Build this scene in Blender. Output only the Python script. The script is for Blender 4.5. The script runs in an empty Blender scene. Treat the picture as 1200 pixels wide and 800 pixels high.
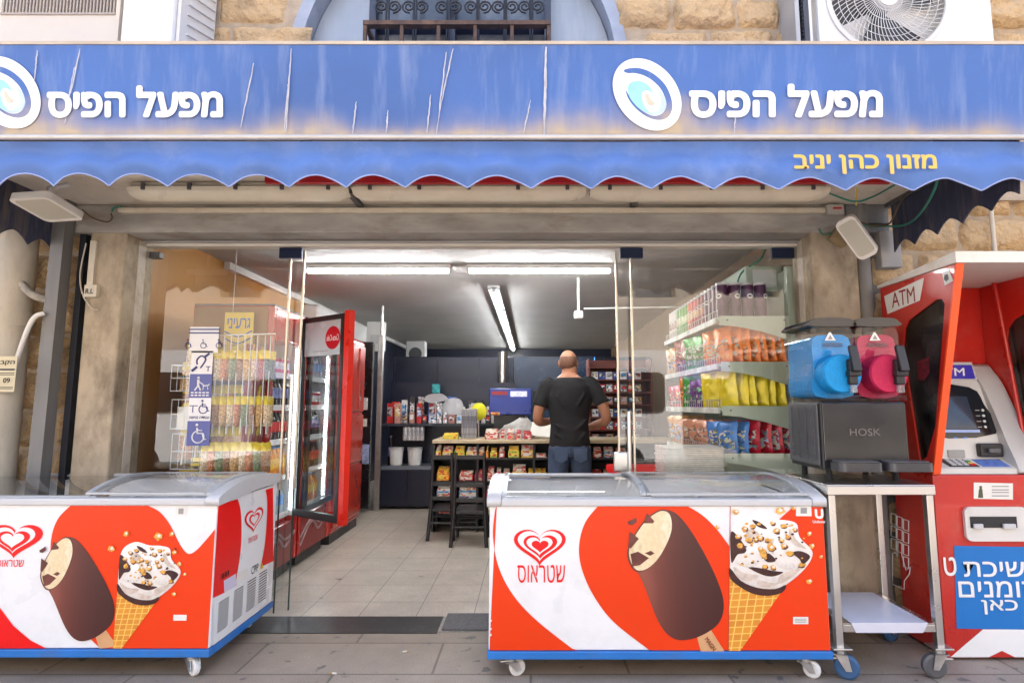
import bpy, bmesh, math, random
from mathutils import Vector, Matrix, noise
R = math.radians
random.seed(7)
SC = bpy.context.scene
COL = SC.collection

# ------------------------------------------------------------------ camera, sky, sun, exposure
CAM_H, PITCH, FPX, PPX = 1.22, R(6.4), 660.0, 622.0
cam_data = bpy.data.cameras.new('camera')
cam_data.sensor_width = 36.0
cam_data.lens = FPX / 1200 * 36
cam_data.shift_x = -(PPX - 600) / 1200
cam_data.clip_start = 0.05
cam_data.clip_end = 500
cam = bpy.data.objects.new('camera', cam_data)
COL.objects.link(cam)
cam.location = (0, 0, CAM_H)
cam.rotation_euler = (R(90) + PITCH, 0, 0)
SC.camera = cam

SUN_EL = R(63)
world = bpy.data.worlds.new('World'); SC.world = world
world.use_nodes = True
nt = world.node_tree; nt.nodes.clear()
wo = nt.nodes.new('ShaderNodeOutputWorld'); bg = nt.nodes.new('ShaderNodeBackground'); sky = nt.nodes.new('ShaderNodeTexSky')
sky.sky_type = 'NISHITA'; sky.sun_disc = False
sky.sun_elevation = SUN_EL; sky.sun_rotation = R(8); sky.dust_density = 3.0; sky.ozone_density = 0.6
bg.inputs['Strength'].default_value = 0.15
nt.links.new(sky.outputs[0], bg.inputs[0]); nt.links.new(bg.outputs[0], wo.inputs[0])
sun_d = bpy.data.lights.new('sun', 'SUN'); sun_d.energy = 5.0; sun_d.angle = R(0.53); sun_d.color = (1, .95, .88)
sun = bpy.data.objects.new('sun', sun_d); COL.objects.link(sun)
sdir = Vector((-math.cos(SUN_EL) * math.sin(R(8)), -math.cos(SUN_EL) * math.cos(R(8)), -math.sin(SUN_EL)))
sun.rotation_euler = sdir.to_track_quat('-Z', 'Y').to_euler()
sun.location = (0, 20, 30)

SC.render.engine = 'CYCLES'
SC.view_settings.view_transform = 'Standard'
SC.view_settings.look = 'None'
SC.view_settings.exposure = 2.42
SC.view_settings.gamma = 1
cy = SC.cycles
cy.use_denoising = True
cy.max_bounces = 10; cy.diffuse_bounces = 5; cy.glossy_bounces = 4; cy.transmission_bounces = 8; cy.transparent_max_bounces = 24
cy.sample_clamp_indirect = 6.0
cy.caustics_reflective = False; cy.caustics_refractive = False

# ------------------------------------------------------------------ pixel rays of the photograph (measuring tool)
def ray(px, py):
    u = (px - PPX) / FPX; v = (400 - py) / FPX
    return Vector((u, math.cos(PITCH) - v * math.sin(PITCH), math.sin(PITCH) + v * math.cos(PITCH)))
CP = Vector((0, 0, CAM_H))
def at(px, py, Y):
    d = ray(px, py); return CP + d * (Y / d.y)
def atX(px, py, X):
    d = ray(px, py); return CP + d * (X / d.x)
def atZ(px, py, Z):
    d = ray(px, py); return CP + d * ((Z - CAM_H) / d.z)
def hit(px, py, P, N):
    d = ray(px, py); return CP + d * ((P - CP).dot(N) / d.dot(N))

# ------------------------------------------------------------------ materials
MATS = {}
def lin(c):
    return tuple(((x / 255) / 12.92 if x / 255 <= .04045 else ((x / 255 + .055) / 1.055) ** 2.4) for x in c)
def mat(name, col, rough=.5, metal=0.0, var=.12, vs=6.0, bump=0.0, bs=60.0, dirt=0.0, dcol=(.25, .2, .14), ds=3.0, emit=0.0, ecol=None, spec=.5, stretch=(1, 1, 1), coat=0.0):
    """Principled surface with noise in colour and gloss, an optional worn / dirty layer and a bump."""
    if name in MATS: return MATS[name]
    m = bpy.data.materials.new(name); m.use_nodes = True; MATS[name] = m
    t = m.node_tree; n = t.nodes; L = t.links
    p = n['Principled BSDF']
    p.inputs['Roughness'].default_value = rough; p.inputs['Metallic'].default_value = metal
    p.inputs['Specular IOR Level'].default_value = spec
    p.inputs['Coat Weight'].default_value = coat
    co = n.new('ShaderNodeTexCoord'); mp = n.new('ShaderNodeMapping'); mp.inputs['Scale'].default_value = stretch
    L.new(co.outputs['Object'], mp.inputs[0])
    base = n.new('ShaderNodeRGB'); base.outputs[0].default_value = (*col[:3], 1)
    cur = base.outputs[0]
    if var > 0:
        no = n.new('ShaderNodeTexNoise'); no.inputs['Scale'].default_value = vs; no.inputs['Detail'].default_value = 6
        L.new(mp.outputs[0], no.inputs['Vector'])
        r = n.new('ShaderNodeMapRange'); r.inputs[1].default_value = .25; r.inputs[2].default_value = .75
        r.inputs[3].default_value = 1 - var; r.inputs[4].default_value = 1 + var
        L.new(no.outputs[0], r.inputs[0])
        mx = n.new('ShaderNodeVectorMath'); mx.operation = 'SCALE'
        L.new(cur, mx.inputs[0]); L.new(r.outputs[0], mx.inputs['Scale']); cur = mx.outputs[0]
        rr = n.new('ShaderNodeMapRange'); rr.inputs[1].default_value = .2; rr.inputs[2].default_value = .8
        rr.inputs[3].default_value = max(.02, rough - .08); rr.inputs[4].default_value = min(1, rough + .1)
        L.new(no.outputs[0], rr.inputs[0]); L.new(rr.outputs[0], p.inputs['Roughness'])
    if dirt > 0:
        n2 = n.new('ShaderNodeTexNoise'); n2.inputs['Scale'].default_value = ds; n2.inputs['Detail'].default_value = 9; n2.inputs['Roughness'].default_value = .68
        L.new(mp.outputs[0], n2.inputs['Vector'])
        r2 = n.new('ShaderNodeMapRange'); r2.inputs[1].default_value = .5; r2.inputs[2].default_value = .72; r2.inputs[3].default_value = 0; r2.inputs[4].default_value = dirt
        L.new(n2.outputs[0], r2.inputs[0])
        m2 = n.new('ShaderNodeMix'); m2.data_type = 'RGBA'
        L.new(r2.outputs[0], m2.inputs[0]); L.new(cur, m2.inputs[6]); m2.inputs[7].default_value = (*dcol, 1); cur = m2.outputs[2]
    L.new(cur, p.inputs['Base Color'])
    if bump > 0:
        n3 = n.new('ShaderNodeTexNoise'); n3.inputs['Scale'].default_value = bs; n3.inputs['Detail'].default_value = 8
        L.new(mp.outputs[0], n3.inputs['Vector'])
        b = n.new('ShaderNodeBump'); b.inputs['Strength'].default_value = bump; b.inputs['Distance'].default_value = .01
        L.new(n3.outputs[0], b.inputs['Height']); L.new(b.outputs[0], p.inputs['Normal'])
    if emit > 0:
        p.inputs['Emission Color'].default_value = (*(ecol or col), 1); p.inputs['Emission Strength'].default_value = emit
    return m

def print_mat(name, cols, scale=22, rough=.3, metal=.0, bump=.25):
    """busy printed packaging: patches of several inks"""
    if name in MATS: return MATS[name]
    m = bpy.data.materials.new(name); m.use_nodes = True; MATS[name] = m; n = m.node_tree.nodes; L = m.node_tree.links; p = n['Principled BSDF']
    p.inputs['Roughness'].default_value = rough; p.inputs['Metallic'].default_value = metal
    co = n.new('ShaderNodeTexCoord'); oi = n.new('ShaderNodeObjectInfo'); ad = n.new('ShaderNodeVectorMath'); ad.operation = 'ADD'
    L.new(co.outputs['Object'], ad.inputs[0]); sc_ = n.new('ShaderNodeMath'); sc_.operation = 'MULTIPLY'; sc_.inputs[1].default_value = 9.0; L.new(oi.outputs['Random'], sc_.inputs[0]); L.new(sc_.outputs[0], ad.inputs[1])
    mp = n.new('ShaderNodeMapping'); mp.inputs['Scale'].default_value = (1, 1, 1.5); L.new(ad.outputs[0], mp.inputs[0])
    w = n.new('ShaderNodeTexNoise'); w.inputs['Scale'].default_value = scale * .5; L.new(mp.outputs[0], w.inputs['Vector'])
    mx = n.new('ShaderNodeVectorMath'); mx.operation = 'MULTIPLY_ADD'; L.new(w.outputs['Color'], mx.inputs[0]); mx.inputs[1].default_value = (.05, .05, .05); L.new(mp.outputs[0], mx.inputs[2])
    v = n.new('ShaderNodeTexVoronoi'); v.inputs['Scale'].default_value = scale; L.new(mx.outputs[0], v.inputs['Vector'])
    sp = n.new('ShaderNodeSeparateXYZ'); L.new(v.outputs['Color'], sp.inputs[0])
    r = n.new('ShaderNodeValToRGB'); r.color_ramp.interpolation = 'CONSTANT'; e = r.color_ramp.elements
    while len(e) < len(cols): e.new(.5)
    for i, (q, c) in enumerate(zip(e, cols)): q.position = i / len(cols); q.color = (*c, 1)
    L.new(sp.outputs[0], r.inputs[0]); L.new(r.outputs[0], p.inputs['Base Color'])
    b = n.new('ShaderNodeBump'); b.inputs['Strength'].default_value = bump; b.inputs['Distance'].default_value = .01
    n3 = n.new('ShaderNodeTexNoise'); n3.inputs['Scale'].default_value = 18; L.new(co.outputs['Object'], n3.inputs['Vector']); L.new(n3.outputs[0], b.inputs['Height']); L.new(b.outputs[0], p.inputs['Normal'])
    return m

def glass(name, tint=(1, 1, 1), base=.045, rough=0.0, smear=0.0):
    """Thin clear sheet: see-through, mirror-like at grazing angles, with a faint film of dust."""
    if name in MATS: return MATS[name]
    m = bpy.data.materials.new(name); m.use_nodes = True; MATS[name] = m
    t = m.node_tree; n = t.nodes; L = t.links; n.clear()
    o = n.new('ShaderNodeOutputMaterial'); tr = n.new('ShaderNodeBsdfTransparent'); tr.inputs[0].default_value = (*tint, 1)
    gl = n.new('ShaderNodeBsdfGlossy'); gl.inputs['Roughness'].default_value = rough
    lw = n.new('ShaderNodeLayerWeight'); lw.inputs[0].default_value = .5
    pw = n.new('ShaderNodeMath'); pw.operation = 'POWER'; pw.inputs[1].default_value = 4.0; L.new(lw.outputs['Facing'], pw.inputs[0])
    ma = n.new('ShaderNodeMath'); ma.operation = 'MULTIPLY_ADD'; ma.inputs[1].default_value = .9; ma.inputs[2].default_value = base; ma.use_clamp = True
    L.new(pw.outputs[0], ma.inputs[0])
    mx = n.new('ShaderNodeMixShader'); L.new(ma.outputs[0], mx.inputs[0]); L.new(tr.outputs[0], mx.inputs[1]); L.new(gl.outputs[0], mx.inputs[2])
    out = mx.outputs[0]
    if smear > 0:
        co = n.new('ShaderNodeTexCoord'); no = n.new('ShaderNodeTexNoise'); no.inputs['Scale'].default_value = 5; no.inputs['Detail'].default_value = 8
        L.new(co.outputs['Object'], no.inputs['Vector'])
        r = n.new('ShaderNodeMapRange'); r.inputs[1].default_value = .4; r.inputs[2].default_value = .75; r.inputs[3].default_value = 0; r.inputs[4].default_value = smear
        L.new(no.outputs[0], r.inputs[0])
        df = n.new('ShaderNodeBsdfDiffuse'); df.inputs[0].default_value = (.7, .7, .68, 1)
        m2 = n.new('ShaderNodeMixShader'); L.new(r.outputs[0], m2.inputs[0]); L.new(out, m2.inputs[1]); L.new(df.outputs[0], m2.inputs[2]); out = m2.outputs[0]
    L.new(out, o.inputs[0])
    return m

# ------------------------------------------------------------------ mesh builder
ORG = {}
def basis(n, up=Vector((0, 0, 1))):
    n = Vector(n).normalized()
    if abs(n.dot(up)) > .98: up = Vector((0, 1, 0))
    x = up.cross(n).normalized(); y = n.cross(x)
    return Matrix((x, y, n)).transposed()

class MB:
    def __init__(s): s.v = []; s.f = []; s.mi = []; s.sm = []
    def add(s, vs, fs, m=0, smooth=False):
        o = len(s.v); s.v += [Vector(q) for q in vs]
        for f in fs: s.f.append([i + o for i in f]); s.mi.append(m); s.sm.append(smooth)
        return s
    def box(s, x0, x1, y0, y1, z0, z1, m=0, b=0.0, rot=None, seg=2):
        c = Vector(((x0 + x1) / 2, (y0 + y1) / 2, (z0 + z1) / 2)); h = Vector((abs(x1 - x0) / 2, abs(y1 - y0) / 2, abs(z1 - z0) / 2))
        b = min(b, min(h) * .95)
        if b <= 0:
            vs = [Vector((sx * h.x, sy * h.y, sz * h.z)) for sz in (-1, 1) for sy in (-1, 1) for sx in (-1, 1)]
            fs = [(0, 2, 3, 1), (4, 5, 7, 6), (0, 1, 5, 4), (2, 6, 7, 3), (0, 4, 6, 2), (1, 3, 7, 5)]
        else:
            bm = bmesh.new(); bmesh.ops.create_cube(bm, size=1)
            for q in bm.verts: q.co = Vector((q.co.x * h.x * 2, q.co.y * h.y * 2, q.co.z * h.z * 2))
            bmesh.ops.bevel(bm, geom=list(bm.edges), offset=b, segments=seg, profile=.5, affect='EDGES')
            bm.verts.index_update(); vs = [q.co.copy() for q in bm.verts]; fs = [[q.index for q in f.verts] for f in bm.faces]; bm.free()
        if rot is not None: vs = [rot @ q for q in vs]
        return s.add([q + c for q in vs], fs, m, False)
    def cbox(s, c, size, rot=None, m=0, b=0.0):
        c = Vector(c); h = Vector(size) / 2
        return s.box(c.x - h.x, c.x + h.x, c.y - h.y, c.y + h.y, c.z - h.z, c.z + h.z, m, b, rot)
    def cyl(s, p0, p1, r0, r1=None, n=16, m=0, caps=True):
        p0, p1 = Vector(p0), Vector(p1); r1 = r0 if r1 is None else r1
        B = basis(p1 - p0); vs = []
        for p, r in ((p0, r0), (p1, r1)):
            vs += [p + B @ Vector((r * math.cos(2 * math.pi * i / n), r * math.sin(2 * math.pi * i / n), 0)) for i in range(n)]
        s.add(vs, [(i, (i + 1) % n, n + (i + 1) % n, n + i) for i in range(n)], m, True)
        if caps: s.add(vs, [list(range(n))[::-1], list(range(n, 2 * n))], m, False)
        return s
    def tube(s, pts, r, n=8, m=0, caps=True, flat=None):
        pts = [Vector(p) for p in pts]; k = len(pts); vs = []
        rs = r if isinstance(r, (list, tuple)) else [r] * k
        d = (pts[1] - pts[0]).normalized(); B = basis(d); x = B.col[0].copy()
        for i, p in enumerate(pts):
            t = (pts[min(i + 1, k - 1)] - pts[max(i - 1, 0)]).normalized()
            x = (x - t * x.dot(t)).normalized(); y = t.cross(x)
            for j in range(n):
                a = 2 * math.pi * j / n
                vs.append(p + x * rs[i] * math.cos(a) + y * rs[i] * math.sin(a))
        fs = [(i * n + j, i * n + (j + 1) % n, (i + 1) * n + (j + 1) % n, (i + 1) * n + j) for i in range(k - 1) for j in range(n)]
        s.add(vs, fs, m, True)
        if caps: s.add(vs[:n] + vs[-n:], [list(range(n))[::-1], list(range(n, 2 * n))], m)
        return s
    def lathe(s, prof, c, n=20, axis=(0, 0, 1), m=0, cut=None, caps=True):
        B = basis(axis); c = Vector(c); vs = []
        for r, z in prof:
            vs += [c + B @ Vector((r * math.cos(2 * math.pi * i / n), r * math.sin(2 * math.pi * i / n), z)) for i in range(n)]
        for q in range(len(prof) - 1):
            mm = m if cut is None else cut[q]
            s.add(vs[q * n:(q + 2) * n], [(i, (i + 1) % n, n + (i + 1) % n, n + i) for i in range(n)], mm, True)
        for q, o in ((0, True), (len(prof) - 1, False)):
            if caps and prof[q][0] > 1e-4:
                l = list(range(n)); s.add(vs[q * n:(q + 1) * n], [l[::-1] if o else l], m if cut is None else cut[min(q, len(cut) - 1)])
        return s
    def prism(s, poly, O, ux, uy, t, m=0, smooth=False):
        """flat outline in (u,v) extruded by t along ux x uy"""
        O, ux, uy = Vector(O), Vector(ux), Vector(uy); nn = ux.cross(uy).normalized() * t
        a = [O + ux * p[0] + uy * p[1] for p in poly]; k = len(a)
        s.add(a + [p + nn for p in a], [list(range(k))[::-1], list(range(k, 2 * k))], m)
        s.add(a + [p + nn for p in a], [(i, (i + 1) % k, k + (i + 1) % k, k + i) for i in range(k)], m, smooth)
        return s
    def band(s, out, inn, O, ux, uy, t, m=0):
        O, ux, uy = Vector(O), Vector(ux), Vector(uy); nn = ux.cross(uy).normalized() * t; k = len(out)
        A = [O + ux * p[0] + uy * p[1] for p in out]; B = [O + ux * p[0] + uy * p[1] for p in inn]
        vs = A + B + [p + nn for p in A] + [p + nn for p in B]; fs = []
        for i in range(k):
            j = (i + 1) % k
            fs += [(2 * k + i, 2 * k + j, 3 * k + j, 3 * k + i), (j, i, k + i, k + j), (i, j, 2 * k + j, 2 * k + i), (k + j, k + i, 3 * k + i, 3 * k + j)]
        s.add(vs, fs, m); return s
    def grid(s, nu, nv, fn, m=0, smooth=True, thick=0.0):
        vs = [Vector(fn(i / nu, j / nv)) for j in range(nv + 1) for i in range(nu + 1)]
        fs = [(j * (nu + 1) + i, j * (nu + 1) + i + 1, (j + 1) * (nu + 1) + i + 1, (j + 1) * (nu + 1) + i) for j in range(nv) for i in range(nu)]
        s.add(vs, fs, m, smooth); return s
    def ball(s, c, r, n=14, k=9, m=0):
        r = Vector(r) if not isinstance(r, (int, float)) else Vector((r, r, r)); c = Vector(c)
        def fn(u, v):
            a = 2 * math.pi * u; b = math.pi * (v - .5)
            return c + Vector((r.x * math.cos(a) * math.cos(b), r.y * math.sin(a) * math.cos(b), r.z * math.sin(b)))
        return s.grid(n, k, fn, m)
    def mesh(s, name, mats, org=Vector((0, 0, 0))):
        me = bpy.data.meshes.new(name)
        me.from_pydata([tuple(q - org) for q in s.v], [], s.f)
        me.polygons.foreach_set('material_index', s.mi); me.polygons.foreach_set('use_smooth', s.sm)
        for m in (mats if isinstance(mats, (list, tuple)) else [mats]): me.materials.append(m)
        me.update(); return me
    def build(s, name, mats, parent=None, org=None, fix=False):
        if org is None: org = ORG.get(parent, Vector((0, 0, 0)))
        me = s.mesh(name, mats, Vector(org))
        if fix:
            bm = bmesh.new(); bm.from_mesh(me); bmesh.ops.remove_doubles(bm, verts=bm.verts, dist=1e-5); bmesh.ops.recalc_face_normals(bm, faces=bm.faces); bm.to_mesh(me); bm.free()
        o = bpy.data.objects.new(name, me); COL.objects.link(o)
        if parent is not None: o.parent = parent
        else: o.location = org
        ORG[o] = Vector(org)
        return o

def thing(name, label, cat, loc=(0, 0, 0), group=None, rz=0):
    o = bpy.data.objects.new(name, None); COL.objects.link(o); o.location = loc; o.rotation_euler = (0, 0, rz)
    o.empty_display_size = .1; o['label'] = label; o['category'] = cat
    if group: o['group'] = group
    ORG[o] = Vector(loc); return o
def tag(o, label, cat, group=None):
    o['label'] = label; o['category'] = cat
    if group: o['group'] = group
    return o
def single(mb, name, mats, label, cat, loc, group=None, fix=False):
    return tag(mb.build(name, mats, None, loc, fix), label, cat, group)
def struct(mb, name, mats, org=(0, 0, 0)):
    o = mb.build(name, mats, None, org); o['kind'] = 'structure'; return o
def kids(o): return [c for c in bpy.data.objects if c.parent is o]
def dup(root, loc=None, rz=None, label=None, group=None):
    def cp(o, par):
        c = o.copy(); COL.objects.link(c); c.parent = par
        for k in kids(o): cp(k, c)
        return c
    r = cp(root, None)
    if loc is not None: r.location = loc
    if rz is not None: r.rotation_euler = (0, 0, rz)
    if label: r['label'] = label
    if group: r['group'] = group
    return r
def place(me, name, loc, rot=(0, 0, 0), label=None, cat=None, group=None, scale=None):
    o = bpy.data.objects.new(name, me); COL.objects.link(o); o.location = loc; o.rotation_euler = rot
    if scale: o.scale = scale
    return tag(o, label, cat, group) if label else o

def lettering(txt, name, m, parent, O, ux, uy, w, h, bold=.0, ext=.001, heb=False):
    """raised lettering fitted into a w x h rectangle whose lower left corner is O"""
    cu = bpy.data.curves.new('lettering', 'FONT'); cu.body = txt[::-1] if heb else txt
    cu.size = 1; cu.offset = 0; cu.resolution_u = 4; cu.extrude = 0
    o = bpy.data.objects.new('lettering', cu); COL.objects.link(o)
    dg = bpy.context.evaluated_depsgraph_get(); dg.update()
    me = bpy.data.meshes.new_from_object(o.evaluated_get(dg)); bpy.data.objects.remove(o); bpy.data.curves.remove(cu)
    if bold > 0:                                                   # heavier strokes: the glyphs thickened all round
        bm = bmesh.new(); bm.from_mesh(me); base = [v.co.copy() for v in bm.verts]; fs = [[v.index for v in f_.verts] for f_ in bm.faces]
        for k in range(8):
            a = 2 * math.pi * k / 8; vs = [bm.verts.new(c + Vector((bold * math.cos(a), bold * math.sin(a), .004 * (k + 1)))) for c in base]
            for f_ in fs: bm.faces.new([vs[i] for i in f_])
        bm.to_mesh(me); bm.free()
    xs = [q.co.x for q in me.vertices]; ys = [q.co.y for q in me.vertices]
    x0, x1, y0, y1 = min(xs), max(xs), min(ys), max(ys)
    ux, uy = Vector(ux).normalized(), Vector(uy).normalized(); nn = ux.cross(uy).normalized(); O = Vector(O) - ORG.get(parent, Vector((0, 0, 0)))
    bm = bmesh.new(); bm.from_mesh(me)
    for q in bm.verts:
        q.co = O + ux * ((q.co.x - x0) / (x1 - x0) * w) + uy * ((q.co.y - y0) / (y1 - y0) * h) + nn * (ext + q.co.z * .05)
    bm.to_mesh(me); bm.free(); me.name = name
    me.materials.clear(); me.materials.append(m)
    o = bpy.data.objects.new(name, me); COL.objects.link(o); o.parent = parent; ORG[o] = ORG.get(parent, Vector((0, 0, 0)))
    return o
def ell(cx, cy, a, b, ang, n=48):
    c, s_ = math.cos(ang), math.sin(ang)
    return [(cx + a * math.cos(t) * c - b * math.sin(t) * s_, cy + a * math.cos(t) * s_ + b * math.sin(t) * c) for t in [2 * math.pi * i / n for i in range(n)]]
def rrect(x0, x1, y0, y1, r, n=5):
    p = []
    for cx, cy, a0 in ((x1 - r, y1 - r, 0), (x0 + r, y1 - r, 90), (x0 + r, y0 + r, 180), (x1 - r, y0 + r, 270)):
        for i in range(n + 1):
            a = R(a0 + 90 * i / n); p.append((cx + r * math.cos(a), cy + r * math.sin(a)))
    return p
def smoothpoly(pts, n=6):
    k = len(pts); out = []
    for i in range(k):
        p0, p1, p2, p3 = [Vector((*pts[(i + j) % k][:2], 0)) for j in (-1, 0, 1, 2)]
        for q in range(n):
            t = q / n
            v = .5 * ((2 * p1) + (-p0 + p2) * t + (2 * p0 - 5 * p1 + 4 * p2 - p3) * t * t + (-p0 + 3 * p1 - 3 * p2 + p3) * t ** 3)
            out.append((v.x, v.y))
    return out
def spline(pts, n=6):
    pts = [Vector(p) for p in pts]; out = []
    for i in range(len(pts) - 1):
        p0, p1, p2, p3 = pts[max(i - 1, 0)], pts[i], pts[i + 1], pts[min(i + 2, len(pts) - 1)]
        for q in range(n):
            t = q / n
            out.append(.5 * ((2 * p1) + (-p0 + p2) * t + (2 * p0 - 5 * p1 + 4 * p2 - p3) * t * t + (-p0 + 3 * p1 - 3 * p2 + p3) * t ** 3))
    return out + [pts[-1]]
X3, Y3, Z3 = Vector((1, 0, 0)), Vector((0, 1, 0)), Vector((0, 0, 1))
# ------------------------------------------------------------------ common materials
M_white = mat('white_enamel', (.78, .78, .76), .35, var=.05, dirt=.25, dcol=(.45, .4, .33), ds=4)
M_grey_pl = mat('pale_grey_plastic', (.60, .60, .60), .35, var=.04, dirt=.15)
M_dgrey = mat('dark_grey_plastic', (.09, .09, .095), .45, var=.1)
M_black = mat('black_plastic', (.018, .018, .02), .4, var=.1)
M_rubber = mat('black_rubber', (.02, .02, .02), .8)
M_steel = mat('brushed_steel', (.66, .65, .63), .3, 1.0, var=.03, vs=6, dirt=.08, dcol=(.4, .38, .35))
M_zinc = mat('zinc_plated_steel', (.55, .54, .52), .38, 1.0, var=.15, vs=20)
M_brass = mat('champagne_anodised_edge', (.60, .54, .43), .3, .8, var=.08)
M_red = mat('red_paint', (.50, .012, .012), .32, var=.08, coat=.2)
M_glass = glass('window_glass', (.97, .985, .975), .095, 0.0, .012)
M_lid = glass('lid_glass', (.97, .985, .985), .025, .01, .0)
M_plaster = mat('dirty_plaster', (.42, .345, .25), .85, var=.28, vs=5, bump=.7, bs=26, dirt=.9, dcol=(.15, .115, .075), ds=3.4, stretch=(1.5, 1.5, .8))
M_stone = mat('rough_limestone', (.60, .42, .23), .9, var=.38, vs=7, bump=1.0, bs=34, dirt=.7, dcol=(.27, .19, .12), ds=7)
M_stone.node_tree.nodes['Bump'].inputs['Distance'].default_value = .03
M_mortar = mat('mortar', (.42, .34, .25), .95, var=.2, vs=14, bump=.5, bs=60)
M_orange = mat('ochre_wall_paint', (.40, .165, .010), .6, var=.1, vs=3, dirt=.2, dcol=(.3, .15, .05))
M_ceil = mat('stippled_ceiling', (.56, .555, .54), .8, var=.08, vs=2, bump=.9, bs=140, dirt=.2, dcol=(.42, .4, .36), ds=1.3)
M_navy = mat('navy_gloss_wall', (.010, .014, .032), .32, var=.15, vs=2)
M_cream = mat('cream_paint', (.62, .56, .45), .6, var=.12, vs=6, dirt=.6, dcol=(.36, .28, .19), ds=6, bump=.15)
M_leadblue = mat('galvanised_lintel', (.36, .345, .32), .6, .1, var=.3, vs=5, dirt=.85, dcol=(.20, .155, .11), ds=4, bump=.25, bs=20, stretch=(.7, 1, 2.2))

GY = 3.42      # plane of the shop window
WY = 3.22      # face of the wall
# ------------------------------------------------------------------ ground
def tile_mat(name, col, gap, bw, bh, var=.16, rough=.6, mortar=.012, spots=.4, bump=.3, scol=(.09, .085, .08)):
    m = bpy.data.materials.new(name); m.use_nodes = True; n = m.node_tree.nodes; L = m.node_tree.links; p = n['Principled BSDF']
    co = n.new('ShaderNodeTexCoord'); br = n.new('ShaderNodeTexBrick'); br.offset = .5 if bw != bh else 0.0
    br.inputs['Scale'].default_value = 1; br.inputs['Brick Width'].default_value = bw; br.inputs['Row Height'].default_value = bh; br.inputs['Mortar Size'].default_value = mortar
    br.inputs['Mortar Smooth'].default_value = .3
    br.inputs['Color1'].default_value = (*col, 1); br.inputs['Color2'].default_value = (*[c * (1 - var) for c in col], 1); br.inputs['Mortar'].default_value = (*gap, 1)
    L.new(co.outputs['Object'], br.inputs['Vector'])
    no = n.new('ShaderNodeTexNoise'); no.inputs['Scale'].default_value = 3.5; no.inputs['Detail'].default_value = 10; no.inputs['Roughness'].default_value = .7
    L.new(co.outputs['Object'], no.inputs['Vector'])
    r = n.new('ShaderNodeMapRange'); r.inputs[1].default_value = .3; r.inputs[2].default_value = .7; r.inputs[3].default_value = .78; r.inputs[4].default_value = 1.15; L.new(no.outputs[0], r.inputs[0])
    sc = n.new('ShaderNodeVectorMath'); sc.operation = 'SCALE'; L.new(br.outputs[0], sc.inputs[0]); L.new(r.outputs[0], sc.inputs['Scale'])
    gr = n.new('ShaderNodeTexNoise'); gr.inputs['Scale'].default_value = 160; gr.inputs['Detail'].default_value = 3; L.new(co.outputs['Object'], gr.inputs['Vector'])
    r3 = n.new('ShaderNodeMapRange'); r3.inputs[1].default_value = .3; r3.inputs[2].default_value = .7; r3.inputs[3].default_value = .8; r3.inputs[4].default_value = 1.2; L.new(gr.outputs[0], r3.inputs[0])
    s2 = n.new('ShaderNodeVectorMath'); s2.operation = 'SCALE'; L.new(sc.outputs[0], s2.inputs[0]); L.new(r3.outputs[0], s2.inputs['Scale'])
    sp = n.new('ShaderNodeTexNoise'); sp.inputs['Scale'].default_value = 11; sp.inputs['Detail'].default_value = 2; L.new(co.outputs['Object'], sp.inputs['Vector'])
    r2 = n.new('ShaderNodeMapRange'); r2.inputs[1].default_value = .64; r2.inputs[2].default_value = .70; r2.inputs[4].default_value = spots; L.new(sp.outputs[0], r2.inputs[0])
    mx = n.new('ShaderNodeMix'); mx.data_type = 'RGBA'; L.new(r2.outputs[0], mx.inputs[0]); L.new(s2.outputs[0], mx.inputs[6]); mx.inputs[7].default_value = (*scol, 1)
    L.new(mx.outputs[2], p.inputs['Base Color'])
    rr = n.new('ShaderNodeMapRange'); rr.inputs[3].default_value = rough - .15; rr.inputs[4].default_value = rough + .15; L.new(no.outputs[0], rr.inputs[0]); L.new(rr.outputs[0], p.inputs['Roughness'])
    b = n.new('ShaderNodeBump'); b.inputs['Strength'].default_value = bump; b.inputs['Distance'].default_value = .004
    ad = n.new('ShaderNodeMath'); ad.operation = 'SUBTRACT'; L.new(gr.outputs[0], ad.inputs[0]); L.new(br.outputs['Fac'], ad.inputs[1])
    L.new(ad.outputs[0], b.inputs['Height']); L.new(b.outputs[0], p.inputs['Normal'])
    return m
M_pave = tile_mat('paving_slabs', (.33, .265, .205), (.17, .135, .105), .9, .34, spots=.75, mortar=.007)
M_shopfloor = tile_mat('terrazzo_floor_tiles', (.56, .505, .43), (.2, .18, .15), .333, .333, var=.06, rough=.32, mortar=.003, spots=.12, bump=.08)
M_asph = mat('asphalt', (.055, .055, .055), .9, var=.2, vs=3, bump=.6, bs=200)
M_granite = mat('black_granite', (.022, .021, .021), .38, var=.4, vs=60, dirt=.5, dcol=(.09, .08, .07), ds=6)
struct(MB().box(-60, 60, -70, -1.2, -.3, -.15), 'ground', M_asph)
struct(MB().box(-60, 60, -7.0, -1.4, -.15 + .004, -.146 + .004), 'road', M_asph)
struct(MB().box(-14, 14, -1.2, 3.2, -.3, 0), 'pavement', M_pave)
struct(MB().box(-60, 60, -1.4, -1.2, -.3, .0, b=.015), 'kerb', mat('kerb_stone', (.4, .38, .35), .8, var=.2))
struct(MB().box(-60, 60, -9.2, -7.0, -.3, 0), 'far_pavement', M_pave)
TH0, TH1 = at(420, 742, 3).y, 0
ty0 = atZ(420, 742, .0).y; ty1 = atZ(420, 722.5, .0).y
xa = atZ(512, 742, 0).x
struct(MB().box(-2.5, xa, ty0, ty1, -.3, .004), 'threshold', M_granite)
struct(MB().box(xa, 2.0, ty0 + .02, ty1, -.3, .003), 'doorstep', mat('worn_terrazzo', (.33, .31, .28), .6, var=.3, vs=50, bump=.3, bs=100, dirt=.5, ds=20))
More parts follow.
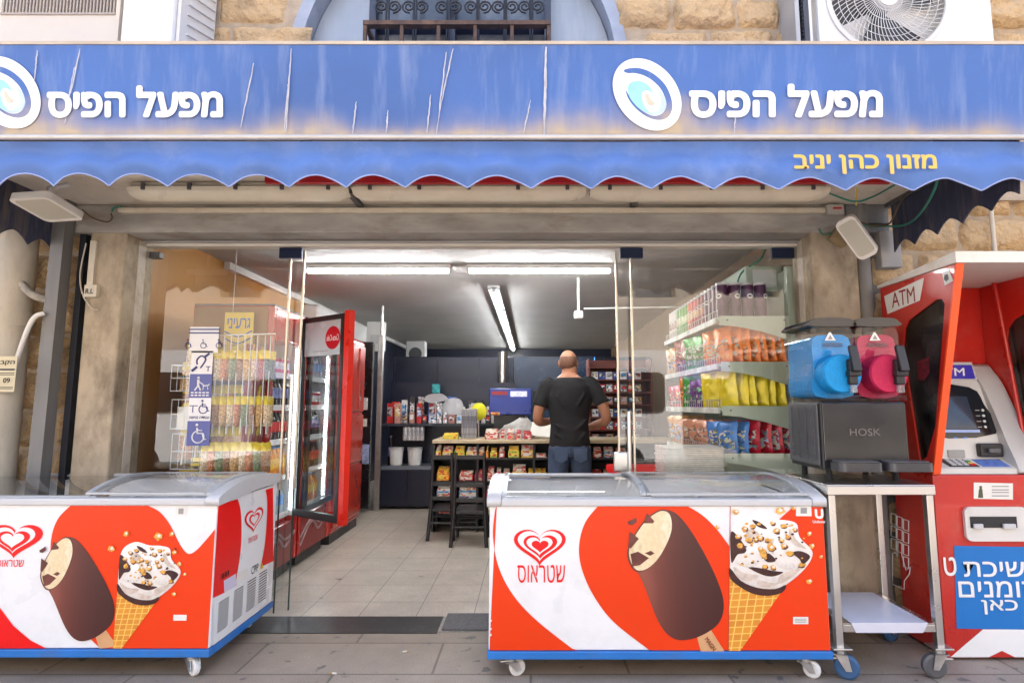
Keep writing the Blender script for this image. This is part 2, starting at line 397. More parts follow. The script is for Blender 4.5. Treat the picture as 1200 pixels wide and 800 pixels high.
struct(MB().box(-2.7, 2.0, ty1, 12.0, -.3, .002), 'shop_floor', M_shopfloor)
single(MB().box(xa + .02, xa + .55, ty0 + .03, ty1 + .02, .004, .016, b=.004), 'door_mat', mat('grey_ribbed_mat', (.15, .15, .15), .95, var=.3, vs=90, bump=.8, bs=150),
       'thin grey ribbed door mat on the step beside the black threshold', 'mat', (xa + .3, ty0 + .15, 0))

# ------------------------------------------------------------------ shop interior shell
CEIL = 2.405
LX, RX = -2.56, 1.72
struct(MB().box(LX - .15, RX + .15, GY + .06, 12.0, CEIL, CEIL + .2), 'ceiling', M_ceil)
struct(MB().box(LX - .15, LX, GY + .06, 6.3, 0, CEIL), 'side_wall', M_orange)
struct(MB().box(LX - .15, LX, 6.3, 12.0, 0, CEIL), 'inner_side_wall', M_navy)
struct(MB().box(RX, RX + .15, GY + .06, 12.0, 0, CEIL), 'right_wall', mat('ochre_right_wall', (.20, .13, .07), .7, var=.15, dirt=.3))
struct(MB().box(LX - .15, RX + .15, 12.0, 12.2, 0, CEIL + .2), 'back_wall', M_navy)
part = MB(); part.box(-1.95, RX - .01, 8.0, 8.12, 0, 1.90, b=.01)
for k in range(6): part.box(-1.95 + k * .6, -1.93 + k * .6, 7.985, 8.0, 0, 1.90)
single(part, 'partition', M_navy, 'navy gloss partition across the back of the shop', 'partition', (0, 8, 0))
# ceiling cove trim along the left wall
struct(MB().box(LX, LX + .05, 4.6, 12, CEIL - .06, CEIL - .002), 'ceiling_trim', M_white)

# ------------------------------------------------------------------ facade
def stone_wall(mb, x0, x1, z0, z1, y, seed, depth=.06, hole=None, course=(.2, .28), run=(.26, .5), m=0):
    rnd = random.Random(seed); z = z0
    while z < z1 - .02:
        h = rnd.uniform(*course); h = min(h, z1 - z); x = x0 - rnd.uniform(0, .2)
        while x < x1:
            w = rnd.uniform(*run); a, b = max(x, x0), min(x + w, x1)
            if b - a > .03 and not (hole and hole((a + b) / 2, z + h / 2)):
                g = .008; A, B, C, D = a + g, b - g, z + g, z + h - g
                dd = depth * rnd.uniform(.5, 1.1); off = rnd.uniform(0, 50); nu, nv = max(3, int((B - A) / .018)), max(3, int((D - C) / .018))
                def fn(u, v):
                    e = min(1, min(u, 1 - u) * (B - A) / .03) * min(1, min(v, 1 - v) * (D - C) / .03)
                    p = Vector((A + u * (B - A), 0, C + v * (D - C)))
                    q = noise.fractal(p * 7 + Vector((off, off, 0)), 1.0, 2.0, 4) * .5 + noise.noise(p * 26 + Vector((0, off, off))) * .32
                    jx = noise.noise(p * 9 + Vector((off, 9, 1))) * .022
                    return (p.x + jx, y - max(0, e) * (dd + dd * .9 * q) + .004, p.z + jx * .7)
                mb.grid(nu, nv, fn, m)
            x += w
        z += h
    return mb
bld = thing('stone_building', 'old limestone shop building with an arched window above a blue awning', 'building', (0, WY, 0))
aw_c = at(537, 52, WY); AR = at(735, 52, WY).x - aw_c.x; ACZ = aw_c.z - .12
def in_arch(x, z): return math.hypot(x - aw_c.x, max(0, z - ACZ)) < AR + .03
for xa_, xb_, sd in ((-3.6, aw_c.x, 3), (aw_c.x, 3.4, 4)):
    w = MB(); stone_wall(w, xa_, xb_, 3.06, 4.35, WY, sd, hole=in_arch); w.build('stone_facing', M_stone, bld)
w = MB()                                                            # mortar bed behind the stones
n = 20; ax0, ax1 = aw_c.x - AR, aw_c.x + AR
w.box(-3.8, ax0, WY - .004, WY + .35, 2.42, 4.4).box(ax1, 3.6, WY - .004, WY + .35, 2.42, 4.4).box(ax0, ax1, WY - .004, WY + .35, 2.42, 3.0)
arch = [(aw_c.x + AR * math.cos(math.pi * i / n), ACZ + AR * math.sin(math.pi * i / n)) for i in range(n + 1)]
w.prism([(ax1, ACZ)] + arch[1:-1] + [(ax0, ACZ), (ax0, 4.4), (ax1, 4.4)], (0, WY + .35, 0), X3, Z3, .354)
w.build('mortar_bed', M_mortar, bld)
MB().box(-9, 9, WY + .01, WY + .4, 4.4, 6.4).box(-9, -3.8, WY + .01, WY + .4, 0, 4.4).box(3.6, 9, WY + .01, WY + .4, 0, 4.4).build('upper_wall', M_stone, bld)  # unseen upper part, its height set by how far the shadow reaches
MB().box(-9, 9, WY + .4, 16, 6.2, 6.4).box(-9, -8.8, WY + .4, 16, 0, 6.2).box(8.8, 9, WY + .4, 16, 0, 6.2).box(-9, 9, 15.8, 16, 0, 6.2).box(-8.8, 8.8, WY + .4, 15.8, 2.75, 2.9).build('roof', M_plaster, bld)
# arched window: frame band, sheet panes, casement with bars
win = MB()
out = [(aw_c.x + AR * 1.0 * math.cos(math.pi * i / 24), ACZ + AR * math.sin(math.pi * i / 24)) for i in range(25)]
inn = [(aw_c.x + AR * .93 * math.cos(math.pi * i / 24), ACZ + AR * .93 * math.sin(math.pi * i / 24)) for i in range(25)]
O = Vector((0, WY + .14, 0))
for i in range(24):
    win.prism([out[i], out[i + 1], inn[i + 1], inn[i]], O, X3, Z3, .16)
win.box(ax0, ax0 + .07, WY - .02, WY + .14, 3.0, ACZ).box(ax1 - .07, ax1, WY - .02, WY + .14, 3.0, ACZ)
M_frameblue = mat('blue_grey_frame', (.30, .34, .42), .5, var=.15, dirt=.4, dcol=(.5, .5, .5))
wf = win.build('arched_window', M_frameblue, bld)
pn = MB(); pn.prism([(aw_c.x + AR * .925 * math.cos(math.pi * i / 24), ACZ + AR * .925 * math.sin(math.pi * i / 24)) for i in range(25)] + [(ax0 + .075, 3.0), (ax1 - .075, 3.0)], (0, WY + .12, 0), X3, Z3, .02)
pn.build('sheet_panel', mat('weathered_blue_sheet', (.33, .38, .44), .4, .2, var=.18, vs=2, dirt=.5, dcol=(.5, .5, .5), ds=3, stretch=(3, 1, .5)), wf)
g0, g1 = at(435, 26, WY - .05), at(642, 26, WY - .05)
cas = MB(); zc = g0.z
for x in (g0.x, (g0.x + g1.x) / 2 - .05, g1.x): cas.box(x - .02, x + .02, WY - .03, WY + .06, 3.0, 4.2)
cas.box(g0.x, g1.x, WY - .028, WY + .05, zc - .02, zc + .02)
cas.build('casement', mat('dark_blue_frame', (.035, .045, .075), .45, var=.2), wf)
MB().box(g0.x + .02, g1.x - .02, WY + .04, WY + .06, 3.0, 4.2).build('pane', mat('dirty_pane', (.10, .12, .15), .12, var=.4, vs=3, dirt=.45, dcol=(.4, .42, .45)), wf)
gr = thing('window_grille', 'rusty iron window grille with scrolls in front of the arched window', 'grille', (aw_c.x, WY - .1, 3.2))
yb = WY - .16; b0, b1 = at(426, 28, yb), at(645, 28, yb); t = MB()
t.box(b0.x, b1.x, yb - .012, yb + .03, b0.z - .012, b0.z + .014).box(b0.x, b1.x, yb - .01, yb + .02, 3.05, 3.07)
for k in range(6): x = b0.x + .01 + (b1.x - b0.x - .02) * k / 5; t.box(x - .01, x + .01, yb - .006, yb + .014, 3.07, b0.z - .012)
for x in (b0.x + .01, b1.x - .01): t.box(x - .012, x + .012, yb, WY - .03, b0.z - .01, b0.z + .01)
t.build('rail', mat('rusty_iron', (.10, .06, .045), .7, .3, var=.4, vs=20, dirt=.6, dcol=(.3, .17, .1), ds=12), gr)
t = MB(); zz = at(500, 17, WY - .06).z
for cx in (447, 462, 479, 494, 518, 533, 552, 568, 584, 600, 615, 630):
    c = at(cx, 8, WY - .07); s_ = 1 if cx in (447, 479, 518, 552, 584, 615) else -1
    t.tube([(c.x + s_ * (.010 + .032 * q / 18) * math.cos(q * .62), WY - .07, c.z + .0 + (.010 + .032 * q / 18) * math.sin(q * .62)) for q in range(19)], .006, 6)
    t.tube([(c.x + s_ * .046, WY - .07, 3.3), (c.x + s_ * .046, WY - .07, 4.0)], .006, 6)
t.build('scroll', mat('black_iron', (.025, .025, .03), .5, .4, var=.2), gr)

# ground floor piers, stone at both ends
lp0, lp1 = at(95, 400, WY).x, at(138, 400, WY).x
pl = MB(); pl.box(lp0, lp1 + .0, WY, GY + .05, 0, 2.33, b=.012).box(at(75, 400, WY + .05).x, lp0 - .005, WY + .1, GY + .05, 0, 2.33)
pl.build('pillar', M_plaster, bld)
rp0, rp1 = at(957, 400, WY).x, at(1012, 400, WY).x
pr = MB(); pr.box(rp0, rp1, WY, GY + .05, 0, 2.33, b=.012).build('pillar', M_plaster, bld)
MB().box(at(1012, 400, WY).x + .005, at(1045, 400, WY).x, WY + .05, GY, 0, 2.33).build('pier', mat('dark_plaster', (.16, .145, .125), .9, var=.3, bump=.3, dirt=.4, dcol=(.07, .06, .05)), bld)
st = MB(); stone_wall(st, -4.2, at(70, 400, WY).x, 0, 2.42, WY + .1, 8, depth=.06); st.build('stone_base', M_stone, bld); st = MB(); stone_wall(st, at(1030, 400, WY).x, 4.2, 0, 3.1, WY + .06, 9, depth=.06)
st.build('stone_base', M_stone, bld)
MB().box(-4.3, at(70, 400, WY).x, WY + .1, GY + .3, 0, 2.42).build('mortar_base', M_mortar, bld); MB().box(at(1030, 400, WY).x, 4.3, WY + .06, GY + .3, 0, 3.1).build('mortar_base', M_mortar, bld)
MB().box(at(60, 400, WY).x - .02, lp0 + .02, GY + .055, GY + .3, 0, 2.42).box(rp0 + .1, at(1040, 400, WY).x, GY + .055, GY + .3, 0, 2.42).build('return_wall', M_plaster, bld)
# soffit slab
sz = at(600, 240, WY).z; sx0, sx1 = at(20, 230, WY).x - .3, at(1040, 240, WY).x
sl = MB(); sl.box(sx0, sx1, 2.80, WY + .02, sz, sz + .2, b=.01)
sl.build('soffit', mat('soffit_paint', (.74, .69, .60), .8, var=.15, vs=4, dirt=.7, dcol=(.38, .29, .19), ds=4, bump=.2), bld)
# lintel / shutter box
l0, l1 = at(78, 262, WY).x, at(990, 262, WY).x; zt, zb, zr = at(600, 244, WY).z, at(600, 273, WY).z, at(600, 287, GY).z
MB().box(l0, l1, WY - .01, GY + .05, zb, sz - .002, b=.006).build('lintel', M_leadblue, bld)
MB().box(at(133, 280, GY).x, at(960, 280, GY).x, GY - .06, GY + .06, zr, zb - .003, b=.004).build('head_rail', mat('grey_head_rail', (.36, .35, .34), .45, .3, var=.15, stretch=(1, 1, 4), dirt=.3), bld)
sx = at(1040, 262, WY).x
MB().box(l1 + .003, sx, WY - .012, GY, at(1000, 262, WY).z, sz - .002).box(l1 + .003, sx, WY - .012, GY, zb, at(1000, 264, WY).z).build('lintel_end', mat('dark_lintel_end', (.16, .16, .16), .7, var=.3, dirt=.5), bld)

# wooden strip of peeling paint beside the left window
MB().box(lp1 + .002, at(146, 400, GY).x - .03, GY - .09, GY - .02, 0, zb - .01, b=.006).build('peeling_trim', mat('peeling_cream_paint', (.60, .54, .46), .7, var=.2, vs=9, dirt=.8, dcol=(.33, .24, .16), ds=9, bump=.5, bs=25), bld)
MB().box(at(949, 400, GY).x + .03, rp0 - .002, GY - .09, GY - .02, 0, zb - .01, b=.006).build('peeling_trim', MATS['peeling_cream_paint'], bld)

# ------------------------------------------------------------------ shop front
sf = thing('glass_shopfront', 'shop front of clear glass panels in a pale frame with an open middle', 'shop front', ((LX + RX) / 2, GY, 0))
fx0, fx1, fz = at(143, 400, GY).x, at(951, 400, GY).x, at(600, 290, GY).z
f = MB(); fr = .035
f.box(fx0 - .03, fx0, GY - .03, GY + .04, 0, fz + .04).box(fx1, fx1 + .03, GY - .03, GY + .04, 0, fz + .04)
f.box(fx0, fx1, GY - .03, GY + .04, fz, fz + .035)
f.build('frame', mat('cream_aluminium', (.70, .66, .58), .45, var=.06, dirt=.3, dcol=(.45, .4, .3)), sf)
ex, ex2 = at(336, 400, GY).x, at(741, 400, GY).x
ix, ix2 = at(353, 400, GY + .06).x, at(723, 400, GY + .06).x
def pane(x0, x1, y, edges, name='glass_panel'):
    g = MB().add([(x0, y, .02), (x1, y, .02), (x1, y, fz - .004), (x0, y, fz - .004)], [(0, 1, 2, 3)]).build(name, M_glass, sf)
    e = MB()
    for q in edges: e.box(q - .006, q + .006, y - .009, y + .009, .72, fz - .004, b=.003); e.box(q - .003, q + .003, y - .005, y + .005, .02, .719, 1)
    e.build('edge_trim', [M_brass, mat('glass_edge_green', (.03, .06, .05), .15, var=0)], g)
    return g
p1 = pane(fx0 + .002, ex, GY, [ex]); p2 = pane(ex2, fx1 - .002, GY, [ex2])
d1 = pane(ex - .02, ix, GY + .05, [ix], 'sliding_door'); d2 = pane(ix2, ex2 + .02, GY + .05, [ix2], 'sliding_door')
M_fit = mat('dark_blue_fitting', (.02, .03, .07), .35, .5)
for px in (341, 740, 917): q = at(px, 302, GY); MB().box(q.x - .07, q.x + .07, GY - .014, GY + .014, fz - .07, fz - .005, b=.003).build('patch_fitting', M_fit, sf)
q = at(175, 298, GY); MB().box(q.x - .06, q.x + .06, GY + .006, GY + .05, q.z - .02, q.z + .02, b=.005).build('sensor', M_dgrey, sf)
for d, px, y0, y1 in ((d1, 343, 440, 562), (d2, 737, 482, 556)):
    h = MB()
    for yy in (GY + .018, GY + .115):
        a, b = at(px, y0, yy), at(px, y1, yy)
        h.cyl((a.x, yy, a.z), (a.x, yy, a.z - .62 if px < 400 else a.z - .5), .014, n=16)
        for z in (a.z - .06, a.z - .4): h.cyl((a.x, min(yy, GY + .05), z), (a.x, max(yy, GY + .05), z), .008, n=10)
    h.build('pull_handle', M_steel, d)
q = at(728, 541, GY + .03); MB().box(q.x - .045, q.x + .045, GY + .02, GY + .048, q.z - .06, q.z + .06, b=.012).build('lock_box', M_steel, d2)

# sticker column on the left window (inside face)
sg = thing('accessibility_stickers', 'column of blue and white accessibility stickers on the left window', 'stickers', (at(235, 450, GY).x, GY - .004, 1.3))
M_stw = mat('sticker_white', (.8, .8, .82), .4, var=.03); M_stb = mat('sticker_violet_blue', (.10, .12, .36), .4, var=.05); M_ink = mat('sticker_ink', (.05, .06, .22), .5, var=0)
SY = GY - .004
def wheelchair(mb, c, s_):
    c = Vector(c); y = c.y
    def P(x, z): return Vector((c.x + x * s_, y, c.z + z * s_))
    o = [P(.0 + .30 * math.cos(a), -.18 + .30 * math.sin(a)) for a in [R(q) for q in range(110, 400, 12)]]
    mb.tube(o, .035 * s_, 6)
    mb.tube([P(-.08, .28), P(-.05, .0), P(.2, .0), P(.32, -.32), P(.42, -.28)], .045 * s_, 6)
    mb.tube([P(-.07, .16), P(.18, .14)], .03 * s_, 6); mb.ball(P(-.09, .42), .075 * s_, 10, 6)
def sticker(x0, y0, x1, y1, m, im, kind):
    a, b = at(x0, y1, SY), at(x1, y0, SY); w_, h_ = b.x - a.x, b.z - a.z
    s_ = MB().box(a.x, b.x, SY - .0006, SY + .0006, a.z, b.z).build('sticker', m, sg)
    g = MB(); c = Vector(((a.x + b.x) / 2, SY - .002, (a.z + b.z) / 2)); k = min(w_, h_)
    def P(x, z): return Vector((c.x + x * k, c.y, c.z + z * k))
    if kind == 'ear':
        g.tube(spline([P(-.2, -.1), P(-.22, .12), P(-.02, .3), P(.18, .16), P(.08, -.08), P(-.04, -.26)], 5), .035 * k, 6); g.tube([P(-.42, -.4), P(-.2, -.2)], .06 * k, 6); g.tube([P(.1, .22), P(.34, .42)], .05 * k, 6)
        g.box(c.x + .22 * k, c.x + .42 * k, c.y - .001, c.y, c.z - .22 * k, c.z - .18 * k).box(c.x + .3 * k, c.x + .34 * k, c.y - .001, c.y, c.z - .42 * k, c.z - .22 * k)
    elif kind == 'dog':
        g.ball(P(-.1, .36), .06 * k, 8, 6); g.tube([P(-.1, .28), P(-.1, .02)], [.07 * k, .05 * k], 6); g.tube([P(-.1, .02), P(-.24, -.2)], .035 * k, 6); g.tube([P(-.08, .02), P(.02, -.2)], .035 * k, 6); g.tube([P(-.08, .2), P(.14, .04)], .025 * k, 6)
        g.tube([P(.12, .0), P(.34, .02), P(.42, .08)], .035 * k, 6); g.tube([P(.14, 0), P(.12, -.18)], .018 * k, 6); g.tube([P(.32, 0), P(.35, -.18)], .018 * k, 6)
        for z in (-.3, -.42):
            for j in range(5): g.box(c.x + (-.4 + j * .17) * k, c.x + (-.28 + j * .17) * k, c.y - .001, c.y, c.z + (z - .03) * k, c.z + (z + .03) * k)
    elif kind == 'desk':
        wheelchair(g, P(.16, .12), k * .62); g.tube([P(-.45, .16), P(-.1, .16)], .02 * k, 6); g.tube([P(-.3, .16), P(-.3, -.14)], .02 * k, 6)
    elif kind == 'wheel': wheelchair(g, c, k * .85)
    else:
        for z in (.38, .24):
            g.box(c.x - .6 * k, c.x + .6 * k, c.y - .001, c.y, c.z + z * k, c.z + (z + .05) * k)
        for x in (-.6, 0, .6): wheelchair(g, P(x, -.16), k * .36)
    g.build('pictogram', im, s_)
    if kind == 'desk': lettering('עמדה נגישה', 'caption', im, s_, P(-.44, -.42) + Vector((0, .001, 0)), X3, Z3, .88 * k, .12 * k, .01, .0005, True)
sticker(221, 383, 257, 413, M_stw, M_ink, 'top'); sticker(223, 411, 250, 438, M_stw, M_ink, 'ear'); sticker(221, 438, 249, 466, M_stb, M_stw, 'dog'); sticker(220, 466, 248, 493, M_stw, M_ink, 'desk'); sticker(218, 493, 247, 522, M_stb, M_stw, 'wheel')

# ------------------------------------------------------------------ awning
aw = thing('awning', 'long faded blue shop awning with white Hebrew lettering and scalloped valance', 'awning', (0, 2.6, 2.3))
AY0, AY1 = 2.28, 2.235
A0 = at(622, 160.5, AY0); A1 = at(622, 52, AY1); AX0, AX1 = -3.35, 2.22
M_awn = mat('faded_blue_canvas', (.060, .138, .385), .7, var=.22, vs=1.3, bump=.12, bs=300, stretch=(1, 1, 1))
def awning_mat():
    m = M_awn; t_ = m.node_tree; n = t_.nodes; L = t_.links; p = n['Principled BSDF']
    src = p.inputs['Base Color'].links[0].from_socket
    co = n.new('ShaderNodeTexCoord'); mp = n.new('ShaderNodeMapping'); mp.inputs['Scale'].default_value = (16, 16, .9); L.new(co.outputs['Object'], mp.inputs[0])
    no = n.new('ShaderNodeTexNoise'); no.inputs['Scale'].default_value = 1; no.inputs['Detail'].default_value = 7; no.inputs['Roughness'].default_value = .62; L.new(mp.outputs[0], no.inputs['Vector'])
    r = n.new('ShaderNodeMapRange'); r.inputs[1].default_value = .5; r.inputs[2].default_value = .78; r.inputs[3].default_value = 0; r.inputs[4].default_value = .36; L.new(no.outputs[0], r.inputs[0])
    mx = n.new('ShaderNodeMix'); mx.data_type = 'RGBA'; L.new(r.outputs[0], mx.inputs[0]); L.new(src, mx.inputs[6]); mx.inputs[7].default_value = (.34, .42, .58, 1)
    sep = n.new('ShaderNodeSeparateXYZ'); L.new(co.outputs['Object'], sep.inputs[0])     # dust washed down to the lower hem of the sloping cloth
    hh = n.new('ShaderNodeMapRange'); hh.inputs[1].default_value = A0.z - 2.3 + .005; hh.inputs[2].default_value = A0.z - 2.3 + .21; hh.inputs[3].default_value = 1; hh.inputs[4].default_value = 0; L.new(sep.outputs[2], hh.inputs[0])
    ab = n.new('ShaderNodeMath'); ab.operation = 'GREATER_THAN'; ab.inputs[1].default_value = A0.z - 2.3 + .004; L.new(sep.outputs[2], ab.inputs[0])
    mp2 = n.new('ShaderNodeMapping'); mp2.inputs['Scale'].default_value = (9, 9, 1.2); L.new(co.outputs['Object'], mp2.inputs[0])
    n2 = n.new('ShaderNodeTexNoise'); n2.inputs['Scale'].default_value = 1; n2.inputs['Detail'].default_value = 8; L.new(mp2.outputs[0], n2.inputs['Vector'])
    big = n.new('ShaderNodeTexNoise'); big.inputs['Scale'].default_value = 2.2; big.inputs['Detail'].default_value = 4; L.new(co.outputs['Object'], big.inputs['Vector'])
    bp = n.new('ShaderNodeMapRange'); bp.inputs[1].default_value = .3; bp.inputs[2].default_value = .7; bp.inputs[3].default_value = 9.0; bp.inputs[4].default_value = .8; L.new(big.outputs[0], bp.inputs[0])
    pw = n.new('ShaderNodeMath'); pw.operation = 'POWER'; L.new(hh.outputs[0], pw.inputs[0]); L.new(bp.outputs[0], pw.inputs[1])
    ml = n.new('ShaderNodeMath'); ml.operation = 'MULTIPLY'; L.new(pw.outputs[0], ml.inputs[0]); L.new(n2.outputs[0], ml.inputs[1])
    m3 = n.new('ShaderNodeMath'); m3.operation = 'MULTIPLY'; L.new(ml.outputs[0], m3.inputs[0]); L.new(ab.outputs[0], m3.inputs[1])
    m4 = n.new('ShaderNodeMath'); m4.operation = 'MULTIPLY'; m4.inputs[1].default_value = 2.1; m4.use_clamp = True; L.new(m3.outputs[0], m4.inputs[0])
    mx2 = n.new('ShaderNodeMix'); mx2.data_type = 'RGBA'; L.new(m4.outputs[0], mx2.inputs[0]); L.new(mx.outputs[2], mx2.inputs[6]); mx2.inputs[7].default_value = (.46, .37, .26, 1)
    L.new(mx2.outputs[2], p.inputs['Base Color'])
awning_mat()
def panel(u, v):
    x = AX0 + u * (AX1 - AX0); q = A0.lerp(A1, v)
    return (x, q.y + .002 * math.sin(math.pi * v) + .002 * noise.noise(Vector((x * 2, v * 2, 0))), q.z)
cp = MB(); cp.grid(120, 10, panel); cp.grid(20, 4, lambda u, v: (AX0 + u * (AX1 - AX0), AY1 + v * (WY - AY1 - .06), A1.z + .18 * v)); cp.build('canopy', M_awn, aw)
MB().box(AX0, AX1, AY1 - .004, AY1 + .02, A1.z - .002, A1.z + .012).build('top_edge', mat('dusty_top_edge', (.5, .42, .33), .8, var=.2), aw)
fb = MB(); fb.tube([(AX0, AY0 - .004, A0.z - .004), (AX1, AY0 - .004, A0.z - .004)], .012, 10); fb.build('front_bar', mat('pale_metal_bar', (.52, .50, .47), .4, .5, var=.15), aw)
VZ = at(622, 166, AY0).z
per = .25
HUMP = [at(q, 206, AY0).x for q in (-460, -390, -320, -250, -178, -108, -38, 32, 96, 162, 233, 305, 373, 440, 511, 586, 660, 726, 800, 872, 952, 1029, 1110, 1188, 1270, 1350)]
def phase(x):
    for i in range(len(HUMP) - 1):
        if x < HUMP[i + 1]: return i + (x - HUMP[i]) / (HUMP[i + 1] - HUMP[i])
    return len(HUMP)
def hem(x):
    t_ = (phase(x) + .5) % 1.0                 # rounded humps, pointed tips
    s_ = abs(t_ - .5) * 2
    drop = .182 + .022 * (x + 2.2) / 4
    return VZ - drop + .055 * (1 - s_ ** 1.7) - .012
def val(u, v):
    x = AX0 + u * (AX1 - AX0); zb_ = hem(x); z = VZ + (zb_ - VZ) * v
    return (x, AY0 + .020 * math.sin(v * 6.5) * (1 - .5 * v) + .010 * noise.noise(Vector((x * 1.6, v * 1.5, 3))) + .012 * v * math.sin(phase(x) * 2 * math.pi), z)
vm = MB(); vm.grid(560, 12, val)
M_val = mat('sun_bleached_valance', (.080, .165, .42), .7, var=.16, vs=2.5, bump=.1, bs=300, dirt=.35, dcol=(.24, .32, .56), ds=4, stretch=(1.4, 1, 1.2))
vl = vm.build('valance', M_val, aw)
def hem_pt(x, dy=0):
    u = (x - AX0) / (AX1 - AX0); q = val(u, 1); return (q[0], q[1] + dy, q[2])
MB().tube([hem_pt(AX0 + (AX1 - AX0) * i / 560) for i in range(561)], .0035, 5).build('hem_tape', mat('pale_blue_hem', (.30, .36, .62), .7, var=.1), vl)
# side wings: shade on the back of the cloth put into its navy
M_wing = mat('shaded_awning_back', (.035, .042, .085), .8, var=.3, vs=3, dirt=.8, dcol=(.17, .14, .10), ds=3, stretch=(1, 6, .8))
wg0 = at(1052, 296, WY - .08)
def wing(X):
    poly = [(AY0 + .03, A0.z - .01), (AY0 + .04, A1.z - .02), (WY - .05, A1.z + .12), (WY - .05, wg0.z + .01)]
    k = 40
    for i in range(1, k):
        y = WY - .05 + (AY0 + .03 - WY + .05) * i / k
        s_ = abs(((i / k * 5) % 1.0) - .5) * 2
        poly.append((y, wg0.z + .06 + .01 * i / k - .055 * (s_ ** 1.6)))
    m = MB(); m.prism(poly, (X, 0, 0), Y3, Z3, .006); return m.build('side_wing', M_wing, aw)
wing(wg0.x); wing(at(62, 250, WY - .08).x)
# red batten and dark frame arms under the cloth
rb0 = at(310, 211, 2.72); rb1 = at(1045, 213, 2.72)
MB().box(rb0.x, rb1.x, 2.72, 2.75, rb0.z - .012, rb0.z + .05).build('red_batten', mat('red_batten_paint', (.45, .015, .02), .5, var=.15), aw)
for x in (-2.9, -1.0, .6, 2.1): MB().box(x - .015, x + .015, AY0 + .03, WY, A0.z + .02, A0.z + .05).build('frame_arm', M_dgrey, aw)
# painted emblem + words on the sloping cloth
N_aw = Vector((0, -(A1.z - A0.z), (A1.y - A0.y))).normalized(); UYA = (A1 - A0).normalized()
PAW = A0 + N_aw * .016 * -1
PAW = A0 + Vector((0, -.0015, .0))
def awp(px, py): return hit(px, py, PAW, N_aw)
M_lw = mat('white_sign_paint', (.82, .82, .80), .6, var=.05, dirt=.1, dcol=(.5, .45, .4)); M_ly = mat('yellow_sign_paint', (.72, .50, .10), .6, var=.08)
M_cy = mat('cyan_sign_paint', (.30, .62, .80), .6, var=.12, vs=20); M_pch = mat('peach_sign_paint', (.72, .52, .42), .6, var=.1); M_pb = mat('pale_blue_sign_paint', (.48, .62, .82), .6, var=.12, vs=18)
EMB = ((M_lw, [(388 + x, 410 - y) for x, y in ell(0, 0, 312, 233, R(-50), 56)], 0),
       (M_awn, [(205, 228), (225, 212), (300, 203), (380, 220), (460, 266), (530, 338), (572, 428), (584, 510), (562, 572), (520, 602), (465, 608), (395, 588), (325, 542), (268, 484), (232, 425), (222, 375), (238, 405), (262, 445), (300, 498), (360, 545), (425, 575), (480, 572), (520, 542), (538, 490), (525, 430), (490, 362), (430, 302), (360, 262), (290, 244), (235, 244)], 3),
       (M_pb, [(470, 355), (505, 400), (530, 455), (534, 505), (515, 545), (475, 568), (425, 570), (360, 545), (310, 505), (330, 500), (400, 545), (450, 548), (480, 520), (492, 470), (485, 410)], 3),
       (M_cy, [(236, 380), (240, 345), (262, 318), (305, 306), (355, 314), (402, 345), (437, 402), (412, 388), (378, 377), (352, 394), (345, 432), (358, 482), (385, 528), (405, 550), (350, 535), (295, 492), (252, 435)], 3),
       (M_pch, [(372, 420), (390, 405), (402, 425), (420, 455), (442, 470), (440, 490), (415, 495), (392, 478)], 3))
def emblem(dx, dy):
    for i, (m, pts, sm) in enumerate(EMB):
        W = [awp(700 + x * .15 + dx, 50 + y * .15 + dy) for x, y in (smoothpoly(pts, sm) if sm else pts)]
        q = MB(); q.prism([(p.x, (p - A0).dot(UYA)) for p in W][::-1], A0 + Vector((0, -.0048 - .0006 * i, 0)), X3, UYA, .0005); q.build('emblem', m, aw)
emblem(0, 0); emblem(-750, -2.5)
def aw_text(txt, x0, y0, x1, y1, bold):
    a = awp(x0, y1); b = awp(x1, y0)
    lettering(txt, 'lettering', M_lw, aw, a + Vector((0, -.003, 0)), X3, UYA, b.x - a.x, (b - Vector((b.x - a.x, 0, 0)) - a).length, bold, .001, True)
aw_text('מפעל הפיס', 807, 99, 1034, 139, .042); aw_text('מפעל הפיס', 56, 101, 262, 139, .042)
a = at(931, 204, AY0 - .03); b = at(1097, 181, AY0 - .03)
lettering('מזנון כהן יניב', 'shop_name', M_ly, aw, a, X3, Z3, b.x - a.x, b.z - a.z, .032, 0, True)
# lime drips
rnd = random.Random(5); M_drip = mat('lime_stain', (.46, .47, .52), .9, var=.25, vs=20)
for px, y0, y1, wob in ((523, 62, 158, 5), (531, 58, 130, 7), (640, 56, 158, 1), (622, 118, 158, 4), (298, 75, 150, 7), (342, 58, 155, 3), (338, 100, 156, 2), (95, 58, 110, 5), (88, 80, 145, 5), (45, 60, 100, 2), (418, 120, 158, 2), (455, 130, 158, 1), (505, 112, 157, 2), (862, 130, 158, 1)):
    k = 14; L_ = []; x = px
    for i in range(k + 1):
        f_ = i / k; xx = px - wob * 2.2 * f_ + rnd.uniform(-1, 1) * .4; wd = (.3 + .55 * math.sin(math.pi * min(1, f_ * 1.1)) + rnd.uniform(0, .4)) * (1.5 if px == 640 else .8)
        L_.append((awp(xx - wd, y0 + (y1 - y0) * f_), awp(xx + wd, y0 + (y1 - y0) * f_)))
    vs = [q + Vector((0, -.005, 0)) for pr in L_ for q in pr]
    MB().add(vs, [(2 * i, 2 * i + 2, 2 * i + 3, 2 * i + 1) for i in range(k)]).build('lime_drip', M_drip, aw)

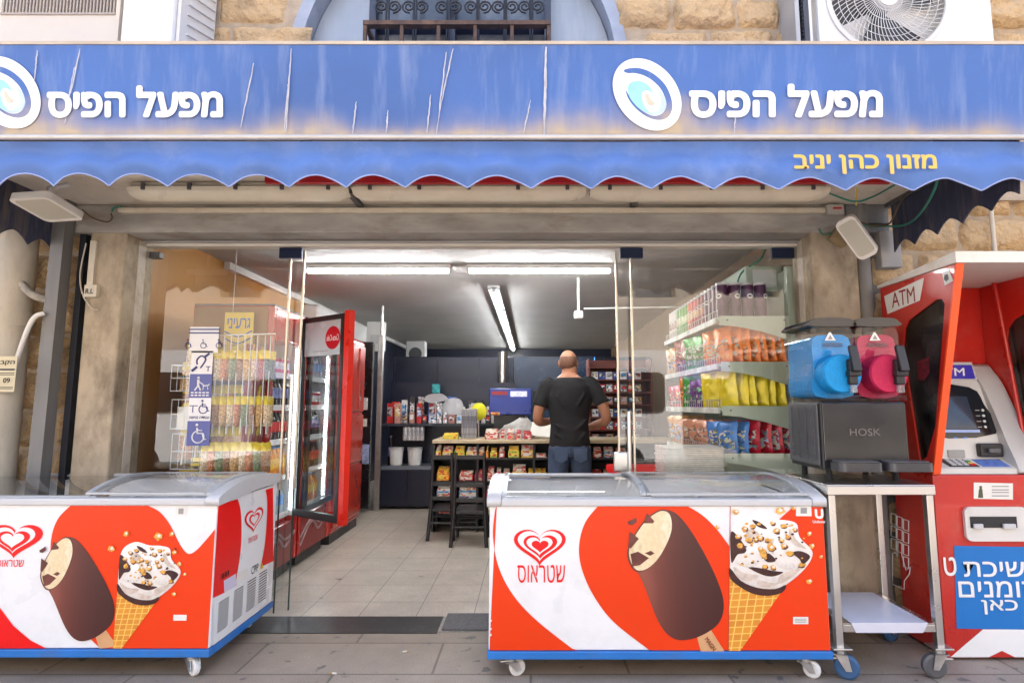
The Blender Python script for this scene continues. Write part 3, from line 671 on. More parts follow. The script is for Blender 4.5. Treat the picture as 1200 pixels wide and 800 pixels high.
# dropped on the pavement
for i, (x, y) in enumerate(((-.62, 2.95), (-.35, 2.55), (-.9, 2.72), (1.55, 2.95), (-.18, 3.05))):
    a = 1.3 * i + .4; d = Vector((math.cos(a), math.sin(a), 0)); c = Vector((x, y, .005))
    single(MB().cyl(c - d * .016, c + d * .004, .004, n=8, m=0).cyl(c + d * .0041, c + d * .014, .0041, n=8, m=1), 'cigarette_butt', [mat('butt_paper', (.7, .68, .62), .8), mat('butt_filter', (.6, .33, .12), .8)], 'crushed cigarette butt lying on the brown paving', 'cigarette butt', (x, y, 0), 'cigarette butts on the paving')
# ------------------------------------------------------------------ things on the facade
# air conditioners
M_acw = mat('ac_white', (.72, .70, .66), .5, var=.05, dirt=.35, dcol=(.52, .45, .36), ds=3)
M_acb = mat('ac_beige', (.62, .55, .45), .5, var=.06, dirt=.35, dcol=(.48, .38, .28), ds=3)
yA = 2.86; zA = 3.06
a0, a1 = at(-60, 30, yA).x, at(139, 30, yA).x
ac = thing('air_conditioner', 'beige air conditioner with a ribbed outlet grille above the awning left end', 'air conditioner', ((a0 + a1) / 2, yA, zA))
gz0, gz1 = at(70, 18, yA).z, at(70, -12, yA).z; gx0, gx1 = at(2, 10, yA).x, at(136, 10, yA).x
c = MB(); c.box(a0, a1, yA, WY, zA, gz0).box(a0, gx0, yA, WY, gz0, gz1).box(gx1, a1, yA, WY, gz0, gz1).box(a0, a1, yA, WY, gz1, zA + .9).box(gx0, gx1, yA + .08, WY, gz0, gz1)
c.build('housing', M_acb, ac)
g = MB()
for i in range(34): x = gx0 + .01 + (gx1 - gx0 - .02) * i / 33; g.box(x - .004, x + .004, yA - .004, yA + .02, gz0 + .006, gz1 - .006)
g.box(gx0, gx1, yA - .006, yA + .012, gz0, gz0 + .012)
for q in (.3, .6): g.box(gx0, gx1, yA + .02, yA + .026, gz0 + (gz1 - gz0) * q, gz0 + (gz1 - gz0) * q + .006)
g.build('outlet_grille', mat('grille_tan', (.38, .32, .26), .6, var=.1), ac)
b0, b1, b2 = at(140, 30, yA - .03).x, at(202, 30, yA - .03).x, at(233, 30, yA + .3).x
ac = thing('condenser_unit', 'plain white condenser cabinet with slanted side louvres left of rough stone', 'air conditioner', ((b0 + b1) / 2, yA, zA))
MB().box(b0 + .006, b1, yA - .03, WY - .03, zA, zA + .9, b=.015).build('housing', M_acw, ac)
lv = MB(); lv.box(b1 + .003, b1 + .02, yA, WY - .04, zA, zA + .9)
for k in range(9): lv.cbox((b1 + .024, (yA + WY) / 2, zA + .06 + k * .06), (.012, .26, .006), Matrix.Rotation(R(18), 3, 'X'))
lv.build('side_louvre', M_acw, ac)
# right unit with fan
yF = 3.0; f0, f1, fe = at(951, 30, yF).x, at(1163, 30, yF).x, at(1068, 30, yF).x
ac = thing('condenser_unit', 'white condenser with a round wire fan guard above the awning', 'air conditioner', ((f0 + f1) / 2, yF, zA))
fc = at(1039, -2, yF); fr_ = at(1108, -2, yF).x - fc.x
hs = MB(); n = 48
sq = []
for i in range(n):
    a = 2 * math.pi * i / n + .001; k_ = 1 / max(abs(math.cos(a)), abs(math.sin(a))); sq.append((fc.x + .40 * k_ * math.cos(a), fc.z + .40 * k_ * math.sin(a)))
circ = [(fc.x + fr_ * 1.02 * math.cos(2 * math.pi * i / n), fc.z + fr_ * 1.02 * math.sin(2 * math.pi * i / n)) for i in range(n)]
sq = [(min(max(x, f0), f1), z) for x, z in sq]
hs.band(sq, circ, (0, yF + .02, 0), X3, Z3, .02)
hs.box(f0, f1, yF, WY - .05, zA, fc.z - .40).box(f0, f1, yF + .02, WY - .1, fc.z + .40, fc.z + .6).box(fc.x + .40 - .001, f1, yF + .0, WY - .1, fc.z - .40, fc.z + .40).box(f0, f0 + .015, yF + .02, WY - .1, fc.z - .40, fc.z + .40).box(f0, f1, WY - .12, WY - .1, zA, fc.z + .6)
hs.build('housing', M_acw, ac)
gd = MB()
for rr in (.25, .42, .58, .72, .85, .97): gd.tube([(fc.x + fr_ * rr * math.cos(q * math.pi / 24), yF - .012, fc.z + fr_ * rr * math.sin(q * math.pi / 24)) for q in range(49)], .0018, 5)
for i in range(64):
    a = 2 * math.pi * i / 64
    gd.tube([(fc.x + fr_ * (.17 + .83 * k / 6) * math.cos(a + .5 * k / 6), yF - .012 + .008 * k / 6, fc.z + fr_ * (.17 + .83 * k / 6) * math.sin(a + .5 * k / 6)) for k in range(7)], .002, 5)
gd.lathe([(fr_ * 1.0, 0), (fr_ * 1.04, .012), (fr_ * .98, .018)], (fc.x, yF + .004, fc.z), 48, (0, -1, 0), caps=False)
gd.cyl((fc.x, yF - .004, fc.z), (fc.x, yF - .018, fc.z), fr_ * .17, n=28)
gd.build('fan_guard', mat('guard_wire', (.70, .68, .64), .5, var=.04), ac)
MB().prism([(fc.x + fr_ * 1.0 * math.cos(2 * math.pi * i / n), fc.z + fr_ * 1.0 * math.sin(2 * math.pi * i / n)) for i in range(n)], (0, yF + .13, 0), X3, Z3, .02).build('inner_dark_disc', mat('interior_shade', (.012, .012, .013), .7, var=.2), ac)  # black disc standing in for the shade inside the housing
bl = MB()
for k in range(3):
    a = 2 * math.pi * k / 3
    bl.grid(6, 6, lambda u, v: (fc.x + fr_ * (.15 + .75 * v) * math.cos(a + 1.5 * u), yF + .05 + .05 * u, fc.z + fr_ * (.15 + .75 * v) * math.sin(a + 1.5 * u)))
bl.cyl((fc.x, yF + .04, fc.z), (fc.x, yF + .11, fc.z), fr_ * .18); bl.build('fan', mat('fan_dark', (.05, .05, .05), .5), ac)
lv = MB(); lv.box(f0 - .03, f0 - .003, yF + .02, WY - .1, zA, zA + .9)
for k in range(30): lv.box(f0 - .036, f0 - .03, yF + .03, WY - .12, zA + .01 + k * .026, zA + .022 + k * .026)
lv.build('coil_fins', mat('fin_grey', (.06, .065, .08), .6, var=.2), ac)
lv = MB(); q = at(936, 30, yF); lv.box(q.x - .012, q.x + .012, yF + .01, WY, zA, zA + .9).build('side_rail', mat('rail_grey', (.42, .42, .41), .5, .3), ac)

# tube fittings below the soffit
M_diff = mat('fitting_diffuser', (.74, .69, .56), .3, var=.06, vs=4, dirt=.3, dcol=(.5, .42, .3), ds=5); M_fit2 = mat('fitting_base_grey', (.40, .37, .32), .6, var=.15, dirt=.5, dcol=(.3, .24, .17))
yT = 2.90; tz = sz - .048
lab = ('left waterproof tube fitting under the soffit, beside the flat lamp', 'middle waterproof tube fitting under the soffit, between two others', 'right waterproof tube fitting under the soffit, nearest the tilted floodlight')
for i, (x0, x1) in enumerate(((154, 411), (415, 686), (691, 969))):
    A, B = at(x0, 228, yT), at(x1, 228, yT); tf = thing('tube_fitting', lab[i], 'light fitting', ((A.x + B.x) / 2, yT, tz), 'tube fittings under the soffit')
    MB().box(A.x + .02, B.x - .02, yT - .045, yT + .045, tz + .012, sz - .004, b=.01).build('fitting_base', M_fit2, tf)
    d = MB(); n_ = 10
    def df(u, v):
        t_ = math.pi * (1 + v); e = min(1, min(u, 1 - u) * 14) ** .5
        return (A.x + u * (B.x - A.x), yT + .058 * (.75 + .25 * e) * math.cos(t_), tz + .012 + .062 * (.5 + .5 * e) * math.sin(t_))
    d.grid(40, n_, df); d.build('diffuser', M_diff, tf)
    MB().cyl((A.x + .06, yT, tz - .012), (B.x - .06, yT, tz - .012), .013, n=12).build('tube', mat('unlit_tube', (.8, .79, .74), .3, var=0), tf)
    for k in range(5):
        x = A.x + .1 + (B.x - A.x - .2) * k / 4; MB().box(x - .01, x + .01, yT - .065, yT - .05, tz - .008, tz + .03, b=.003).build('clip', M_dgrey, tf)
# conduit strip
q0, q1 = at(140, 247, WY - .03), at(966, 247, WY - .03)
cd = thing('cable_trunking', 'long cream cable trunking above the shop lintel', 'trunking', ((q0.x + q1.x) / 2, WY - .03, q0.z))
MB().box(q0.x, q1.x, WY - .045, WY - .013, q0.z - .014, q0.z + .014, b=.003).build('channel', M_cream, cd)
MB().box(q1.x + .003, q1.x + .10, WY - .06, WY - .013, q1.z - .03, q1.z + .03, b=.005).build('junction_box', mat('box_grey', (.42, .40, .37), .6, var=.1, dirt=.3), cd)
MB().box(q1.x + .035, q1.x + .085, WY - .063, WY - .06, q1.z + .0, q1.z + .01).build('red_mark', M_red, cd)
def cable(pts, r, name, m, label, cat='cable', n=8):
    p = [at(*q) for q in pts]; return single(MB().tube(spline(p, n), r, 8), name, m, label, cat, p[0])
M_green = mat('green_cable', (.02, .20, .14), .5, var=.1); M_brown = mat('brown_cable', (.10, .065, .035), .6, var=.2); M_cablew = mat('dirty_white_cable', (.55, .50, .42), .6, var=.15, dirt=.4)
cable([(968, 225, 2.95), (1000, 236, 2.96), (1022, 231, 2.92), (1048, 217, 2.6)], .005, 'green_cable', M_green, 'green cable under the soffit held by a yellow tie')
cable([(1005, 263, WY - .07), (1035, 265, WY - .09), (1062, 263, 3.0), (1080, 248, 2.75), (1095, 222, 2.5), (1099, 205, 2.45)], .006, 'green_cable', M_green, 'green cable sagging in front of the navy side wing')
cable([(960, 268, WY - .05), (968, 275, WY - .04), (1001, 262, WY - .06)], .004, 'green_cable', M_green, 'short green cable behind the tilted floodlight')
cable([(998, 330, WY + .03), (999, 300, WY + .02), (998, 285, WY + .02)], .006, 'green_cable', M_green, 'green cable running up the dark pier above the red kiosk')
cable([(1000, 258, WY - .08), (1022, 264, WY - .1), (1042, 262, 3.0), (1052, 243, 2.9), (1060, 230, 2.8)], .005, 'brown_cable', M_brown, 'brown cable looping beside the right side wing')
cable([(97, 246, 2.95), (108, 255, 3.1), (125, 260, WY - .04), (131, 256, WY - .05), (130, 250, WY - .05)], .004, 'brown_cable', M_brown, 'brown cable hanging from the flat lamp to the lintel')
cable([(131, 248, WY - .05), (134, 243, WY - .05), (142, 242, WY - .05)], .005, 'green_cable', M_green, 'short green cable at the left end of the trunking')
cable([(101, 285, WY - .02), (94, 320, WY - .02), (97, 345, WY - .02), (107, 360, WY - .02), (115, 363, WY - .02)], .004, 'thin_cable', M_cablew, 'thin tan cable hanging loose on the plaster pillar')
cable([(-14, 555, WY - .06), (8, 470, WY - .08), (22, 415, WY - .1), (38, 375, WY - .12), (52, 367, WY - .1)], .013, 'white_hose', mat('white_hose_pvc', (.72, .70, .66), .4, var=.06), 'white plastic hose curving down the left stone wall', 'hose', 8)
cable([(18, 288, WY - .06), (17, 305, WY - .08), (24, 330, WY - .09), (40, 346, WY - .1), (60, 352, WY - .06)], .022, 'corrugated_pipe', mat('peeling_grey_pipe', (.38, .35, .30), .7, var=.5, vs=24, dirt=.7, dcol=(.1, .09, .08), ds=18), 'peeling grey corrugated pipe bending across the left stone wall', 'pipe')
single(MB().cyl(at(1003, 205, 2.96) + Vector((0, 0, -.06)), at(1003, 237, 2.96) + Vector((0, 0, -.02)), .004), 'cable_tie', M_ly, 'yellow cable tie hanging from the soffit', 'cable tie', at(1003, 236, 2.96))
# white duct with outlet plate on pillar
pd = thing('outlet_duct', 'cream cable duct ending in a small square outlet on the plaster pillar', 'cable duct', (at(110, 340, WY).x, WY, 2.0))
d0, d1 = at(110, 282, WY - .015), at(110, 336, WY - .015); MB().box(d0.x - .018, d0.x + .018, WY - .02, WY, d1.z, d0.z, b=.003).build('channel', M_cream, pd)
bx = at(107, 341, WY - .02); MB().box(bx.x - .036, bx.x + .036, WY - .03, WY, bx.z - .036, bx.z + .036, b=.004).build('outlet_plate', M_cream, pd)
lettering('R.L', 'lettering', M_black, pd, (bx.x - .024, WY - .0305, bx.z - .018), X3, Z3, .045, .03, .02)
# steel pole, pipe, poster
s0, s1 = at(69, 262, WY - .14), at(44, 556, WY - .14)
pole = MB(); B_ = (s1 - s0)
x_t, x_b = at(70, 262, WY - .1).x, at(56, 556, WY - .1).x
pole.prism([(x_t - .05, 2.40), (x_t + .022, 2.40), (x_t + .012, 0), (x_t - .065, 0)], (0, WY - .02, 0), X3, Z3, .07)
single(pole, 'shutter_post', mat('galvanised_post', (.19, .185, .18), .55, .3, var=.2, dirt=.5, dcol=(.15, .14, .13), stretch=(4, 4, .6)), 'grey steel post between the left stone wall and plaster pillar', 'post', (x_t, WY, 0))
single(MB().box(x_t + .024, x_t + .06, WY + .02, WY + .08, 0, 2.33), 'recess_strip', mat('recess_black', (.02, .022, .03), .5), 'dark strip in the recess right of the grey steel post', 'guide rail', (x_t + .04, WY, 0))  # near-black strip standing in for the dark recess
dp = at(4, 400, WY - .12); single(MB().cyl((dp.x - .02, WY - .06, 0), (dp.x - .02, WY - .06, 2.42), .085, n=24).cyl((dp.x - .02, WY - .06, 1.66), (dp.x - .02, WY - .06, 1.74), .093, n=24), 'drain_pipe', mat('painted_pipe', (.47, .42, .34), .7, var=.2, dirt=.6, dcol=(.2, .17, .13), stretch=(3, 3, 1)), 'thick cream painted drain pipe at the left edge', 'pipe', (dp.x, WY, 0))
pp0, pp1 = at(-14, 459, WY - .17), at(18, 417, WY - .17)
po = thing('paper_notice', 'yellowed paper notice with printed lines on the drain pipe', 'notice', (pp0.x, WY - .17, pp0.z))
MB().prism(rrect(0, pp1.x - pp0.x, 0, pp1.z - pp0.z, .004, 2), (pp0.x, WY - .155, pp0.z), X3, Z3, .002).build('paper', mat('aged_paper', (.62, .54, .36), .8, var=.08), po)
ln = MB(); W_, H_ = pp1.x - pp0.x, pp1.z - pp0.z
for j, (v, h_, a_) in enumerate(((.60, .05, .12), (.52, .02, .1), (.47, .02, .15), (.12, .02, .12), (.08, .02, .1))): ln.box(pp0.x + a_ * W_, pp1.x - .06 * W_, WY - .1578, WY - .1572, pp0.z + v * H_, pp0.z + (v + h_) * H_)
ln.build('print', M_black, po)
lettering('הקב', 'lettering', M_black, po, (pp0.x + .3 * W_, WY - .1572, pp0.z + .74 * H_), X3, Z3, .62 * W_, .14 * H_, .02, .001, True)
lettering('09', 'lettering', M_black, po, (pp0.x + .5 * W_, WY - .1572, pp0.z + .25 * H_), X3, Z3, .3 * W_, .14 * H_, .02, .001)
# right grey pipes beside the kiosk
for px, r_, lb in ((1022, .035, 'grey downpipe on the dark pier behind the slush trolley'),):
    q = at(px, 400, WY - .02); single(MB().cyl((q.x, WY + .01, 0), (q.x, WY + .01, 2.4), r_, n=18), 'downpipe', mat('pipe_grey', (.20, .19, .18), .7, var=.25, dirt=.4, dcol=(.1, .09, .08)), lb, 'pipe', (q.x, WY, 0))
q = at(1010, 660, WY - .03); 
q = at(1043, 290, WY - .02); single(MB().box(q.x - .06, q.x + .06, WY - .03, WY + .06, q.z - .12, q.z + .1, b=.006), 'meter_box', mat('cement_grey', (.33, .31, .29), .85, var=.2, bump=.2), 'plain grey cement box on the wall under the navy side wing', 'box', (q.x, WY, q.z))
q = at(1160, 270, WY); single(MB().cyl((q.x, WY - .02, 1.9), (q.x, WY - .02, 2.6), .012), 'wall_conduit', M_cream, 'thin cream conduit on the right stone wall above the red kiosk', 'conduit', (q.x, WY, 1.9))
q = at(985, 277, WY - .03); single(MB().cbox((q.x, WY - .03, q.z), (.1, .05, .1), Matrix.Rotation(R(35), 3, 'Y'), 0, .012), 'junction_box', mat('dusty_box', (.30, .22, .12), .9, var=.3, bump=.5, bs=30), 'dusty brown junction box behind the tilted floodlight', 'box', (q.x, WY, q.z))
# floodlights
M_flw = mat('lamp_white', (.76, .74, .70), .4, var=.04, dirt=.25, dcol=(.5, .45, .4)); M_lens = mat('lamp_lens', (.52, .50, .42), .35, var=.05)
def flood(c, rot, sx_, sy_, label, br):
    t_ = thing('floodlight', label, 'floodlight', c); c = Vector(c)
    m = MB(); p_ = rrect(-sx_, sx_, -sy_, sy_, .03, 5); ux, uy = rot @ X3, rot @ Y3; nn = ux.cross(uy)
    m.prism(p_, c - nn * .02, ux, uy, .03); m.band(p_, rrect(-sx_ * .84, sx_ * .84, -sy_ * .84, sy_ * .84, .02, 5), c + nn * .01, ux, uy, .006); m.build('housing', M_flw, t_)
    MB().prism(rrect(-sx_ * .84, sx_ * .84, -sy_ * .84, sy_ * .84, .02, 5), c + nn * .0102, ux, uy, .002).build('lens', M_lens, t_)
    b = MB(); b.tube(br, .012, 6); b.build('bracket', M_flw, t_)
fl = at(56, 243, 2.72); rot = Matrix.Rotation(R(45), 3, 'Z'); rot = Matrix.Rotation(R(180 - 8), 3, 'X') @ rot
rot = Matrix.Rotation(R(168), 3, 'X') @ Matrix.Rotation(R(6), 3, 'Z')
flood(fl, rot, .108, .108, 'square white floodlight hanging flat below the left soffit', [fl + Vector((0, .0, .02)), fl + Vector((0, 0, .10)), fl + Vector((.04, .06, .14))])
fr2 = at(1004, 278, 2.95); nrm = Vector((-.50, -.62, -.52)).normalized(); Bm = basis(nrm, Vector((.55, 0, -1)).normalized())
flood(fr2, Bm, .052, .125, 'narrow white floodlight tilted beside the right end of the lintel', [fr2 - nrm * .02, fr2 + Vector((.0, .06, .08)), fr2 + Vector((.035, .1, .13))])

# ------------------------------------------------------------------ street behind the viewer (seen mirrored in the glass)
op = thing('opposite_building', 'pale sunlit stone building across the street', 'building', (0, -9.2, 0))
M_opp = tile_mat('pale_opposite_stone', (.60, .50, .37), (.45, .38, .29), .62, .28, var=.12, rough=.9, mortar=.01, spots=.0, bump=.3)
o = MB(); ww = [(-12 + 3.0 * k, -10.8 + 3.0 * k) for k in range(9)]
o.box(-22, 22, -9.8, -9.2, 2.5, 4.3).box(-22, 22, -9.8, -9.2, 5.9, 9)
xs = [-22] + [q for w_ in ww for q in w_] + [22]
for i in range(0, len(xs), 2): o.box(xs[i], xs[i + 1], -9.8, -9.2, 4.3, 5.9)
for k in range(8): o.box(-22 + k * 5.6, -20.9 + k * 5.6, -9.8, -9.2, 0, 2.5)
ob = o.build('wall', M_opp, op); ob.data.transform(Matrix.Identity(4))
MB().box(-22, 22, -9.9, -9.7, 0, 9).build('window', mat('opposite_dark_glass', (.05, .06, .07), .15), op)
MB().box(-22, 22, -9.195, -8.2, 2.32, 2.4).box(-22, 22, -8.26, -8.2, 1.9, 2.32).build('canopy', mat('lilac_canopy', (.34, .34, .55), .7, var=.15), op)
def van(label, x0):
    t_ = thing('parked_van', label, 'van', (x0, -4.2, -.15))
    prof = smoothpoly([(0, .5), (.05, .95), (.5, 1.25), (1.1, 2.05), (1.6, 2.3), (4.8, 2.35), (5.2, 2.2), (5.3, 1.2), (5.3, .5), (5.2, .35), (.1, .35)], 4)
    b = MB(); b.prism(prof, (x0, -3.3, -.15), X3, Z3, 1.9, 0, True); b.build('body', mat('van_white', (.80, .80, .80), .25, var=.03, coat=.4), t_)
    w_ = MB(); w_.prism(rrect(1.9, 5.0, 1.25, 1.95, .12), (x0, -3.298, -.15), X3, Z3, -.02); w_.prism([(1.1, 1.3), (1.75, 1.3), (1.75, 2.0), (1.5, 1.95)], (x0, -3.298, -.15), X3, Z3, -.02)
    w_.build('side_window', mat('van_dark_glass', (.02, .025, .03), .05), t_)
    for xx in (1.0, 4.3): MB().cyl((x0 + xx, -3.28, .18), (x0 + xx, -3.5, .18), .33, n=24).cyl((x0 + xx, -4.95, .18), (x0 + xx, -5.2, .18), .33, n=24).build('wheel', M_rubber, t_)
van('white van parked across the street, mirrored in the left window', -11.2); van('white van parked across the street, mirrored in the right window', -2.6)
# ------------------------------------------------------------------ chest freezers
M_fzw = mat('freezer_white', (.80, .80, .80), .3, var=.03, dirt=.22, dcol=(.5, .48, .45), ds=7)
M_rim = mat('freezer_rim_grey', (.56, .56, .565), .32, var=.04, dirt=.15)
M_rim2 = mat('lid_frame_grey', (.44, .45, .46), .3, var=.05)
M_blue = mat('blue_base_paint', (.02, .17, .52), .4, var=.1, dirt=.35, dcol=(.12, .09, .07), ds=9)
M_org = mat('orange_red_print', (.78, .046, .004), .38, var=.05, vs=2, dirt=.12, dcol=(.5, .09, .03), ds=14, spec=.3)
M_redp = mat('red_print', (.80, .008, .008), .36, var=.05, spec=.3)
M_ink2 = mat('grey_ink', (.30, .29, .28), .5)
M_label = mat('paper_label', (.76, .74, .68), .5, var=.05)
M_vent = mat('vent_black', (.01, .01, .01), .7)
def ramp_mat(name, stops, axis=0, rough=.35, noise_amt=.0, rot=0.0, lo=0, hi=1):
    """printed artwork tones laid along the print's own axis (UV)"""
    m = bpy.data.materials.new(name); m.use_nodes = True; n = m.node_tree.nodes; L = m.node_tree.links; p = n['Principled BSDF']; p.inputs['Roughness'].default_value = rough
    uv = n.new('ShaderNodeUVMap'); sp = n.new('ShaderNodeSeparateXYZ'); L.new(uv.outputs[0], sp.inputs[0])
    no = n.new('ShaderNodeTexNoise'); no.inputs['Scale'].default_value = 9; no.inputs['Detail'].default_value = 5; L.new(uv.outputs[0], no.inputs['Vector'])
    ma = n.new('ShaderNodeMath'); ma.operation = 'MULTIPLY_ADD'; ma.inputs[1].default_value = noise_amt; L.new(no.outputs[0], ma.inputs[0]); L.new(sp.outputs[axis], ma.inputs[2])
    sb = n.new('ShaderNodeMath'); sb.operation = 'SUBTRACT'; sb.inputs[1].default_value = noise_amt * .5; L.new(ma.outputs[0], sb.inputs[0])
    cr = n.new('ShaderNodeValToRGB'); cr.color_ramp.interpolation = 'B_SPLINE'
    el = cr.color_ramp.elements
    while len(el) < len(stops): el.new(.5)
    for e, (q, c) in zip(el, stops): e.position = q; e.color = (*c, 1)
    L.new(sb.outputs[0], cr.inputs[0]); L.new(cr.outputs[0], p.inputs['Base Color']); return m
M_choc = ramp_mat('print_chocolate', [(0, (.10, .022, .014)), (.13, (.34, .10, .065)), (.3, (.16, .04, .028)), (.6, (.075, .02, .016)), (1, (.05, .012, .010))], 0, noise_amt=.05)
M_van_ = ramp_mat('print_vanilla', [(0, (.62, .46, .25)), (.3, (.85, .74, .50)), (.6, (.70, .52, .26)), (1, (.86, .78, .58))], 0, noise_amt=1.3)
M_cream2 = ramp_mat('print_cream', [(0, (.60, .53, .47)), (.25, (.82, .78, .72)), (.5, (.74, .68, .62)), (.75, (.9, .88, .85)), (1, (.86, .83, .79))], 1, noise_amt=.7)
M_cdark = mat('print_dark_chocolate', (.045, .012, .010), .35, var=.5, vs=30)
M_cpiece = mat('print_chocolate_piece', (.13, .033, .024), .35, var=.5, vs=25)
M_nut = mat('print_nut', (.72, .36, .06), .4, var=.55, vs=60)
M_wood = mat('print_wood', (.66, .36, .17), .4, var=.15, vs=10)
def waffle_mat():
    m = bpy.data.materials.new('print_waffle'); m.use_nodes = True; n = m.node_tree.nodes; L = m.node_tree.links; p = n['Principled BSDF']; p.inputs['Roughness'].default_value = .4
    uv = n.new('ShaderNodeUVMap'); mp = n.new('ShaderNodeMapping'); mp.inputs['Scale'].default_value = (6.5, 9.5, 1); mp.inputs['Rotation'].default_value = (0, 0, R(24)); L.new(uv.outputs[0], mp.inputs[0])
    ch = n.new('ShaderNodeTexBrick'); ch.offset = 0; ch.inputs['Scale'].default_value = 1; ch.inputs['Brick Width'].default_value = .8; ch.inputs['Row Height'].default_value = .8; ch.inputs['Mortar Size'].default_value = .10; ch.inputs['Mortar Smooth'].default_value = 1
    ch.inputs['Color1'].default_value = (.74, .30, .03, 1); ch.inputs['Color2'].default_value = (.66, .24, .025, 1); ch.inputs['Mortar'].default_value = (.92, .60, .14, 1)
    L.new(mp.outputs[0], ch.inputs['Vector']); L.new(ch.outputs[0], p.inputs['Base Color']); return m
M_waffle = waffle_mat()
def decal(name, polys, f, m, parent, lvl, uvbox=None, ang=0.0):
    """flat printed shapes: polygons in the panel's own coordinates, f maps them to the surface, lvl is the layer of film"""
    bm = bmesh.new(); uvl = bm.loops.layers.uv.new('UVMap'); org = ORG[parent]
    for ip, P in enumerate(polys):
        if uvbox is None:
            c_, s_ = math.cos(ang), math.sin(ang); rp = [(x * c_ + y * s_, -x * s_ + y * c_) for x, y in P]
            bb = (min(q[0] for q in rp), max(q[0] for q in rp), min(q[1] for q in rp), max(q[1] for q in rp))
        vs = [bm.verts.new(f(x, y, lvl + .85 * ip / len(polys)) - org) for x, y in P]; fc_ = bm.faces.new(vs)
        for l, (x, y) in zip(fc_.loops, rp): l[uvl].uv = ((x - bb[0]) / (bb[1] - bb[0] + 1e-9), (y - bb[2]) / (bb[3] - bb[2] + 1e-9))
    bm.normal_update(); me = bpy.data.meshes.new(name); bm.to_mesh(me); bm.free(); me.materials.append(m)
    o = bpy.data.objects.new(name, me); COL.objects.link(o); o.parent = parent; ORG[o] = org; return o
def heart(cx, cy, w, h, n=44):
    p = []
    for i in range(n):
        t_ = 2 * math.pi * i / n
        p.append((cx + w / 2 * math.sin(t_) ** 3, cy + h / 2 * ((13 * math.cos(t_) - 5 * math.cos(2 * t_) - 2 * math.cos(3 * t_) - math.cos(4 * t_)) / 14.5 + .09)))
    return p
def caster(loc, name_parent, wheel_m, r=.045, w=.028, swivel=20, top=.14, low=False):
    x, y = loc; c = MB(); a = R(swivel); d = Vector((math.cos(a), math.sin(a), 0)); s_ = Vector((-d.y, d.x, 0)); off = d * .028
    c.cbox((x, y, top - .006), (.085, .075, .008), None, 0, .002); c.cyl((x, y, top - .01), (x, y, top - .03), .022, n=14)
    M_ = Matrix.Rotation(a, 3, 'Z')
    for k in (-1, 1):
        P = [Vector((x, y, top - .03)) + s_ * k * (w / 2 + .006) + d * q[0] + Z3 * (q[1]) for q in ((-.022, 0), (.03, 0), (.045, -(top - .03 - r) - .01), (.02, -(top - .03 - r) - .012))]
        nn = s_ * k * .003; c.add(P + [q + nn for q in P], [(0, 1, 2, 3), (7, 6, 5, 4), (0, 4, 5, 1), (1, 5, 6, 2), (2, 6, 7, 3), (3, 7, 4, 0)])
    wc = Vector((x, y, r)) + off
    c.cbox((x, y, top - .033), (.055, w + .018, .006), M_)
    c.cbox(wc - d * .055 + Z3 * .032, (.05, .02, .008), M_, 0, .003)
    c.cyl(wc - s_ * (w / 2 + .012), wc + s_ * (w / 2 + .012), .006, n=10)
    o = c.build('caster', M_zinc, name_parent)
    wl = MB(); wl.lathe([(.012, -w / 2), (r * .8, -w / 2), (r, -w / 2 + .006), (r, w / 2 - .006), (r * .8, w / 2), (.012, w / 2)], wc, 26, s_, 0); wl.build('wheel', wheel_m, o)
    return o
M_whl = mat('white_nylon_wheel', (.74, .73, .70), .45, var=.06, dirt=.4, dcol=(.3, .28, .26), ds=30)
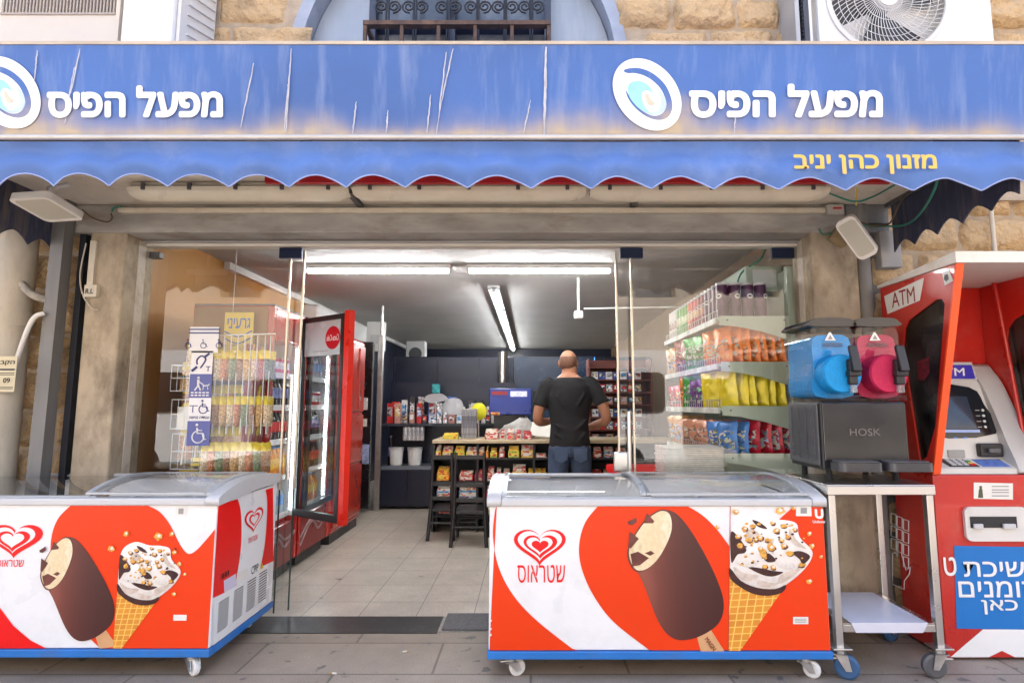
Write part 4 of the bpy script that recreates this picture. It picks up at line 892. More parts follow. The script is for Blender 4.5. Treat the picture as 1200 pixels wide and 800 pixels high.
def freezer(label, x0, x1, y0, dep, layout):
    zb_, zB, zf, zr_ = .092, .128, .768, .800
    F = thing('chest_freezer', label, 'freezer', ((x0 + x1) / 2, y0 + dep / 2, 0))
    y1 = y0 + dep; t_ = .05
    b = MB(); b.box(x0, x1, y0, y0 + t_, zB, zf, b=.006).box(x0, x1, y1 - t_, y1, zB, zr_, b=.006).box(x0, x0 + t_, y0 + t_, y1 - t_, zB, zf).box(x1 - t_, x1, y0 + t_, y1 - t_, zB, zf).box(x0 + t_, x1 - t_, y0 + t_, y1 - t_, zB, .38)
    b.build('body', M_fzw, F)
    q = MB(); q.box(x0 - .006, x1 + .006, y0 - .008, y0 + .03, zb_, zB - .002, b=.003).box(x0 - .006, x1 + .006, y1 - .03, y1 + .008, zb_, zB - .002, b=.003).box(x0 - .006, x0 + .03, y0 + .031, y1 - .031, zb_, zB - .002).box(x1 - .03, x1 + .006, y0 + .031, y1 - .031, zb_, zB - .002)
    q.build('base_frame', M_blue, F)
    for (cx, cy_, sw) in ((x0 + .10, y0 + .045, 15), (x1 - .10, y0 + .045, -35), (x0 + .10, y1 - .06, 70), (x1 - .10, y1 - .06, 100)): caster((cx, cy_), F, M_whl, r=.037, w=.026, swivel=sw, top=.098)
    # rim: front rail, rear rail, two curved ends
    prof = lambda s: zf + .022 + (zr_ + .028 - zf - .022) * s + .042 * math.sin(math.pi * s ** .8)
    def end(xa, xb):
        pts = [(y0 - .012, zf - .012)] + [(y0 - .012 + (dep + .02) * k / 16, prof(k / 16)) for k in range(17)] + [(y1 + .008, zr_ - .02), (y0 + dep * .55, zf + .01)]
        m = MB(); m.prism(pts, (xa, 0, 0), Y3, Z3, xb - xa, 0, True); return m
    end(x0 - .012, x0 + .052).build('rim_end', M_rim, F); end(x1 - .052, x1 + .012).build('rim_end', M_rim, F)
    r = MB(); r.box(x0 + .052, x1 - .052, y0 - .012, y0 + .035, zf - .012, zf + .022, b=.008).box(x0 + .052, x1 - .052, y1 - .03, y1 + .008, zr_ - .03, zr_ + .03, b=.008)
    r.build('rim_rail', M_rim, F)
    xm = x0 + (x1 - x0) * layout['mid']
    def lidpart(xa, xb, lift, nm):
        def fn(u, v): return (xa + u * (xb - xa), y0 + .03 + (dep - .05) * v, prof(.03 + .95 * v) - .012 + lift)
        g = MB().grid(2, 14, fn).build(nm, M_lid, F)
        fr_ = MB()
        for xx in (xa + .008, xb - .008):
            vs = []
            for k in range(15):
                p = Vector(fn(0, k / 14)); vs += [Vector((xx - .012, p.y, p.z - .004)), Vector((xx + .012, p.y, p.z - .004)), Vector((xx + .012, p.y, p.z + .007)), Vector((xx - .012, p.y, p.z + .007))]
            fs = [(4 * k + j, 4 * k + (j + 1) % 4, 4 * k + 4 + (j + 1) % 4, 4 * k + 4 + j) for k in range(14) for j in range(4)]
            fr_.add(vs, fs + [(3, 2, 1, 0), (56, 57, 58, 59)])
        for v in (.012, .985):
            p = Vector(fn(0, v)); fr_.box(xa + .021, xb - .021, p.y - .012, p.y + .012, p.z - .004, p.z + .006)
        fr_.build('lid_frame', M_rim2, g)
    lidpart(x0 + .056, xm + .02, .0, 'sliding_lid'); lidpart(xm - .02, x1 - .056, .016, 'sliding_lid')
    # wire baskets inside
    M_wire = mat('basket_wire', (.62, .62, .62), .4, .3)
    nb = 4; ww = (x1 - x0 - .16) / nb
    for k in range(nb):
        a, c = x0 + .08 + k * ww + .012, x0 + .08 + (k + 1) * ww - .012; wr = MB(); ya, yb_ = y0 + .075, y1 - .075
        for z in (.71, .65, .59): wr.tube([(a, ya, z), (c, ya, z), (c, yb_, z), (a, yb_, z), (a, ya, z)], .0025, 5)
        for j in range(7):
            x = a + (c - a) * j / 6; wr.tube([(x, ya, .71), (x, ya, .47), (x, yb_, .47), (x, yb_, .71)], .002, 5)
        wr.build('wire_basket', M_wire, F)
    pk = MB(); rnd = random.Random(int(x0 * 10) + 40)
    for k in range(16):
        pk = MB(); cx_ = x0 + .16 + (x1 - x0 - .32) * rnd.random(); pk.cbox((cx_, y0 + .14 + (dep - .28) * rnd.random(), .396 + .01 * (k % 3)), (.16, .07, .03), Matrix.Rotation(rnd.uniform(-.5, .5), 3, 'Z'), 0, .012)
        if k < 8: pk.build('ice_cream_pack', (M_cream, M_cpiece, M_rim, M_label)[k % 4], F)
    return F, zB, zf
def f_front(x0, x1, y0, zB, zf, sx=1.0):
    def f(u, v, lvl): return Vector((x0 + u, y0 - .0015 - lvl * .0007, zB + v))
    return f
H_ = .815 - .17
# ---- right hand freezer: prints measured from the photograph's front panel (crop pixels -> panel metres)
X0, X1, FY = at(573, 690, 2.66).x, at(970, 690, 2.66).x, 2.66
FW, zB, zf = X1 - X0, .128, .765
FZ, zB, zf2 = freezer('white and red chest freezer with large ice cream pictures beside the steel trolley', X0, X1, FY, .64, {'mid': .475})
def uv(cx, cy_):
    v = 1 - (cy_ - 180) / 492; u = (cx - 38 - (-0) * (1 - v)) / (1102 + 35 * (1 - v))
    return (u * FW, v * .645 * .985)
def U(pts): return [uv(*p) for p in pts]
f = f_front(X0, X1, FY, zB, .8)
def hrt(cx, cy_, w, h): return [(x, 2 * cy_ - y) for x, y in heart(cx, cy_, w, h)]
fgb = lambda p: [(min(max(a, 0.004), FW - .004), min(max(b, .002), .633)) for a, b in p]
decal('orange_film', [fgb(U([(30, 175), (62, 175)] + spline([(56, 200, 0), (50, 290, 0), (70, 395, 0), (120, 490, 0), (200, 575, 0), (335, 680, 0)], 5) and [(62, 178)] + [(q.x, q.y) for q in spline([(56, 200, 0), (50, 290, 0), (70, 395, 0), (120, 490, 0), (200, 575, 0), (335, 680, 0)], 5)] + [(30, 680)]))], f, M_org, FZ, 1)
right = [(q.x, q.y) for q in spline([(402, 178, 0), (355, 240, 0), (335, 320, 0), (345, 400, 0), (385, 490, 0), (455, 580, 0), (585, 680, 0)], 6)]
top = [(q.x, q.y) for q in spline([(834, 325, 0), (790, 265, 0), (740, 215, 0), (680, 178, 0)], 5)]
decal('orange_film', [fgb(U(right + [(833, 680)] + top))], f, M_org, FZ, 1)
decal('orange_film', [fgb(U([(834, 680), (1180, 680), (1160, 178), (1046, 178), (980, 245), (850, 470), (834, 480)]))], f, M_org, FZ, 1)
decal('heart_emblem', [U(hrt(205, 322, 172, 124))], f, M_redp, FZ, 2)
decal('heart_emblem', [U(hrt(205, 318, 146, 104))], f, M_fzw, FZ, 3); decal('heart_emblem', [U(hrt(207, 322, 112, 82))], f, M_redp, FZ, 4)
decal('heart_emblem', [U(hrt(204, 320, 86, 62))], f, M_fzw, FZ, 5); decal('heart_emblem', [U(hrt(206, 322, 56, 42))], f, M_redp, FZ, 6)
def hebrew_logo(parent, o, w, h): return lettering('שטראוס', 'lettering', M_redp, parent, o, X3, Z3, w, h, .0, .0, True)
p0, p1 = uv(132, 446), uv(289, 386); hebrew_logo(FZ, f(p0[0], p0[1], 2), p1[0] - p0[0], p1[1] - p0[1])
bar = smoothpoly([(607, 200), (648, 206), (690, 250), (740, 330), (790, 430), (815, 510), (806, 570), (768, 608), (706, 634), (648, 630), (600, 575), (545, 440), (505, 370), (498, 330), (520, 290), (560, 235)], 5)
def mag(f, T, parent, lv, stick_text=True):
    def t(p): return [T(x, y) for x, y in p]
    decal('lolly_stick', [t([(728, 624), (772, 600), (822, 676), (742, 676)])], f, M_wood, parent, lv)
    decal('ice_cream_print', [t(bar)], f, M_choc, parent, lv + 1, None, R(0))
    bite = smoothpoly([(600, 202), (632, 212), (640, 262), (622, 318), (590, 372), (552, 402), (520, 398), (500, 352), (510, 305), (552, 238)], 4)
    decal('ice_cream_print', [t([(552 + (x - 560) * 1.06 + 6, 305 + (y - 305) * 1.05) for x, y in bite])], f, M_cpiece, parent, lv + 2)
    decal('ice_cream_print', [t(bite)], f, M_van_, parent, lv + 3)
    decal('chocolate_flake', [t(q) for q in ([(494, 238), (522, 224), (524, 240), (508, 250), (496, 246)], [(558, 208), (582, 236), (578, 243), (546, 243)], [(502, 272), (532, 296), (505, 330), (497, 322)], [(505, 348), (530, 340), (566, 362), (536, 386), (512, 390)], [(552, 345), (572, 337), (584, 346), (570, 354)])], f, M_cpiece, parent, lv + 4)
mag(f, uv, FZ, 3)
a = uv(757, 634); b = uv(786, 672); dv = Vector((b[0] - a[0], 0, b[1] - a[1])).normalized(); nv = Vector((-dv.z, 0, dv.x))
lettering('MAGN', 'lettering', mat('print_brown_ink', (.22, .05, .02), .5), FZ, f(a[0] - .006, a[1], 4), dv, nv, .062, .019, .012)
rnd = random.Random(11)
def blob(cx, cy_, r, rnd, n=6, fl=.75):
    a0 = rnd.uniform(0, 6); return [(cx + r * rnd.uniform(.7, 1.15) * math.cos(a0 + 2 * math.pi * i / n), cy_ + fl * r * rnd.uniform(.7, 1.15) * math.sin(a0 + 2 * math.pi * i / n)) for i in range(n)]
def cone(f, T, parent, lv, flat_left=True, spread=1.0, extra=()):
    def t(p): return [T(x, y) for x, y in p]
    decal('waffle_print', [t([(834, 410), (880, 462), (960, 486), (1006, 476), (872, 672), (834, 672)])], f, M_waffle, parent, lv, None, R(20))
    decal('ice_cream_print', [t(smoothpoly([(834, 380), (834, 290), (850, 240), (900, 215), (960, 230), (1010, 232), (1052, 245), (1062, 290), (1100, 330), (1105, 358), (1080, 400), (1030, 445), (980, 472), (920, 468), (868, 440), (838, 405)], 4))], f, M_cream2, parent, lv + 2)
    decal('ice_cream_print', [t(smoothpoly([(834, 395), (870, 438), (925, 462), (985, 466), (1020, 452), (1008, 478), (960, 489), (905, 480), (850, 446), (834, 425)], 3))], f, M_cdark, parent, lv + 3)
    decal('chocolate_swirl', [t(smoothpoly(q, 4)) for q in ([(835, 275), (860, 290), (886, 330), (880, 345), (858, 350), (838, 376)], [(893, 392), (935, 396), (975, 405), (1010, 410), (975, 424), (935, 416)], [(1040, 345), (1066, 338), (1098, 356), (1076, 385), (1045, 412), (1068, 375)], [(905, 232), (930, 240), (955, 262), (925, 255)], [(960, 345), (985, 370), (960, 376), (945, 362)])], f, M_cdark, parent, lv + 4)
    decal('ice_cream_print', [t(smoothpoly(q, 4)) for q in ([(850, 372), (880, 350), (900, 310), (925, 322), (930, 372), (905, 392), (872, 388)], [(985, 372), (975, 320), (985, 290), (1010, 340), (1056, 372), (1040, 400), (1005, 395)])], f, M_cream2, parent, lv + 5)
    decal('cream_shadow', [t(smoothpoly(q, 4)) for q in ([(846, 392), (880, 412), (930, 420), (900, 440), (860, 425)], [(960, 300), (990, 300), (978, 345), (962, 330)], [(1030, 262), (1052, 300), (1085, 330), (1050, 318), (1028, 290)], [(900, 262), (930, 282), (905, 300), (880, 290)], [(1000, 420), (1050, 400), (1078, 388), (1040, 425), (1000, 448)], [(930, 436), (975, 446), (1005, 440), (970, 460), (930, 455)])], f, mat('print_cream_shadow', (.60, .50, .42), .4, var=.25, vs=40), parent, lv + 5)
    nuts = [(880, 262, 12), (905, 252, 11), (930, 292, 13), (955, 300, 10), (968, 326, 15), (945, 352, 12), (1010, 320, 12), (1030, 345, 13), (985, 268, 13), (1008, 252, 11), (1045, 265, 9), (865, 320, 13), (858, 288, 11), (895, 300, 13), (916, 300, 10), (940, 340, 14), (1000, 300, 10), (948, 390, 11), (975, 393, 11), (1068, 385, 11), (972, 242, 9), (1022, 290, 10), (933, 330, 11)]
    more = [(835 + 30 + rnd.random() * 215, 235 + rnd.random() * 150, rnd.uniform(4, 8)) for _ in range(46)]
    decal('nut_shadow', [t(blob(x + 3, y + 4, r * 1.05, rnd)) for x, y, r in nuts], f, M_cpiece, parent, lv + 5.5)
    decal('nut_crumb', [t(blob(x, y, r, rnd, 5)) for x, y, r in more[:26]], f, M_nut, parent, lv + 6); decal('chocolate_crumb', [t(blob(x, y, r * .8, rnd, 5)) for x, y, r in more[26:]], f, M_cdark, parent, lv + 5.7)
    decal('nut_print', [t(blob(x, y, r, rnd)) for x, y, r in nuts] + [t(blob(x, y, r, rnd, 5, .9)) for x, y, r in extra], f, M_nut, parent, lv + 6)
    decal('nut_print', [t(blob(x + 2, y - 2, r * .5, rnd)) for x, y, r in nuts[::2]] + [t(blob(x + 2, y - 2, r * .45, rnd, 5, .9)) for x, y, r in extra], f, M_label, parent, lv + 7)
cone(f, uv, FZ, 4, extra=[(995, 200, 18), (850, 204, 13), (790, 256, 10), (1042, 190, 9), (1093, 278, 12), (1103, 320, 11), (1133, 357, 8), (1096, 440, 11)])
# seam of the two films
decal('film_seam', [U([(832, 182), (834, 182), (834, 672), (832, 672)])], f, mat('seam_red', (.45, .03, .02), .5), FZ, 2)
decal('paper_label', [U([(1050, 182), (1100, 182), (1102, 219), (1050, 219)])], f, M_label, FZ, 3); decal('label_print', [U([(1065, 190), (1086, 190), (1086, 210), (1065, 210)])], f, M_ink2, FZ, 4)
decal('paper_label', [U([(1046, 560), (1096, 560), (1097, 584), (1046, 584)])], f, M_label, FZ, 3); decal('label_print', [U([(1052, y), (1090, y), (1090, y + 2), (1052, y + 2)]) for y in (566, 571, 576)], f, M_ink2, FZ, 4)
lettering('U', 'maker_logo', M_lw, FZ, f(*uv(1113, 228), 3), X3, Z3, uv(1142, 228)[0] - uv(1113, 228)[0], uv(1113, 194)[1] - uv(1113, 228)[1], .055, 0)
lettering('Unilever', 'maker_name', M_lw, FZ, f(*uv(1106, 243), 3), X3, Z3, uv(1148, 228)[0] - uv(1106, 228)[0], uv(1113, 233)[1] - uv(1113, 243)[1], .01, 0)
chp = [[(uv(60 + 0, 0)[0] * 0 + x, y) for x, y in ((0.006, z), (.014, z + .006), (.012, z + .014), (.005, z + .01))] for z in (.06, .085, .12, .55, .58)]
decal('scuff', chp, f, M_label, FZ, 3)

# ---- left hand freezer
LY = 2.68; LX1 = at(249, 690, LY).x; LX0 = LX1 - 1.54
FL, _, _ = freezer('white and red chest freezer with cornet picture and vented end beside the left window', LX0, LX1, LY, .62, {'mid': .60})
fl_ = f_front(LX0, LX1, LY, zB, .8); LW = LX1 - LX0
k0 = at(0, 690, LY).x
pz1, pz0 = 594.0, 762.0
def T2(px, py): return (at(px, 690, LY).x - LX0, (pz0 - py) / (pz0 - pz1) * .633)
def C(pts): return [T2(x * .3375, 530 + y * .3375) for x, y in pts]
cl2 = lambda p: [(min(max(a, 0.004), LW - .004), min(max(b, .002), .633)) for a, b in p]
lft = [(q.x, q.y) for q in spline([(222, 192, 0), (180, 240, 0), (163, 310, 0), (172, 400, 0), (210, 500, 0), (262, 590, 0), (370, 690, 0)], 6)]
rgt = [(q.x, q.y) for q in spline([(738, 272, 0), (705, 315, 0), (672, 352, 0), (645, 362, 0), (615, 330, 0), (575, 260, 0), (535, 215, 0), (490, 192, 0)], 5)]
decal('orange_film', [cl2(C(lft + [(738, 690)] + rgt))], fl_, M_org, FL, 1)
decal('red_film', [cl2(C([(-700, 690), (-700, 500), (0, 540)] + [(60, 610), (125, 660), (180, 690)]))], fl_, M_redp, FL, 1)
def hz(cx, cy_, w_, h_): return C([(x, 2 * cy_ - y) for x, y in heart(cx, cy_, w_, h_)])
for i, (dx, dy, w_, h_, m) in enumerate(((0, 0, 190, 118, M_redp), (-5, -3, 148, 92, M_fzw), (-6, 2, 116, 74, M_redp), (-9, 0, 82, 52, M_fzw))):
    decal('heart_emblem', [hz(38 + dx, 315 + dy, w_, h_)], fl_, m, FL, 2 + i)
p0, p1 = C([(-20, 408), (76, 383)]); hebrew_logo(FL, fl_(p0[0], p0[1], 2), p1[0] - p0[0], p1[1] - p0[1])
def T3(x, y):                                            # the lolly artwork scaled and set more upright
    xx, yy = (x - 655), (y - 415); a = R(-7); s_ = .80
    X_, Y_ = xx * math.cos(a) - yy * math.sin(a), xx * math.sin(a) + yy * math.cos(a)
    return C([(270 + X_ * s_ * .98, 480 + Y_ * s_ * 1.04)])[0]
mag(fl_, T3, FL, 3)
def T4(x, y): return C([(412 + (x - 836) * .79, 430 + (y - 352) * .80)])[0]
cone(fl_, T4, FL, 4, extra=[(836 + 20, 180, 16), (836 - 40, 245, 18), (836 + 165, 190, 22), (836 + 222, 180, 14), (836 + 240, 260, 12), (836 + 265, 310, 12), (836 + 290, 355, 10), (836 + 250, 440, 12)])
decal('paper_label', [C([(592, 197), (632, 197), (632, 230), (592, 230)])], fl_, M_label, FL, 3); decal('label_print', [C([(603, 203), (621, 203), (621, 223), (603, 223)])], fl_, M_ink2, FL, 4)
decal('paper_label', [C([(610, 572), (656, 572), (656, 592), (610, 592)])], fl_, M_label, FL, 3)
# end panel (right side of the left freezer): d = depth metres from the front edge
def fe(d, v, lvl): return Vector((LX1 + .0015 + lvl * .0007, LY + d, zB + v))
def side_px(px, py): q = atX(px, py, LX1); return (q.y - LY, q.z - zB)
def S(pts): return [(min(max(a, .004), .612), min(max(b, .002), .63)) for a, b in [side_px(240 + x * .2747, 560 + y * .275) for x, y in pts]]
decal('red_film', [S([(30, 122), (137, 85)] + [(q.x, q.y) for q in spline([(137, 85, 0), (150, 130, 0), (155, 200, 0), (152, 300, 0), (138, 400, 0), (130, 440, 0)], 5)] + [(135, 462), (30, 512)])], fe, M_redp, FL, 1)
decal('red_film', [S([(257, 42), (290, 28), (292, 352), (236, 378)] + [(q.x, q.y) for q in spline([(236, 378, 0), (252, 300, 0), (262, 200, 0), (265, 100, 0), (257, 42, 0)], 5)][1:-1])], fe, M_redp, FL, 1)
hc = side_px(240 + 208 * .2747, 560 + 180 * .275)
for i, (w_, h_, m) in enumerate(((.20, .12, M_redp), (.165, .096, M_fzw), (.115, .07, M_redp), (.08, .048, M_fzw))): decal('heart_emblem', [heart(hc[0], hc[1] + .004, w_, h_)], fe, m, FL, 2 + i)
hebl = lettering('שטראוס', 'lettering', M_redp, FL, fe(hc[0] - .05, hc[1] - .105, 2), Y3, Z3, .10, .026, .0, 0, True)
decal('vent_panel', [S([(32, 517), (291, 358), (291, 520), (32, 722)])], fe, M_fzw, FL, 2)
slots = []
for (c0, dv0, dv1) in ((.10, .045, .185), (.235, .045, .195), (.365, .045, .20), (.49, .045, .205)):
    for k in range(12):
        v = dv0 + (dv1 - dv0) * k / 12; slots.append([(c0 - .045, v), (c0 + .045, v), (c0 + .045, v + .0055), (c0 - .045, v + .0055)])
decal('vent_slot', slots, fe, M_vent, FL, 3)
decal('paper_label', [S([(78, 436), (130, 406), (130, 460), (80, 486)])], fe, mat('lilac_label', (.62, .58, .72), .5), FL, 3)
decal('paper_label', [S([(134, 404), (180, 382), (180, 416), (134, 444)])], fe, M_label, FL, 3)
decal('barcode', [[(.06 + .012 * k, .28), (.06 + .012 * k + .005 * (1 + k % 2), .28), (.06 + .012 * k + .005 * (1 + k % 2), .305), (.06 + .012 * k, .305)] for k in range(6)], fe, M_vent, FL, 3)
a = side_px(240 + 195 * .2747, 560 + 412 * .275); lettering('CPIP', 'lettering', M_vent, FL, fe(a[0], a[1], 3), Y3, Z3, .075, .04, 0, 0)
w_ = S([(234, 388), (248, 382), (241, 356)]); decal('warning_sign', [w_], fe, mat('warning_yellow', (.8, .5, .02), .5), FL, 3)

# ------------------------------------------------------------------ steel trolley
CX0, CX1, CYf, CYr = 1.372, 1.87, 2.665, 3.10
tr = thing('steel_trolley', 'stainless steel trolley on big swivel wheels carrying the slush machine', 'trolley', ((CX0 + CX1) / 2, (CYf + CYr) / 2, 0))
ct = .852
t = MB(); t.box(CX0, CX1, CYf, CYr, ct - .006, ct, b=.003).box(CX0, CX1, CYf - .002, CYf + .004, ct - .045, ct - .007, b=.002).box(CX0 - .002, CX0 + .004, CYf + .005, CYr, ct - .045, ct - .007).box(CX1 - .004, CX1 + .002, CYf + .005, CYr, ct - .045, ct - .007).box(CX0 + .005, CX1 - .005, CYr - .004, CYr + .002, ct - .045, ct - .007)
t.build('top_shelf', M_steel, tr)
for x in (CX0 + .022, CX1 - .022):
    for y in (CYf + .022, CYr - .022): MB().box(x - .016, x + .016, y - .016, y + .016, .135, ct - .0465, b=.003).build('leg', M_steel, tr)
s = MB(); sz_ = .235; s.box(CX0 + .04, CX1 - .04, CYf + .01, CYr - .01, sz_, sz_ + .004).box(CX0 + .04, CX1 - .04, CYf + .008, CYf + .03, sz_ - .034, sz_ - .002, b=.002).box(CX0 + .04, CX1 - .04, CYr - .03, CYr - .008, sz_ - .034, sz_ - .002).build('lower_shelf', M_steel, tr)
fm = MB(); fm.box(CX0 + .075, CX1 - .075, CYf + .006, CYr - .012, sz_ + .005, sz_ + .007); fm.prism([(CX0 + .075, sz_ + .006), (CX0 + .095, sz_ - .036), (CX1 - .1, sz_ - .036), (CX1 - .075, sz_ + .006)], (0, CYf + .0075, 0), X3, Z3, .002)
fm.build('protective_film', mat('white_film', (.62, .63, .70), .35, var=.08, dirt=.2), tr)
M_wblue = mat('blue_rubber_tyre', (.035, .10, .22), .6, var=.15)
for (x, y, sw, m) in ((CX0 + .022, CYf + .022, -20, M_wblue), (CX1 - .022, CYf + .022, 175, M_dgrey), (CX0 + .022, CYr - .022, 60, M_wblue), (CX1 - .022, CYr - .022, 20, M_wblue)): caster((x, y), tr, m, .052, .032, sw, .14)

# ------------------------------------------------------------------ slush machine
sx0, sx1, syf, syr = 1.415, 1.84, 2.78, 3.12; SB = .905; ST = 1.235
sm_ = thing('slush_machine', 'twin slush drink machine with one blue and one pink tank', 'slush machine', ((sx0 + sx1) / 2, (syf + syr) / 2, ct))
M_sgrey = mat('brushed_slush_panel', (.085, .083, .08), .22, .75, var=.05, vs=3)
b = MB(); b.box(sx0 + .004, sx1, syf + .004, syr, SB, ST, b=.008); b.build('base', M_black, sm_)
fp = MB(); fp.box(sx0 + .012, sx1 - .006, syf - .004, syf + .003, SB + .045, ST - .008, b=.003); fpo = fp.build('front_panel', M_sgrey, sm_)
lettering('HOSK', 'lettering', mat('embossed_grey', (.16, .155, .15), .4, .8), fpo, ((sx0 + sx1) / 2 - .075, syf - .0045, SB + .165), X3, Z3, .15, .035, .01, .0005)
g = MB(); g.box(sx0 - .006, sx0 + .003, syf + .02, syr - .01, SB + .02, ST - .01, b=.003)
for k in range(20): g.box(sx0 - .012, sx0 - .006, syf + .05, syr - .05, SB + .05 + k * .0125, SB + .056 + k * .0125)
for k in range(4): g.box(sx0 - .0125, sx0 - .0055, syf + .045 + k * .078, syf + .05 + k * .078, SB + .045, ST - .03)
g.build('side_grille', M_dgrey, sm_)
MB().box(sx1 + .001, sx1 + .02, syf + .05, syf + .17, SB + .14, ST - .03, b=.006).build('side_plate', M_rim, sm_)
for x in (sx0 + .05, sx1 - .05):
    for y in (syf + .04, syr - .05): MB().cyl((x, y, ct + .001), (x, y, SB), .014, n=12).build('foot', M_rubber, sm_)
M_tank = glass('tank_plastic', (.95, .95, .96), .04, .02, .02)
for i, (xa, xb, cname, col) in enumerate(((sx0 - .005, sx0 + .205, 'blue_slush', (.004, .28, .66)), (sx0 + .22, sx0 + .43, 'pink_slush', (.50, .012, .075)))):
    xc = (xa + xb) / 2; hw = (xb - xa) / 2 - .004
    msl = mat(cname, col, .55, var=.1, vs=20, bump=.5, bs=90, spec=.4)
    zc = ST + .140; tz1 = ST + .375
    tk = MB()
    pr = [(-hw, ST + .02), (hw, ST + .02), (hw + .002, ST + .2), (hw - .006, tz1), (-hw + .006, tz1), (-hw - .002, ST + .2)]
    tk.prism(smoothpoly(pr, 3), (xc, syr - .02, 0), X3, Z3, syr - .02 - syf - .035, 0, True); tko = tk.build('tank', M_tank, sm_)
    hw2 = hw - .007
    sl_ = MB(); pr2 = [(-hw2, ST + .03), (hw2, ST + .03), (hw2, ST + .16), (hw2 - .004, ST + .318), (-.02, ST + .334), (-hw2 + .004, ST + .312), (-hw2, ST + .16)]
    sl_.prism(smoothpoly(pr2, 3), (xc, syr - .03, 0), X3, Z3, syr - .03 - syf - .045, 0, True); sl_.build('slush', msl, tko)
    ns = MB(); R_ = .094
    ns.lathe([(R_ - .004, 0), (R_, .0), (R_, .085), (R_ - .006, .094), (.0001, .096)], (xc, syf + .045, zc - .005), 40, (0, -1, 0)); ns.build('nose', msl, sm_)
    rg = MB(); rg.lathe([(R_ + .0015, 0), (R_ + .005, .004), (R_ + .005, .012), (R_ + .0015, .016)], (xc, syf + .052, zc - .005), 40, (0, -1, 0)); rg.build('seal_ring', M_tank, sm_)
    ld = MB(); ld.prism(smoothpoly([(-hw - .006, tz1 + .003), (hw + .006, tz1 + .003), (hw + .004, tz1 + .028), (hw - .03, tz1 + .043), (-hw + .03, tz1 + .043), (-hw - .004, tz1 + .028)], 3), (xc, syr - .01, 0), X3, Z3, syr - .01 - syf - .02, 0, True); ld.build('lid', mat('smoky_lid', (.03, .03, .032), .15, var=.05), sm_)
    yt = syf - .052
    tp = MB(); tp.box(xc + .0 + .012, xc + .055, yt - .03, yt, zc - .06, zc + .065, b=.008); tp.box(xc + .005, xc + .062, yt - .045, yt - .005, zc - .02, zc + .01, b=.006)
    tp.cbox((xc + .033, yt - .045, zc + .065), (.042, .02, .13), Matrix.Rotation(R(-14), 3, 'X'), 0, .006); tpo = tp.build('tap', M_black, sm_)
    MB().cyl((xc + .034, yt - .018, zc - .062), (xc + .034, yt - .018, zc - .098), .017, n=18).build('spout', glass('spout_plastic', (.8, .8, .82), .15, .1, .3), tpo)
    sp_ = MB(); sp_.box(xc - .06, xc + .075, yt + .0, yt + .05, ST + .006, ST + .03, b=.004); sp_.build('tank_support', M_tank, sm_)
    w_ = MB(); w_.prism([(-.028, 0), (.028, 0), (.004, .042), (-.004, .042)], (xc - .01, syf + .033, ST + .305), X3, Z3, .0015); lb_ = w_.build('warning_label', M_lw, tko)
    MB().prism([(-.012, .006), (.012, .006), (.0, .028)], (xc - .01, syf + .031, ST + .305), X3, Z3, .0012).build('label_print', M_ink2, lb_)
    tp2 = MB(); tp2.box(xc - .05, xc + .05, syf + .030, syf + .0322, ST + .275, ST + .28).box(xc - .05, xc + .05, syf + .030, syf + .0322, ST + .286, ST + .291); tp2.build('embossed_lines', M_dgrey, tko)
    tx0, tx1 = sx0 + .02 + i * .235, sx0 + .02 + i * .235 + .215
    dt = MB(); dt.prism(rrect(tx0, tx1, syf - .115, syf - .002, .035, 5), (0, 0, SB + .005), X3, Y3, .04, 0, True); dt.build('drip_tray', mat('smoke_tray', (.05, .05, .055), .12, var=.1), sm_)
    dt = MB(); dt.prism(rrect(tx0 + .01, tx1 - .01, syf - .105, syf - .01, .03, 5), (0, 0, SB + .046), X3, Y3, .004)
    dt.build('tray_grid', M_dgrey, sm_)

